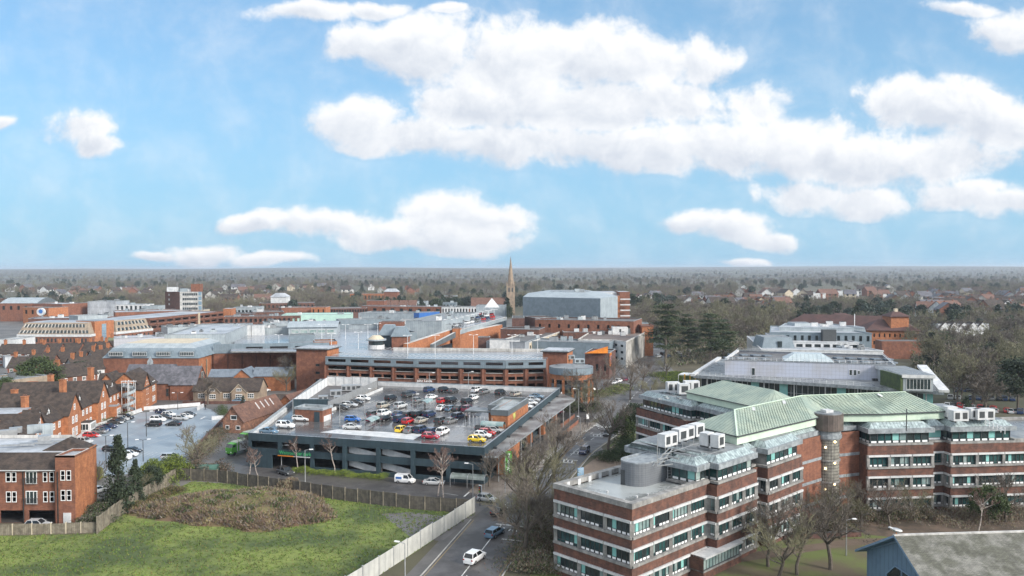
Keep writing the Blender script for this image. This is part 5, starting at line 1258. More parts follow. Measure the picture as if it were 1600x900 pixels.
    bx(((707,513),(719,513)),15.4,6,brick_o,grey_r,'lift_tower')
    slantwall((719,521),(785,507),13.0,13.0,0,0,brick_o,3,'brick_wall'); slantwall((719,516),(792,495),14.6,14.6,12.9,12.9,grey_l,1,'metal_band')
    bx(((651,508),(706,507)),15.6,12,grey_l,roof_w,'plant_screen',4); bx(((625,520),(652,519)),14.6,9,grey_m,grey_r,'wing')
    m = MB(); pts_ = [G2(x,y,14.5) for x,y in ((718,514),(790,496),(762,486),(690,500))]; m.prism(ccw(pts_), 13.9, 14.5, conc, deck_l); m.build('parking_deck', T)
    m = MB()
    for k in range(9):
        p = G2(700+k*9,500-k*2.0,17); m.bar((p.x,p.y,14.5),(p.x,p.y,17.2),.3,metal_w); m.bar((p.x-2,p.y,17.2),(p.x+2,p.y,17.2),.3,metal_w)
    m.build('shade_frames', T)
    bx(((744,478),(789,478)),19,16,grey_l,grey_l,'plant_room'); c = G2(768,481,19)+Vector((0,8)); m = MB(); s = [c+Vector(v) for v in ((-4,-4),(4,-4),(4,4),(-4,4))]
    for k in range(4): m.face([(s[k].x,s[k].y,19),(s[(k+1)%4].x,s[(k+1)%4].y,19),(c.x,c.y,24)], white)
    m.build('pyramid_rooflight', T)
    bx(((655,489),(687,487)),17,4,blue_c,blue_c,'blue_plant_box'); bx(((560,489),(660,490)),15.5,20,grey_l,grey_r,'wing',5); bx(((625,500),(652,500)),14,10,white,roof_w,'wing',1)
    bx(((592,503),(628,503)),15,8,brick_r,roof_w,'wing',0); bx(((690,502),(745,488)),17.5,16,grey_l,grey_r,'wing',6)
    # right half: brick backs, dark louvred tower
    bx(((782,514),(842,515)),12.6,14,brick_b,roof_d,'wing',1); bx(((800,495),(818,495)),16.5,8,anth,roof_d,'louvre_tower'); 
    o, q3 = bx(((800,497),(819,497)),16.2,10,brick_d,roof_d,'dark_block'); bx(((819,494),(836,497)),16.2,12,cream and brick_d,roof_d,'dark_block')
    bx(((836,499),(990,502)),16,22,brick_r,roof_d,'wing',8,ops=[(10,12.2,14,.25)])
    bx(((760,533),(820,535)),11.6,5,roof_w,roof_w,'low_unit',0); bx(((747,527),(765,527)),12.8,4,brick_d,roof_w,'low_unit')
    for (x0,x1,y) in ((765,790,531),(790,812,531)): bx(((x0,y),(x1,y)),12.4,4,white,white,'cooling_unit')
    return T
mall()
TB = [  # px front top edge (x0,x1,y0,y1), z, depth, wall, roof, openings, rooftop units, name, label
 (825,952,533,536,10.5,14,grey_m,grey_r,None,3,'retail_building','low retail building with long grey ribbed roof edge behind the round brick tower'),
 (914,952,551,552,9.5,16,brick_d,roof_d,[(3,3,5.5,.3)],0,'retail_building','dark brown brick shop building with orange sign right of the round tower'),
 (565,735,478,480,13,14,brick_r,roof_w,[(12,9.5,11.5,.4)],5,'shop_building','long brick shop row with white roof beyond the blue rooftop box'),
 (0,58,474,474,14,26,brick_r,grey_l,[(5,9,12,.35)],1,'office_block','red brick office at far left edge under a pale curved roof'),
 (36,76,480,481,12,16,brick_o,grey_r,[(4,7,10,.4)],0,'office_block','orange brick block right of the curved-roof office'),
 (78,98,476,476,13,12,cream,roof_w,None,1,'warehouse','small cream block with pale roof between two brick blocks'),
 (97,139,475,473,14,30,brick_r,roof_w,None,2,'department_store','windowless red brick store with white roof edge'),
 (137,181,471,471,15.5,20,roof_w,roof_w,None,2,'plant_building','pale silver rooftop plant building beside the red brick store'),
 (180,223,476,476,13,18,white,roof_w,[(6,9,12,.5)],2,'retail_building','white flat-roofed building right of the silver plant building'),
 (222,247,478,478,14.5,12,grey_l,white,None,1,'plant_building','white box building left of the tower block'),
 (247,268,481,481,12.5,12,brick_o,grey_r,[(4,9,11,.4)],0,'office_block','small orange brick building just left of the tower block'),
 (44,150,498,496,12.5,18,brick_d,roof_w,None,3,'retail_building','dark red brick building with long white roof above the beige mansard office'),
 (150,172,493,492,14,8,grey_l,grey_l,None,1,'plant_building','silver clad box above the brick stair block'),
 (122,168,494,492,15.6,12,grey_l,roof_w,None,0,'plant_building','long silver clad box over the beige mansard office'),
 (0,60,466,466,12,16,brick_b,tile_br,[(8,7,9,.4)],0,'apartment_block','brown brick block with dark roof beyond the curved-roof office'),
 (180,300,488,485,14,26,brick_r,roof_w,None,6,'retail_building','wide white-roofed building behind the red brick multi-storey'),
 (265,318,484,484,13,10,cream,roof_w,[(9,8,11,.5)],2,'office_block','cream building at the foot of the tower block'),
 (365,400,480,480,14,16,grey_l,roof_w,[(6,9,12,.6)],2,'office_block','glass and grey building right of the tower block'),
 (353,395,490,490,12,14,brick_b,grey_r,[(8,8,10,.4)],1,'shop_building','brown brick building with dark canopy right of the red multi-storey'),
 (395,444,488,487,12.5,18,brick_b,roof_d,[(6,8.5,11,.3)],2,'shop_building','dark brick building with white doors left of the mint green roof'),
 (440,486,481,480,13,14,brick_r,grey_r,None,2,'shop_building','red brick building just above the mint green roof'),
 (486,509,480,480,13.5,12,brick_o,grey_r,[(3,9,12,.3)],0,'shop_building','orange brick corner building right of the red brick one'),
 (440,548,492,491,12,22,mint,mint,None,2,'market_hall','long building with mint green roof'),
 (508,574,482,481,12,16,brick_d,roof_w,[(16,9,11,.6)],0,'arcade_building','white-roofed arcade with a row of dark arches'),
 (405,491,474,473,12,18,brick_b,grey_r,[(14,8,10.5,.4)],1,'school_building','long low dark brick building in front of the far trees, with a rooftop pavilion'),
 (423,447,464,464,17,10,white,cream,None,0,'pavilion','small white pavilion with pyramid roof above the low dark building'),
 (547,601,459,459,13,14,brick_o,conc_l,[(10,7,11,.5)],0,'school_building','long orange brick school among the far trees'),
 (600,621,456,456,17,10,brick_r,roof_w,None,0,'school_building','brick hall with white pitched roof right of the long school'),
 (573,600,470,470,14,12,brick_r,mint,None,0,'shop_building','brick gable-ended shop with mint roof left of the half-timbered row'),
 (643,666,471,471,12.5,12,grey_l,roof_w,[(6,8,11,.5)],1,'apartment_block','pale grey flats right of the half-timbered row'),
 (672,712,473,473,12.5,12,grey_m,grey_m,[(8,8,11,.5)],1,'office_block','grey office with blue-grey roof before the far trees'),
 (690,745,480,480,13,12,white,roof_w,[(12,9,12,.5)],3,'retail_building','white retail building with small rooftop units left of the pyramid rooflight'),
 (350,470,495,493,11.5,12,brick_b,grey_r,[(16,8,10,.5)],4,'shop_building','long brown shop terrace below the mint green roof'),
 (455,530,505,503,12.2,10,grey_l,roof_w,None,5,'retail_building','grey retail roof crowded with white units below the mint green roof'),
 (0,25,530,530,9,14,white,roof_w,[(4,4,7,.5)],0,'retail_building','white flat-roofed shop at the left edge below the beige mansard office'),
 (-30,14,590,594,7.5,12,beige,grey_r,[(5,4.8,6.4,.3),(5,1.5,3.2,.3)],1,'apartment_block','beige brick flats cut by the left edge beside the large dark tree'),
 (8,42,558,556,4.5,9,roof_w,roof_w,None,0,'garage','low white-roofed garage left of the red parasols'),
 (1235,1330,506,505,8,6,brick_o,grey_r,None,0,'annexe','low brick annexe left of the red-roofed office'),
]
def town():
    for i, (x0,x1,y0,y1,z,dp,wl,rf,ops,nu,nm,lab) in enumerate(TB):
        a = G(x0,y0,z); b = G(x1,y1,z)
        T = thing(nm, lab, nm.replace('_',' '), ((a.x+b.x)/2,(a.y+b.y)/2,0))
        o, q = blk(T, ((x0,y0),(x1,y1)), z, dp, wl, rf, ops=ops, name='wall', hole=False)
        if nu: units(T, q, z-.4, nu, i+40, smin=1.5, smax=4)
        if lab.startswith('small white pavilion') or lab.startswith('brick hall'):
            m = MB(); hip(m, q, z, z+3.2, 3, roof_w, .5); m.build('roof', T)
        if 'orange sign' in lab:
            m = MB(); c, e = q[1], q[2]; w = lambda u, zz: wpt(c,e,u,zz,.15)
            for (u0,z0,u1,z1) in ((1,4.5,1,9.3),(3.4,4.5,3.4,9.3),(1,4.5,3.4,4.5),(1,9.3,3.4,9.3)): m.bar(w(u0,z0),w(u1,z1),.35,org_p,.3)
            m.build('sign_frame', T); m = MB(); m.bar(w(1.2,7),w(3.2,7),.12,blue_c,3.0); m.build('sign_panel', T)
            m = MB(); m.face([(c.x-9,c.y,9.5),(c.x-.5,c.y,9.5),(c.x-.5,c.y,12.0)], org_p); m.face([(c.x-9,c.y+.6,9.5),(c.x-.5,c.y+.6,12.0),(c.x-.5,c.y+.6,9.5)], org_p); m.face([(c.x-9,c.y,9.5),(c.x-.5,c.y,12.0),(c.x-.5,c.y+.6,12.0),(c.x-9,c.y+.6,9.5)], red_p); m.face([(c.x-.5,c.y,9.5),(c.x-.5,c.y+.6,9.5),(c.x-.5,c.y+.6,12),(c.x-.5,c.y,12)], org_p); m.build('orange_fin', T)
        if 'pale curved roof' in lab:
            m = MB(); n_ = 8
            for k in range(n_):
                t0, t1 = k/n_, (k+1)/n_; P = lambda r_, t: (r_.x+(q[3]-q[0]).x*t, r_.y+(q[3]-q[0]).y*t, 14.1+4*math.sin(math.pi*t))
                m.face([P(q[0],t0),P(q[1],t0),P(q[1],t1),P(q[0],t1)], grey_l)
            m.face([P(q[1],k/8) for k in range(9)], anth); m.build('roof', T)
town()
def mansard_office(label, x0, x1, ytop, z, n, flip=False, x1b=None, y1=None, loc=None):
    a, b = G2(x0,ytop,z), G2(x1,y1 or ytop,z); T = thing('mansard_office', label, 'office building', ((a.x+b.x)/2,a.y,0))
    d = (b-a).normalized(); nn = Vector((-d.y,d.x)); L = (b-a).length; s = 2.6
    lo = [a-d*s*.9-nn*s, b+d*s*.9-nn*s, b+d*s*.9+nn*22, a-d*s*.9+nn*22]; up = [a,b,b+nn*20,a+nn*20]; zb = z-5.2
    m = MB(); m.prism(lo, 0, zb-1.6, brick_r); m.build('brick_wall', T)
    m = MB(); ring(m, inset(lo,-.25), inset(lo,.4), zb-1.6, zb-.4, white); m.build('white_band', T)
    m = MB()
    for k in range(4):
        e, f_, g_, h_ = lo[k], lo[(k+1)%4], up[(k+1)%4], up[k]; m.face([(e.x,e.y,zb-.4),(f_.x,f_.y,zb-.4),(g_.x,g_.y,z),(h_.x,h_.y,z)], beige)
    m.face([(v.x,v.y,z) for v in up], roof_w); m.build('mansard_roof', T)
    Ll = (lo[1]-lo[0]).length
    for row, (t0, t1) in enumerate(((.08,.34),(.58,.86))):
        for i in range(n-row):
            t = (i+.7+row*.25)/(n+.2); w = MB()
            P = lambda u, tt, k=.06: (lambda A_, B_: Vector((A_.x,A_.y,0)).lerp(Vector((B_.x,B_.y,0)),tt)+Vector((-nn.x*k,-nn.y*k,zb-.4+(z-zb+.4)*tt)))(lo[0].lerp(lo[1],u), up[0].lerp(up[1],u))
            hw = .30/n
            w.face([P(t-hw,t0),P(t+hw,t0),P(t+hw,t1),P(t-hw,t1)], glass); w.bar(P(t-hw*1.3,t0),P(t-hw*1.3,t1),.2,conc_l,.5); w.build('window', T)
    for i in range(n-1):
        w = MB(); u = Ll*(i+.8)/n; w.face([wpt(lo[0],lo[1],u,zb-4.2,.03),wpt(lo[0],lo[1],u+.9,zb-4.2,.03),wpt(lo[0],lo[1],u+.9,zb-2.4,.03),wpt(lo[0],lo[1],u,zb-2.4,.03)], glass); w.build('lower_window', T)
    return T
mansard_office('long beige mansard office with two rows of slanted windows and white band', 40, 137, 504, 14, 19)
mansard_office('shorter beige mansard office right of the brick stair block', 180, 227, 501, 14, 9, y1=497)
def misc_town():
    a, b = G2(148,502,14.5), G2(178,500,14.5); T = thing('stair_block', 'orange-red brick stair block with tall glass strip between the beige mansard offices', 'building', (a.x,a.y,0)); q = rect(a,(b-a),(b-a).length,14)
    m = MB(); m.prism(q,0,14.5,brick_o,grey_r); m.build('wall',T); L=(b-a).length; window(T,q[0],q[1],L*.36,L*.6,4.5,13,3,6,.05,.2,metal_g,glass_b)
    # red multi-storey running away to the right
    a, b = G2(233,497,14), G2(350,486,14); T = thing('multi_storey_car_park', 'dark red brick multi-storey car park with open slots, in front of the tower block', 'car park', (a.x,a.y,0)); q = rect(a,(b-a),(b-a).length,30); L = (b-a).length
    m = MB(); ops = [(L*(i+.15)/10,L*(i+.9)/10,z,z+1.1) for i in range(10) for z in (11.3,8.3)]+[(L*(i+.2)/24,L*(i+.75)/24,5,6.2) for i in range(24)]
    facade(m,q[0],q[1],0,14,brick_b,ops,.6); 
    for k in (1,2,3): facade(m,q[k],q[(k+1)%4],0,14,brick_b)
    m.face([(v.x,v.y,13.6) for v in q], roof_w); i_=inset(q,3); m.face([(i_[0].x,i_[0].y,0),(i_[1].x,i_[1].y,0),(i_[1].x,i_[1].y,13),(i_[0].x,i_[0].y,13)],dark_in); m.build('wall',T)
    for zz in (13.2,10.5,7.6): m = MB(); m.bar(wpt(q[0],q[1],0,zz,.2),wpt(q[0],q[1],L,zz,.2),.3,brick_r,.6); m.build('concrete_band',T)
    m = MB(); m.box((wpt(q[0],q[1],L*.62,0,.6).x,wpt(q[0],q[1],L*.62,0,.6).y,0),(1,.8,14.5),cream); m.build('pilaster',T)
    m = MB(); m.prism(rect(q[1]-Vector((0,1)),(1,0),5,8),0,15.6,brick_o,roof_w); m.build('stair_tower',T)
    # tower block
    Y = 520; A_ = AtY(281,456,Y); B_ = AtY(316,455,Y); Cc = AtY(258,457,Y+14); z = A_.z
    T = thing('tower_block', 'white and glass tower block with brown brick end wall and rooftop masts', 'tower block', (A_.x,A_.y,0))
    m = MB(); a, b = V2(A_), V2(B_); c = V2(Cc); q = [c,a,b,b+(c-a)]
    facade(m,c,a,0,z,brick_b); facade(m,a,b,0,z,conc_l); facade(m,b,q[3],0,z,brick_b); facade(m,q[3],c,0,z,brick_b); m.face([(v.x,v.y,z) for v in q],grey_r); m.build('wall',T)
    L = (b-a).length
    for k in range(6):
        w = MB(); z0 = z-2.4-k*3.1; w.face([wpt(a,b,L*.12,z0,.06),wpt(a,b,L*.80,z0,.06),wpt(a,b,L*.80,z0+1.5,.06),wpt(a,b,L*.12,z0+1.5,.06)],glass)
        for j in range(9): w.bar(wpt(a,b,L*(.12+.085*j),z0,.1),wpt(a,b,L*(.12+.085*j),z0+1.5,.1),.15,white)
        w.build('window_band',T); w = MB(); w.face([wpt(a,b,L*.83,z0,.06),wpt(a,b,L*.97,z0,.06),wpt(a,b,L*.97,z0+2.4,.06),wpt(a,b,L*.83,z0+2.4,.06)],glass_b); w.build('stair_window',T)
        if k < 3: w = MB(); w.face([wpt(c,a,5,z0-.5,.06),wpt(c,a,7,z0-.5,.06),wpt(c,a,7,z0+.8,.06),wpt(c,a,5,z0+.8,.06)],conc_l); w.build('end_window',T)
    for (x,y,s,mm) in ((270,450,(6,4,3),white),(289,452,(5,4,2),grey_l),(308,447,(6,5,5),brick_r),(300,452,(4,3,1.6),white)):
        p = AtY(x,456,Y+6); m = MB(); m.box((p.x,p.y,z),s,mm); m.build('plant_room',T)
    m = MB()
    for x in (262,277,305,313): p = AtY(x,456,Y+6); m.bar((p.x,p.y,z),(p.x,p.y,z+6),.22,metal_g)
    m.build('mast',T)
    # white drum sign
    p = AtY(66,487,560); T = thing('drum_sign', 'white round sign with blue mark above the dark red brick building', 'sign', (p.x,p.y,0)); m = MB(); m.tube((p.x,p.y,p.z),(p.x,p.y-2,p.z),2.7,2.7,white,20); m.build('disc',T); m = MB(); m.tube((p.x+.2,p.y-2.05,p.z+.3),(p.x+.2,p.y-2.1,p.z+.3),1.5,1.5,blue_c,12); m.build('blue_mark',T); m = MB(); m.tube((p.x,p.y,0),(p.x,p.y,p.z-2.5),.8,.8,metal_g,8); m.build('post',T)
misc_town()
# gabled shops and houses near the left edge
def shop(label, x, y, z, ex, L, W, ze, zr, wall=brick_r, roof=tile_br, front=None, timb=False, chim=1, wins=3, cat='house', nm='gabled_house', pos=None):
    o = pos or G2(x,y,z); T = thing(nm, label, cat, (o.x,o.y,0)); wm, rm = MB(), MB(); ex = V2(ex).normalized(); ey = Vector((-ex.y,ex.x))
    gable(wm, rm, o, ex, L, W, 0, ze, zr, wall, roof); wm.build('wall', T); rm.build('roof', T)
    for i in range(wins):
        for zz in ((ze-1.8,) if ze < 4.5 else (ze-1.8, ze-4.4)):
            if zz > .3: window(T, o, o+ex*L, L*(i+.5)/wins-.6, L*(i+.5)/wins+.6, zz, zz+1.3, 2, 1, .04, .16)
    for k in range(chim): c = o+ex*(L*(.12+.76*k))+ey*W*.5; chimney(T, c.x, c.y, ze, zr+1.6, 1.0, .8, 0, brick_o, 2)
    if timb:
        a, b = (o+ey*W, o) if timb == 'L' else (o+ex*L, o+ex*L+ey*W)
        m = MB(); P = lambda u, z_, k=.06: wpt(a,b,u,z_,k); m.face([P(.1,ze-2),P(W-.1,ze-2),P(W-.1,ze),P(W/2,zr-.2),P(.1,ze)], white); m.build('white_gable', T)
        m = MB()
        for u in np.arange(.6,W-.3,.9): top = ze+(zr-ze)*(1-abs(u-W/2)/(W/2))-.3; m.bar(P(u,ze-2,.1),P(u,top,.1),.16,metal_d)
        for z_ in (ze-1.9,ze): m.bar(P(.1,z_,.1),P(W-.1,z_,.1),.08,metal_d,.16)
        m.build('timber_framing', T)
    if front:
        m = MB(); m.bar(wpt(o,o+ex*L,.2,1.6,.15),wpt(o,o+ex*L,L-.2,1.6,.15),.2,front,1.0); m.build('shop_fascia', T)
    return T
bl_ = mat('blue shop front', (.03,.09,.30), None, 1, .4)
SH = [('brick shop with dark tiled roof left of the blue shop front',95,592,5,(.55,.83),12,9,5.5,9.0,brick_r,tile_br,None,False,1,4),
 ('half-timbered shop with white gable and blue shop front',118,580,6,(.55,.83),10,8,6,10,white,tile_br,bl_,'L',1,3),
 ('low shop with white dormers between the two half-timbered gables',128,572,5.5,(.55,.83),14,7,5.6,8.6,white,tile_br,bl_,False,1,4),
 ('half-timbered shop with white gable farther along the street',150,566,6,(.6,.8),9,8,6,10,white,tile_br,None,'L',1,2),
 ('brick gabled shop with pink-red wall near the grey mansard',158,563,6,(.75,.66),8,8,6.2,9.6,brick_o,tile_br,bl_,False,1,2),
 ('brick gabled shop beside the grey mansard block',170,560,6,(.75,.66),8,9,6.2,9.8,brick_o,tile_br,bl_,'L',1,2)]
for s in SH: shop(*s, cat='shop', nm='gabled_shop')
HS = [(-5,552,10,brick_r,'first house of the dark-roofed row, at the left edge'),(24,552,11,brick_r,'second house of the dark-roofed row below the beige mansard office'),(52,551,10,brick_r,'third house of the dark-roofed row below the beige mansard office'),(80,550,11,brick_r,'fourth house of the dark-roofed row below the beige mansard office'),(108,549,9,brick_o,'fifth house of the dark-roofed row, with orange brick'),(130,548,9,brick_r,'last house of the dark-roofed row, nearest the brick stair block')]
for i, (x,y,L,wl,lab) in enumerate(HS): shop(lab,x,y,5.2,(1,.02),L,8.5,5.2,8.6,wl,tile_br,None,False,1+i%2,3)
H2 = [(40,570,9,'short brick house with dark roof behind the red parasols'),(62,566,11,'brown-roofed house in the second row left of the shops'),(86,565,10,'brown-roofed house in the second row nearest the shops'),(12,574,8,'brick house with white bay windows behind the white-roofed garage'),(150,546,9,'dark-roofed house just left of the moss-green roof'),(166,540,9,'house with moss-green roof at the foot of the shorter mansard office')]
for x,y,L,lab in H2: shop(lab,x,y,4.8,(1,.1),L,8,4.8,8.2,brick_r if x < 140 else brick_b,tile_br if x != 166 else mat('mossy roof', (.13,.15,.09), (.08,.09,.06), .4, .9),None,False,1,3)
for i, x in enumerate((596,610,624,638)): shop('half-timbered gabled shop, number %s from the left in the small timbered row' % ('one','two','three','four')[i], x,478,9,(1,0),6.5,10,9,13.5,white,tile_rd,None,False,0,1,cat='shop',nm='gabled_shop')
# cinema block, stepped white block, rendered store, diagonal beige building, spire
def cinema():
    z = 21.0; P_ = [(817,470),(938,468),(965,465)]
    a, b, c = G2(818,467,z), G2(938,476,z-1), G2(964,468,z); T = thing('cinema_building', 'large windowless blue-grey clad cinema box with shallow domed roof', 'cinema', (a.x,a.y,0))
    D_ = 400; a = V2(AtY(817,470,D_+20)); b = V2(AtY(938,474,D_-5)); c = V2(AtY(965,470,D_+25)); d = V2(AtY(950,465,D_+75)); e = V2(AtY(825,465,D_+85)); q = [a,b,c,d,e]; zt = 40-(466-420)*D_/1244
    m = MB()
    for k in range(5): facade(m,q[k],q[(k+1)%5],0,zt,grey_m if k != 1 else grey_l)
    m.build('wall',T); m = MB(); i_ = inset(q,14)
    for k in range(5): m.face([(q[k].x,q[k].y,zt),(q[(k+1)%5].x,q[(k+1)%5].y,zt),(i_[(k+1)%5].x,i_[(k+1)%5].y,zt+2.4),(i_[k].x,i_[k].y,zt+2.4)],grey_l)
    m.face([(v.x,v.y,zt+2.4) for v in i_],grey_r); m.build('roof',T); units(T,[i_[0],i_[1],i_[2],i_[3]],zt+2.4,4,9)
    Y = 470; T = thing('hotel_building', 'stepped white and glass building with brick towers behind the blue-grey cinema', 'hotel', (30,470,0))
    for (x0,x1,y,w_,dp) in ((905,958,460,white,20),(915,963,457,white,30)):
        a, b = AtY(x0,y,Y), AtY(x1,y,Y); m = MB(); m.prism(rect(a,(1,-.05),b.x-a.x,dp),0,a.z,w_,roof_w); m.build('white_wing',T); Y += 6
    for (x0,x1,y,w_) in ((962,968,462,brick_o),(968,984,456,brick_r)):
        a, b = AtY(x0,y,462), AtY(x1,y,462); m = MB(); m.prism(rect(a,(1,0),b.x-a.x,16),0,a.z,w_,roof_w); m.build('brick_tower',T)
    a, b = AtY(970,463,460), AtY(984,463,460)
    for k in range(5): m = MB(); m.box(((a.x+b.x)/2,459.6,a.z-3.2*k-2),(b.x-a.x+.6,.5,.7),white); m.build('balcony_band',T)
    for k in range(8): p = AtY(912+k*6,461.5,469.5); m = MB(); m.box((p.x,p.y,p.z-1.2),(1.3,.3,1.2),glass); m.build('window',T)
cinema()
def right_mall():
    a, b, c = G2(957,531,10.6), G2(978,534,10.6), G2(1013,517,10.6); T = thing('rendered_store', 'white rendered store block with brown flat roof and stained long side wall', 'shop', (a.x,a.y,0)); d = c+(a-b)*2.2; d = G2(905,521,10.6)
    m = MB(); q = [a,b,c,c+Vector((-26,4)),a+Vector((-14,3))]; L=(b-a).length; ops=[(L*.15,L*.35,z,z+1) for z in (8.2,5.6,3.0)]+[(L*.6,L*.8,z,z+1) for z in (8.2,5.6,3.0)]
    facade(m,a,b,0,10.6,white,ops,.2); facade(m,b,c,0,10.6,mat('stained render', (.50,.48,.45), (.25,.24,.22), .16, .8, dirt=.5)); facade(m,c,q[3],0,10.6,conc); facade(m,q[3],q[4],0,10.6,conc); facade(m,q[4],a,0,10.6,white); m.face([(v.x,v.y,10.3) for v in q],mat('brown roof felt',(.16,.125,.11),(.12,.095,.085),.1,.8)); i_=inset(q,.8); m.face([(i_[0].x,i_[0].y,0),(i_[1].x,i_[1].y,0),(i_[1].x,i_[1].y,10),(i_[0].x,i_[0].y,10)],glass); ring(m,inset(q,-.05),inset(q,.3),10.3,10.75,conc_l); m.build('wall',T)
    p = G(968,522,10.3); m = MB(); m.box((p.x,p.y,10.3),(7,5,3.2),white); m.box((p.x,p.y-2.55,11.4),(.8,.1,1.4),metal_d); m.build('lift_house',T); units(T,[q[4],q[0],q[2],q[3]],10.4,5,3)
    a, b = G2(826,536,10.2), G2(880,517,10.2); T = thing('office_terrace', 'cream building with a row of tall dark windows running diagonally behind the deck', 'office building', (a.x,a.y,0)); d_=(b-a).normalized(); n_=Vector((-d_.y,d_.x)); q=[a,b,b+n_*14,a+n_*14]; L=(b-a).length
    m = MB(); facade(m,a,b,0,10.2,cream,[(L*(i+.3)/11,L*(i+.7)/11,z0,z0+2.2) for i in range(11) for z0 in (6.8,3.6)],.25)
    for k in (1,2,3): facade(m,q[k],q[(k+1)%4],0,10.2,brick_b)
    i_=inset(q,1); m.face([(i_[0].x,i_[0].y,0),(i_[1].x,i_[1].y,0),(i_[1].x,i_[1].y,9.8),(i_[0].x,i_[0].y,9.8)],glass); m.face([(v.x,v.y,9.9) for v in q],roof_d); ring(m,inset(q,-.1),inset(q,.3),10.0,10.5,conc_l); m.build('wall',T); units(T,q,9.95,3,5)
    for (x0,x1,y,z,dp,wl,rf,nm,lab,nu) in ((880,985,519,11,16,brick_b,mat('pale domed rooflight',(.45,.5,.5),None,.2,.3),'retail_building','retail block with large pale rooflight and white tent-like tops right of the brick courtyard',5),(830,900,525,9,8,brick_b,roof_d,'retail_building','low brown roofed shops in the brick courtyard',3),(952,985,514,12.5,8,anth,roof_d,'plant_building','dark plant enclosure beside the orange brick tower',2),(995,1013,505,13,8,grey_l,roof_w,'retail_building','pale glass building just left of the tall evergreens',1)):
        a=G(x0,y,z); T=thing(nm,lab,nm.replace('_',' '),(a.x,a.y,0)); o,q=blk(T,((x0,y),(x1,y)),z,dp,wl,rf,name='wall'); units(T,q,z-.3,nu,x0)
        if 'tent' in lab:
            for xx in (900,958): p=G(xx,y-4,z); m=MB(); s=[Vector((p.x+v[0],p.y+v[1])) for v in ((-6,-3),(6,-3),(6,3),(-6,3))]; hip(m,s,z,z+2.6,5,roof_w,.1); m.build('roof_tent',T)
    a=G2(1003,510,13.5); T=thing('brick_tower','narrow orange brick tower at the left of the tall evergreens','tower',(a.x,a.y,0)); m=MB(); m.prism(rect(a,(1,0),5.2,9),0,13.5,brick_o,roof_d); ring(m,inset(rect(a,(1,0),5.2,9),-.25),inset(rect(a,(1,0),5.2,9),.2),13.3,13.9,brick_r); m.build('shaft',T)
right_mall()
def church():
    Y = 690; c = AtY(798,446,Y); zt = AtY(797,401,Y).z; zb = AtY(798,447,Y).z; w_ = 13/1244*Y
    T = thing('church', 'sandstone church tower with tall slender spire rising above the horizon', 'church', (c.x,Y,0))
    m = MB(); m.box((c.x,Y,0),(w_,w_,zb),stone_s); m.build('tower', T)
    for s in (-1,1):
        for t in (-1,1): p = MB(); p.tube((c.x+s*w_*.46,Y+t*w_*.46,zb),(c.x+s*w_*.46,Y+t*w_*.46,zb+4.5),.7,.05,stone_s,6); p.build('pinnacle', T)
    for k in (-1,1): b = MB(); b.box((c.x+k*w_*.2,Y-w_/2-.05,zb-5),(1.2,.1,3.6),metal_d); b.build('belfry_opening', T)
    m = MB(); m.tube((c.x,Y,zb),(c.x,Y,zt),w_*.42,.12,stone_s,8); m.build('spire', T)
    m = MB(); gable(m,m,(c.x-34,Y-7),(1,0),30,14,0,8,15,stone_s,tile_rd); m.build('nave', T)
church()
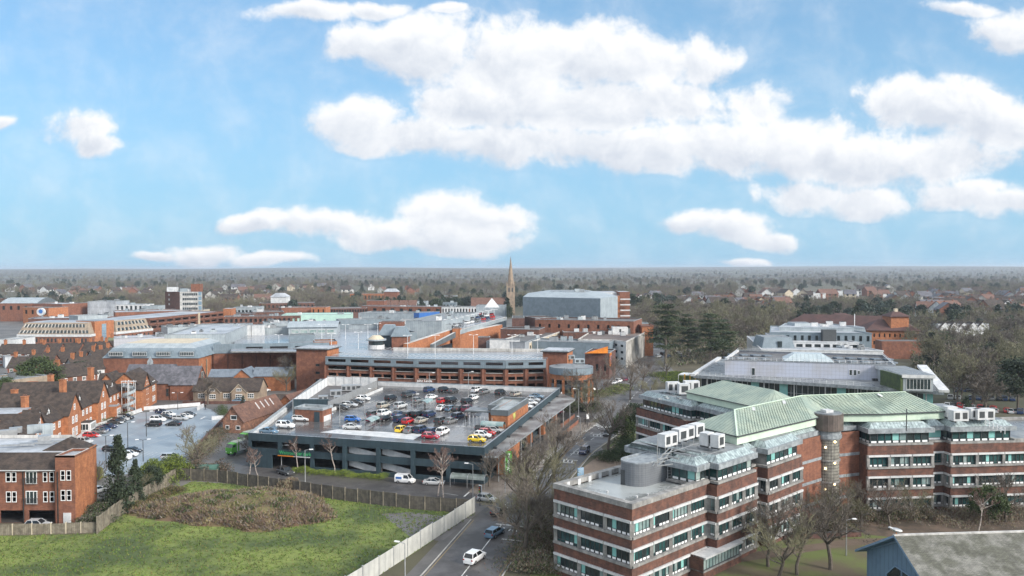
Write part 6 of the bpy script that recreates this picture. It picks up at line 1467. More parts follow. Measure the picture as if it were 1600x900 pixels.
# ------------------------------------------------------------------ right: grey glass school building, stepped white block, big brick office
def college():
    T = thing('college_building', 'pale grey-blue tiled building on a long glazed terrace, with railing, skylight and corner pavilion', 'college building', (90,245,0))
    zs = 6.5; s = [G2(1083,586,zs), G2(1475,612,zs), G2(1455,586,zs), G2(1440,575,zs), G2(1122,560,zs)]; s = [s[0],s[1],s[1]+Vector((8,30)),s[4]]
    q = ccw(s); u = (s[1]-s[0]).normalized(); n = Vector((-u.y,u.x)); L = (s[1]-s[0]).length
    m = MB(); m.prism(q, zs-.9, zs, lead, grey_r); m.build('terrace_slab', T)
    g_ = MB(); i_ = inset(q, 2.2)
    for k in range(4):
        a, b = i_[k], i_[(k+1)%4]; facade(g_, a, b, 0, zs-.9, glass)
    g_.build('ground_floor_glazing', T)
    a, b = i_[0], i_[1]; LL = (b-a).length; k = 0; uu = 0
    m = MB()
    while uu < LL: m.bar(wpt(a,b,uu,0,.12),wpt(a,b,uu,zs-.9,.12),.14,metal_g,.14); uu += 1.6
    m.bar(wpt(a,b,0,2.8,.12),wpt(a,b,LL,2.8,.12),.12,metal_g); m.build('glazing_bars', T)
    for uu in (.11,.24,.37,.62,.80,.965): m = MB(); m.face([wpt(a,b,LL*uu,0,.2),wpt(a,b,LL*uu+2.4,0,.2),wpt(a,b,LL*uu+2.4,zs-.9,.2),wpt(a,b,LL*uu,zs-.9,.2)],panel_g); m.build('aqua_panel', T)
    for t in range(8): p = s[0].lerp(s[1],(t+.5)/8)+n*.5; m = MB(); m.tube((p.x,p.y,0),(p.x,p.y,zs-.9),.2,.2,metal_g,8); m.build('column', T)
    # railing on the terrace
    m = MB(); r0, r1 = s[0]+u*1.5+n*.6, s[0].lerp(s[1],.74)+n*.6; Lr = (r1-r0).length
    for z in (zs+.15,zs+.6,zs+1.05): m.bar((r0.x,r0.y,z),(r1.x,r1.y,z),.06,metal_w)
    for k in range(int(Lr/1.8)): p = r0.lerp(r1,k*1.8/Lr); m.bar((p.x,p.y,zs),(p.x,p.y,zs+1.1),.07,metal_w)
    m.build('terrace_railing', T)
    # main tiled box
    zt = 11.2; a, b = G2(1132.5,562.7,zt), G2(1399,570.6,zt); d = (b-a).normalized(); nn = Vector((-d.y,d.x)); q = [a,b,b+Vector((9,27)),a+Vector((12,29))]
    m = MB(); 
    for k in range(4): facade(m,q[k],q[(k+1)%4],zs,zt,lilac)
    m.face([(v.x,v.y,zt-.5) for v in inset(q,.3)],roof_d); ring(m,inset(q,-.1),inset(q,.4),zt-.02,zt+.15,lead); m.build('tiled_wall', T)
    L = (b-a).length
    for (t0,t1,z0,z1) in ((.205,.225,zs+.2,zs+2.6),(.925,.94,zs+1.2,zs+3.0),(.955,.97,zs+1.2,zs+3.0),(.985,.995,zs+1.6,zs+2.8)): window(T,a,b,L*t0*.8,L*t1*.8+.3,z0,z1,1,1,.04,.12,metal_w,glass)
    m = MB()
    for z in (zt+.5,zt+1.0):
        for k in range(4): c, e = inset(q,.6)[k], inset(q,.6)[(k+1)%4]; m.bar((c.x,c.y,z),(e.x,e.y,z),.07,metal_w)
    for k in range(30): p = inset(q,.6)[0].lerp(inset(q,.6)[1],k/29); m.bar((p.x,p.y,zt),(p.x,p.y,zt+1.05),.07,metal_w)
    m.build('roof_railing', T)
    for k in range(14):
        t = k/13; 
        if .30 < t < .66: continue
        for v in (.28,.6): p = q[0].lerp(q[1],t).lerp(q[3].lerp(q[2],t),v); o = MB(); o.box((p.x,p.y,zt-.4),(2.6,2.2,.5),slate_b,.25); o.build('solar_panel', T)
    # glazed skylight
    m = MB(); c0, c1 = q[0].lerp(q[1],.36)+nn*3, q[0].lerp(q[1],.66)+nn*3; lo = [c0,c1,c1+nn*12,c0+nn*12]; up = inset(lo,3.2)
    sk = mat('milky skylight glass', (.42,.48,.50), (.34,.40,.43), .5, .25, pattern='seam', psize=1.2, pdark=.7)
    for k in range(4): m.face([(lo[k].x,lo[k].y,zt),(lo[(k+1)%4].x,lo[(k+1)%4].y,zt),(up[(k+1)%4].x,up[(k+1)%4].y,zt+2.0),(up[k].x,up[k].y,zt+2.0)],sk)
    m.face([(v.x,v.y,zt+2.0) for v in up],sk); m.build('skylight', T)
    # sloping white fins on both ends
    def fin(p0, p1, w=1.0): m = MB(); m.bar(p0,p1,w,white,.7); m.build('white_fin', T)
    fin(G(1082,586,zs+.1), G(1124,559,zs+.3), 1.4); fin(G(1134,561,zt), G(1153,548,zt+.4), .7); fin(Vector((s[1].x,s[1].y,zs+.1)), Vector((s[1].x+5.2,s[1].y+22,10.8)), 2.6)
    m = MB(); c = G2(1060,585,5.5); m.prism(rect(c,u,8,5),5.3,5.6,metal_w); 
    for (i,j) in ((0,0),(8,0),(8,5),(0,5)): p=c+u*i+n*j; m.bar((p.x,p.y,0),(p.x,p.y,5.3),.15,metal_w)
    m.build('entrance_frame', T)
    for k in range(3): p = c+u*(2.2+k*1.8)-n*.4; m = MB(); m.box((p.x,p.y,0),(.35,.35,5.8),mat('yellow post',(.62,.36,.06),None,1,.5)); m.build('yellow_post', T)
    # corner pavilion
    zt = 11.0; a, b = G2(1411,585,zt), G2(1458,586,zt); q = [a,b,b+Vector((2,20)),a+Vector((2,20))]; L=(b-a).length
    m = MB(); m.prism(q,zs,zt-.9,para_in); m.prism(inset(q,-.4),zt-.9,zt,white,grey_r); po = m.build('pavilion', T); window(po,a,b,.8,L-.6,zs+.4,zt-1.1,7,1,.05,.12,metal_w,glass)
    m = MB(); m.box((a.x-.4,a.y+6,zs),(.6,12,4.2),leaf_m); m.build('green_wall', T)
    for (x,y,mm) in ((1350,590,brick_b),(1368,595,metal_d),(1380,594,metal_d),(1390,591,white),(1395,592,white)):
        p = G(x,y,zs); m = MB(); m.box((p.x,p.y,zs),(1.8,1,1.1 if mm != metal_d else .7),mm); m.build('terrace_bench', T)
college()
def stepped():
    T = thing('stepped_office', 'stepped white and grey office with mansard towers rising behind the grey-blue college building', 'office building', (140,310,0))
    Y = 305
    def tier(x0,x1,y0,y1,Yv,dp,wl,rf,ops=None,nm='tier',side=0):
        a, b = V2(AtY(x0,y0,Yv)), V2(AtY(x1,y1,Yv-6)); z = AtY(x0,y0,Yv).z; q = [a,b,b+Vector((side,dp)),a+Vector((-side+8,dp))]; m = MB(); L=(b-a).length
        fo = [((i+.5-f_/2)*L/n_,(i+.5+f_/2)*L/n_,z-zb,z-za) for (n_,za,zb,f_) in (ops or [])for i in range(n_)]
        facade(m,q[0],q[1],0,z,wl,fo,.4)
        for k in (1,2,3): facade(m,q[k],q[(k+1)%4],0,z,wl)
        if fo: i_=inset(q,.7); m.face([(i_[0].x,i_[0].y,0),(i_[1].x,i_[1].y,0),(i_[1].x,i_[1].y,z-.3),(i_[0].x,i_[0].y,z-.3)],glass)
        m.face([(v.x,v.y,z-.3) for v in q],rf); ring(m,inset(q,-.15),inset(q,.3),z-.25,z+.1,wl); m.build(nm,T); return q,z
    q,z = tier(1190,1380,546,549,Y,60,white,roof_w,[(9,2.2,4.6,.8)],side=-4); units(T,[q[0]+Vector((30,4)),q[1]+Vector((-2,4)),q[1]+Vector((-2,12)),q[0]+Vector((30,12))],z-.3,5,8)
    tier(1214,1342,533,534,Y+14,40,white,roof_w,[(9,1.0,2.8,.7)]); tier(1203,1362,519,521,Y+22,36,grey_m,roof_w,[(14,1.2,3.4,.4)],side=-4)
    q,z = tier(1217,1350,511,512,Y+34,24,grey_l,roof_w,side=-3); units(T,q,z,7,12,smin=2)
    for (x0,x1,y,Yv,dp,mm) in ((1194,1236,527,Y+10,12,grey_m),(1242,1270,505,Y+44,10,grey_l),(1325,1350,511,Y+38,10,grey_m)):
        a, b = AtY(x0,y,Yv), AtY(x1,y,Yv); q=rect(a,(1,-.03),b.x-a.x,dp); m=MB(); lo=inset(q,-1.2); zb=a.z-4.5
        m.prism(lo,0,zb,white)
        for k in range(4): m.face([(lo[k].x,lo[k].y,zb),(lo[(k+1)%4].x,lo[(k+1)%4].y,zb),(q[(k+1)%4].x,q[(k+1)%4].y,a.z),(q[k].x,q[k].y,a.z)],mm)
        m.face([(v.x,v.y,a.z) for v in q],grey_r); m.box(((a.x+b.x)/2+.5,a.y-1.1,zb+.6),(1.6,.6,2.4),glass); m.build('mansard_tower',T)
    p=AtY(1293,524,Y+18); m=MB(); m.box((p.x,p.y-1,p.z-2.5),(5.5,2,5),metal_d); m.build('glazed_bay',T)
    m=MB(); p=AtY(1335,512,Y+40); m.bar(p,p+Vector((0,0,6)),.25,metal_w); m.build('flagpole',T)
stepped()
def brick_office():
    T = thing('brick_office', 'huge red brick office with dark red hipped roofs behind the stepped white office', 'office building', (190,400,0))
    Y = 392
    a = V2(AtY(1224,510,Y+30)); b = V2(AtY(1366,515,Y)); e = V2(AtY(1421,515,Y-4)); z = AtY(1390,515,Y).z
    dr = mat('dark red roof tiles',(.085,.042,.038),(.06,.032,.03),.3,.85)
    def vol(p,q_,dp,ze,zr,ops=None):
        d=(q_-p).normalized(); n=Vector((-d.y,d.x)); s=[p,q_,q_+n*dp,p+n*dp]; m=MB(); L=(q_-p).length
        facade(m,s[0],s[1],0,ze,brick_o,[(L*(i+.3)/ops,L*(i+.62)/ops,zz,zz+1.8) for i in range(ops) for zz in (ze-3.2,ze-6.8,ze-10.4) if zz>0] if ops else (),.3)
        for k in (1,2,3): facade(m,s[k],s[(k+1)%4],0,ze,brick_r)
        i_=inset(s,.9); m.face([(i_[0].x,i_[0].y,0),(i_[1].x,i_[1].y,0),(i_[1].x,i_[1].y,ze-.2),(i_[0].x,i_[0].y,ze-.2)],glass); m.build('wall',T)
        r_=MB(); hip(r_,s,ze,zr,dp/2,dr,.9); r_.build('roof',T); return s
    vol(a,e,18,z,z+6,20); vol(b+Vector((-6,-5)),e+Vector((2,-5)),16,z,z+5,10)
    c=V2(AtY(1392,495,Y-6)); f=V2(AtY(1420,495,Y-6)); zt=AtY(1406,495,Y-6).z; s=rect(c,(1,0),(f-c).length,9); m=MB(); m.prism(s,0,zt,brick_o); m.build('corner_tower',T); m=MB(); hip(m,s,zt,zt+2.6,4,dr,.8); m.build('tower_roof',T); m=MB(); p=(s[0]+s[2])/2; m.box((p.x,p.y,zt+2.2),(1.6,1.6,1.6),cream); m.build('cupola',T)
    c=V2(AtY(1303,493,Y+26)); s=rect(c,(1,0),10,8); zt=AtY(1303,497,Y+26).z; m=MB(); m.prism(s,0,zt,brick_o); m.build('corner_tower',T); m=MB(); hip(m,s,zt,zt+2.4,4,dr,1.6); m.build('tower_roof',T)
    c=V2(AtY(1378,533,350)); m=MB(); s=rect(c,(1,-.06),22,8); zt=AtY(1378,533,350).z; facade(m,s[0],s[1],0,zt,brick_r,[(u,u+1.2,z_,z_+1.6) for u in range(2,20,3) for z_ in (1.2,zt-2.6)],.3,dark_in); m.prism(inset(s,.05),0,zt-.05,brick_r,roof_d); m.build('low_wing',T)
brick_office()
def boarded_barn():
    T = thing('boarded_building', 'blue timber-boarded building with mossy stone-tiled roof and white ridge, cut off at bottom right', 'building', (60,85,0))
    o=Vector((44.0,80.6)); ex=Vector((1,.075)); wm,rm=MB(),MB(); gable(wm,rm,o,ex,42,15,0,5.9,10.0,blue_b,stone_t,oh=1.0,th=.28,verge=blue_t); wm.build('wall',T); rm.build('roof',T)
    exn=ex.normalized(); ey=Vector((-exn.y,exn.x)); r0=o+ey*7.5-exn*1.0; r1=o+ey*7.5+exn*43
    m=MB(); m.bar((r0.x,r0.y,10.28),(r1.x,r1.y,10.28),.32,conc_l,.16); m.build('ridge',T)
    a,b=o+ey*15,o; W=lambda u,z,k=.04:wpt(a,b,u,z,k)
    m=MB(); m.face([W(4.5,0),W(14.8,0),W(14.8,3.0),W(9.0,6.2),W(6.2,6.2),W(4.5,4.6)],glass); m.build('gable_glazing',T)
    m=MB(); 
    for p,q_ in (((4.5,4.7),(6.3,6.3)),((6.3,6.3),(9,6.3)),((9,6.3),(15,3.0)),((4.5,0),(4.5,4.7)),((7.6,0),(7.6,6.2)),((10.6,0),(10.6,5.4)),((13.4,0),(13.4,3.9)),((1,6.4),(7.5,9.6))): m.bar(W(*p,.1),W(*q_,.1),.12,blue_t,.12)
    m.build('glazing_frame',T)
    # bird perched on the gable end
    B = thing('bird','grey and white pigeon perched on the gable end of the boarded building','bird',(r0.x+.3,r0.y,10.45))
    m=MB(); n=10
    prof=[(-.28,.02,.0),(-.2,.10,.02),(-.05,.15,.05),(.1,.14,.09),(.2,.09,.16),(.26,.07,.22),(.33,.06,.25),(.38,.02,.24)]
    sc2=2.4
    for i in range(len(prof)-1):
        x0,r0_,z0=prof[i]; x1,r1_,z1=prof[i+1]
        for k in range(n):
            t0,t1=2*math.pi*k/n,2*math.pi*(k+1)/n; P=lambda x_,r_,z_,t_:(B.location.x-x_*sc2,B.location.y+r_*math.cos(t_)*sc2,B.location.z+.1+(z_+r_*math.sin(t_)+.1)*sc2*.7)
            m.face([P(x0,r0_,z0,t0),P(x1,r1_,z1,t0),P(x1,r1_,z1,t1),P(x0,r0_,z0,t1)],white if i>3 or i<1 else metal_g)
    m.build('body',B)
    for k in (-.06,.06): l=MB(); l.bar((B.location.x,B.location.y+k,B.location.z-.05),(B.location.x,B.location.y+k,B.location.z+.25),.04,org_p); l.build('leg',B)
boarded_barn()
# ------------------------------------------------------------------ vegetation
def tube_np(V, Fc, p, q, r0, r1, n):
    d = q-p; L = np.linalg.norm(d); 
    if L < 1e-6: return
    d = d/L; u = np.array((0,0,1.0)) if abs(d[2]) < .9 else np.array((1.0,0,0)); a = np.cross(d,u); a /= np.linalg.norm(a); b = np.cross(d,a); k = len(V)
    for i in range(n): t = 2*math.pi*i/n; V.append(p+(a*math.cos(t)+b*math.sin(t))*r0)
    for i in range(n): t = 2*math.pi*i/n; V.append(q+(a*math.cos(t)+b*math.sin(t))*r1)
    for i in range(n): Fc.append((k+i,k+(i+1)%n,k+n+(i+1)%n,k+n+i))
def mk_mesh(name, V, Fc, m, smooth=False):
    me = bpy.data.meshes.new(name); me.from_pydata([tuple(v) for v in V], [], Fc); me.materials.append(m)
    if smooth: me.polygons.foreach_set('use_smooth', [True]*len(me.polygons))
    return me
def bare_meshes(seed, H=10, spread=.62, twm=twig, bkm=bark, ntw=9, tw=.035, trunk_h=.25, up=.35, lev=(9,5,5), thick=1.0, gravity=0.0):
    """trunk+limbs mesh and a crown mesh of fine branches and twigs; unit height H"""
    r = np.random.default_rng(seed); TV, TF, CV, CF = [], [], [], []
    def seg(V, Fc, p, d, L, r0, r1, n, bends=2):
        pts = [p]; 
        for i in range(bends):
            d = d+r.normal(0,.10,3); d = d/np.linalg.norm(d); pts.append(pts[-1]+d*L/bends)
        for i in range(bends): tube_np(V, Fc, pts[i], pts[i+1], r0+(r1-r0)*i/bends, r0+(r1-r0)*(i+1)/bends, n)
        return pts
    def twigs(p, d, L, n):
        for i in range(n):
            e = d+r.normal(0,.55,3)+np.array((0,0,up*.6-gravity)); e /= np.linalg.norm(e); q = p+e*L*r.uniform(.5,1.2)
            s = np.cross(e, r.normal(0,1,3)); s = s/ (np.linalg.norm(s)+1e-6)*tw; k = len(CV); st = p-e*.1
            CV.extend([st-s, st+s, q]); CF.append((k,k+1,k+2))
    h0 = H*trunk_h; top = H*.55; R0 = H*.022*thick
    tp = seg(TV, TF, np.array((0,0,-.15)), np.array((0,0,1.0)), top, R0, R0*.5, 7, 4)
    for i in range(lev[0]):
        t = r.uniform(h0/top, 1.0) if i else 1.0; z = t*top; j = min(3,int(t*4)); p = tp[j]+(tp[j+1]-tp[j])*(t*4-j)
        az = i*2.4+r.uniform(-.4,.4); el = r.uniform(.35,1.0)+ (t-.5)*.7
        d = np.array((math.cos(az)*math.cos(el),math.sin(az)*math.cos(el),math.sin(el))); L = H*spread*r.uniform(.5,.8)*(1.15-.35*t); 
        L = min(L, (H-p[2])/max(.25,d[2])*.72)
        b = seg(TV, TF, p, d, L, R0*.45, R0*.16, 5, 3)
        for j in range(lev[1]):
            u = r.uniform(.3,1.0); k = min(2,int(u*3)); p2 = b[k]+(b[k+1]-b[k])*(u*3-k); d2 = (b[3]-b[0])/L+r.normal(0,.5,3)+np.array((0,0,up-gravity)); d2 /= np.linalg.norm(d2); L2 = L*.45*r.uniform(.7,1.2)
            c = seg(CV, CF, p2, d2, L2, R0*.14, R0*.05, 3, 2)
            for m in range(lev[2]):
                v = r.uniform(.25,1.0); kk = min(1,int(v*2)); p3 = c[kk]+(c[kk+1]-c[kk])*(v*2-kk); d3 = d2+r.normal(0,.6,3)+np.array((0,0,up*.5-gravity)); d3 /= np.linalg.norm(d3); L3 = L2*.5*r.uniform(.6,1.2)
                tube_np(CV, CF, p3, p3+d3*L3, R0*.05, R0*.025, 3); twigs(p3+d3*L3*.5, d3, L3*.7, ntw//2); twigs(p3+d3*L3, d3, L3*.7, ntw-ntw//2)
    return mk_mesh('trunk', TV, TF, bkm), mk_mesh('crown', CV, CF, twm)
def leafy_meshes(seed, shape, leafm, bkm=bark, n=2600, size=.35, H=10, R_=3.2):
    """trunk with limbs and a crown of many small leaf faces in uneven clumps"""
    r = np.random.default_rng(seed); TV, TF = [], []; tube_np(TV, TF, np.array((0,0,-.1)), np.array((0,0,H*.8)), H*.024, H*.006, 6)
    cl = []
    nc = {'cone':60,'cedar':46,'round':40,'bush':26}[shape]
    for i in range(nc):
        az = r.uniform(0,6.283)
        if shape == 'cone': z = H*(r.uniform(.06,1.0)); rad = R_*(1.02-z/H)**.75*r.uniform(.35,1.0); s = (.26*R_*(1.25-z/H)+.15,)*2+(.16*H*.6*(1.1-z/H)+.2,)
        elif shape == 'cedar': z = H*(.30+.68*r.uniform(0,1)**.9); z = round(z/(H*.10))*H*.10+r.normal(0,H*.012); rad = R_*(1.15-z/H*.85)*r.uniform(.2,1.0); s = (R_*.30,R_*.30,H*.028)
        elif shape == 'round': el = r.uniform(-.5,1.4); z = H*.55+H*.38*math.sin(el); rad = R_*math.cos(el)*r.uniform(.5,1); s = (R_*.28,)*3
        else: z = H*r.uniform(.15,.8); rad = R_*(1-.5*z/H)*r.uniform(.2,.95); s = (R_*.32,R_*.32,H*.2)
        c = np.array((math.cos(az)*rad, math.sin(az)*rad, z)); cl.append((c,s))
        if shape in ('cedar','round') and i%2 == 0: tube_np(TV, TF, np.array((0,0,max(H*.15,z-rad*.35))), c, H*.008, H*.003, 4)
    per = n//nc; P = np.concatenate([c+r.normal(0,1,(per,3))*np.array(s)*.55 for c,s in cl]); P = P[P[:,2] > .05]
    k = len(P); a = r.normal(0,1,(k,3)); a /= np.linalg.norm(a,axis=1)[:,None]; b = np.cross(a, r.normal(0,1,(k,3))); b /= np.linalg.norm(b,axis=1)[:,None]
    if shape == 'cedar': a[:,2] *= .4; b[:,2] *= .4
    sz = size*r.uniform(.5,1.3,(k,1)); V = np.empty((k,3,3)); V[:,0] = P-a*sz*.5; V[:,1] = P+a*sz*.5; V[:,2] = P+b*sz*.9
    me = bpy.data.meshes.new('crown'); me.from_pydata(V.reshape(-1,3).tolist(), [], np.arange(k*3).reshape(-1,3).tolist()); me.materials.append(leafm)
    return mk_mesh('trunk', TV, TF, bkm), me
def proto(name, cat, meshes):
    o = bpy.data.objects.new(name, None); o['category'] = cat
    ch = []
    for nm, me in zip(('trunk','crown'), meshes): ch.append((nm, me))
    return (name, cat, ch)
def plant(pr, x, y, z, s, rz, label, group=None, sxy=1.0):
    name, cat, ch = pr; T = bpy.data.objects.new(name, None); COL.objects.link(T); T.location = (x,y,z); T.rotation_euler = (0,0,rz); T.scale = (s*sxy,s*sxy,s); setp(T, label, cat, group)
    for nm, me in ch: c = bpy.data.objects.new(nm, me); COL.objects.link(c); c.parent = T
    return T
BA = [proto('bare_tree','bare tree',bare_meshes(s,10,.66,twig if s%3 else twig_g,tw=.022,ntw=10,lev=(11,6,6),thick=1.25)) for s in (1,2,3)]          # near
BIR = [proto('birch_tree','birch tree',bare_meshes(s,10,.30,twig_r,bark_w,ntw=10,tw=.02,trunk_h=.3,up=.55,lev=(10,4,4),thick=.55)) for s in (11,12)]
BM = [proto('bare_tree','bare tree',bare_meshes(s,10,.80,(twig,twig_g,twig_g,twig)[s%4],ntw=10,tw=.065,lev=(9,6,4),thick=1.1)) for s in (21,22,23,24,25)]   # middle distance
CED = [proto('cedar_tree','cedar tree',leafy_meshes(s,'cedar',leaf_c,n=9000,size=.34,H=10,R_=4.0)) for s in (31,32)]
CON = [proto('conifer_tree','conifer tree',leafy_meshes(s,'cone',m_,n=5200,size=.34,H=10,R_=2.6)) for s,m_ in ((41,leaf_d),(42,leaf_b))]
EVR = [proto('evergreen_tree','evergreen tree',leafy_meshes(s,'round',m_,n=5200,size=.40,H=10,R_=4.0)) for s,m_ in ((51,leaf_d),(52,leaf_m))]
def bush_p(m_, seed, n=2600, size=.22): return proto('bush','bush',leafy_meshes(seed,'bush',m_,n=n,size=size,H=2.4,R_=1.7))
BU = {'g':bush_p(leaf_m,61),'d':bush_p(leaf_d,62),'y':bush_p(leaf_y,63),'gold':bush_p(leaf_gold,64)}
rt = random.Random(11)
def pt(pr, x, y, h, label, group=None, sxy=1.0, base=10.0, z=0): p = G(x,y,z); return plant(pr, p.x, p.y, z, h/base, rt.uniform(0,6.28), label, group, sxy)
# street trees on the main road (base pixel, height m)
for i,(x,y,h,k,lab) in enumerate([
 (866,758,13.5,0,'big bare plane tree at the kerb between the road and the flat-roofed office corner'),
 (808,800,11,1,'bare street tree in the pavement below the green banner'),
 (842,803,12,2,'bare street tree right of the one below the green banner'),
 (822,870,12,0,'bare tree among the shrubs between the road and the brick office, nearest the bottom edge'),
 (852,848,11,2,'bare tree against the left face of the brick office'),
 (880,880,10,1,'bare tree against the left face of the brick office near the bottom edge'),
 (800,840,8,2,'small bare tree by the queue of cars on the road'),
 (764,760,6.5,1,'slim bare tree at the supermarket corner beside the cycle shelter'),
 (950,704,12,0,'tall bare tree on the verge across the junction, beside the dark hedge'),
 (920,652,10,2,'bare tree in front of the round brick tower'),
 (905,640,11,1,'bare tree with dense twigs at the foot of the round brick tower'),
 (935,632,11,0,'bare tree between the round brick tower and the surface car park'),
 (893,618,9,2,'bare tree against the dark brown shop building'),
 (985,625,11,1,'bare tree at the end of the surface car park, left of the office north wing'),
 (1003,607,11,0,'bare tree on the grass island beyond the surface car park'),
 (1012,628,8,2,'small bare tree just left of the office north wing'),
 (960,598,9,1,'bare tree beside the cars in the surface car park'),
 (1040,590,9,2,'bare tree before the tall cedars'),
 (1110,580,8,0,'rounded bare tree at the entrance frame of the grey-blue building'),
 (1200,885,9,1,'bare tree on the office lawn nearest the bottom edge, left of the boarded building'),
 (1160,868,8,0,'small bare tree in front of the brick pier of the office'),
 (1215,905,9,2,'bare tree on the lawn at the bottom edge'),
 (1245,898,9,1,'bare tree on the lawn just left of the blue boarded gable'),
 (1298,890,11,0,'taller bare tree right beside the blue boarded gable'),
 (1310,838,8,2,'bare tree in the planting bed below the round stair tower'),
 (1345,822,7,1,'rounded bare tree in the planting bed in front of the right wing'),
 (1390,828,7.5,0,'bare tree with greenish twigs in front of the right wing'),
 (1290,820,7,1,'small bare tree at the foot of the round stair tower'),
 (1430,815,6,2,'low bare tree in the soil bed in front of the right wing'),
 (1570,815,8,0,'bare tree with yellowish twigs near the right edge'),
 (310,735,8,2,'bare tree with pale twigs at the corner of the blue-grey car park'),
 (290,700,5,1,'small bare tree on the right edge of the blue-grey car park'),
 (325,632,9,0,'bare tree in front of the sandstone cottage'),
 (145,780,6.5,1,'pale bare tree against the side wall of the brick flats'),
 (208,782,5.5,2,'leafless sapling beside the blue car behind the fence'),
 (455,607,11,1,'dark bare tree against the tall brick tower'),
 (447,612,9,2,'second bare tree against the brick wall left of the brick tower'),
 (390,718,6,0,'bare tree on the left side of the yard by the lorries'),
 (1180,800,9,2,'bare tree in the recess of the office facade'),
]): pt(BA[k], x, y, h*1.02, lab)
for i,(x,y,h,lab) in enumerate([(389,752,9.5,'slim pale birch at the left corner of the supermarket'),(404,752,8.5,'leaning pale birch next to the corner birch'),(466,735,10,'pale birch in the green hedge beside the supermarket entrance'),(524,739,10.5,'pale birch in the middle of the green hedge'),(597,742,8,'small birch at the right end of the green hedge'),(684,775,12.5,'left of the two reddish birches beside the silver car'),(693,777,13,'right of the two reddish birches beside the silver car'),(1528,842,10,'white-stemmed birch in front of the right wing of the office')]): pt(BIR[i%2], x, y, h, lab)
# evergreens
for x,y,h,pr,sxy,lab in [
 (1040,568,24,CED[0],1.05,'tall dark cedar right of the brick tower, largest of the clump'),(1075,560,19,CED[1],.95,'dark cedar just right of the largest one'),(1110,568,20,CED[0],1.05,'broad cedar with layered boughs left of the college building'),(1130,562,17,CED[1],1.1,'rightmost cedar of the clump, nearest the college building'),
 (62,618,12,EVR[1],1.35,'large rounded dark evergreen behind the terrace at left'),(125,608,9,EVR[0],1.2,'dark evergreen between the terrace and the half-timbered shops'),(10,640,9,EVR[1],1.2,'olive green evergreen cut by the left edge above the terrace'),
 (186,800,12.5,CON[0],.82,'tall dark shaggy conifer beside the weathered fence'),(212,787,7.5,CON[0],.85,'dark conifer behind the shaggy one, near the yellow-green shrubs'),(238,772,5.0,EVR[0],.9,'dark evergreen hidden between conifer and yellow-green shrubs'),
 (990,690,8.5,EVR[0],1.0,'dark evergreen at the left side wall of the office north wing'),(972,694,7,EVR[1],1.0,'rounded evergreen hedge tree on the verge opposite the supermarket'),
 (1510,655,6,CON[0],1.3,'dark cypress beside the rooftop units of the right wing'),(1590,640,14,EVR[0],1.2,'dark evergreen at the right edge beside the car park'),(1545,820,6,EVR[1],1.1,'green evergreen shrub tree in front of the right wing, near the edge'),
 (1455,575,14,CON[0],1.2,'dark conifer in the woodland behind the corner pavilion'),(1478,568,13,CED[1],1.0,'dark evergreen rising from the woodland behind the pavilion'),(1550,590,12,EVR[0],1.1,'dark evergreen in the woodland near the right edge'),
 (1255,505,14,CON[1],1.0,'dark pointed conifer above the roofs of the large brick office'),(1291,505,13,EVR[0],.9,'rounded evergreen behind the large brick office'),(843,452,16,CED[0],.8,'dark pine standing above the cinema roof'),
 (380,640,4,CON[1],1.0,'small round conifer before the sandstone cottage'),(345,596,3,EVR[0],1.2,'dark shrub tree by the brick wall behind the cottage')]: pt(pr, x, y, h, lab, None, sxy)
# bushes, hedges
def hedge(label, pts, kind, w=1.6, h=1.1, n=5000, size=.2, ms=None, seed=5, nm='hedge'):
    r = np.random.default_rng(seed); P = []; pts = [V2(p) for p in pts]; Ls = [(b-a).length for a,b in zip(pts[:-1],pts[1:])]; tot = sum(Ls)
    for a,b,L in zip(pts[:-1],pts[1:],Ls):
        k = int(n*L/tot); t = r.uniform(0,1,k); o = r.normal(0,w*.33,k); d = (b-a)/L; bump = .75+.35*np.sin(t*L*1.1+seed)*np.sin(t*L*.43); z = np.abs(r.uniform(.1,1,k))*h*bump*(1-(o/w)**2)
        P += [(a.x+d.x*L*tt-d.y*oo, a.y+d.y*L*tt+d.x*oo, max(.03,zz)) for tt,oo,zz in zip(t,o,z)]
    return setp(scatter(nm, ms or [kind], P, size, label, seed, .6, nb=2), label, 'hedge', kind='thing')
hedge('low bright green hedge along the front of the supermarket', px((456,737),(520,742),(605,749)), leaf_y, 2.0, 1.2, ms=[leaf_y])
hedge('yellow-green shrubs behind the weathered fence at the car park corner', px((225,758),(262,750),(290,740)), leaf_y, 5.5, 4.6, 12000, .32, [leaf_y,leaf_y,leaf_m], 6)
hedge('golden-leaved shrub behind the brick flats', px((143,752),(156,752)), leaf_gold, 2.6, 3.0, 3500, .25, [leaf_gold,leaf_y], 7)
hedge('pale green laurel beside the weathered fence', px((222,772),(238,764)), leaf_y, 2.2, 2.6, 3000, .3, [leaf_y,leaf_m], 17)
hedge('dark undergrowth between the brick flats and the weathered fence', px((146,822),(160,800),(215,775)), leaf_d, 5, 2.2, 8000, .3, [leaf_d,twig,leaf_m], 8)
hedge('dark undergrowth along the yard fence below the car park', px((270,742),(330,742),(350,735)), leaf_d, 4, 2.8, 8000, .3, [twig,leaf_d,brm], 9)
hedge('brown scrub filling the slope right of the blue-grey car park', px((300,722),(325,700),(348,672)), leaf_d, 4, 1.8, 6000, .3, [brm,twig,leaf_m], 10)
hedge('brown weedy bush leaning over the dark fence by the service road', px((438,768),(458,770)), twig_g, 3.4, 2.6, 3000, .35, [twig_g,brm], 12)
hedge('dark green hedge on the verge across the junction', px((938,722),(965,716),(985,705),(978,690)), leaf_m, 4.2, 2.4, 9000, .3, [leaf_m,leaf_d], 13)
hedge('shrubs at the foot of the round brick tower', px((868,640),(905,642),(935,640)), leaf_m, 6, 2.6, 8000, .35, [leaf_m,twig,leaf_d], 14)
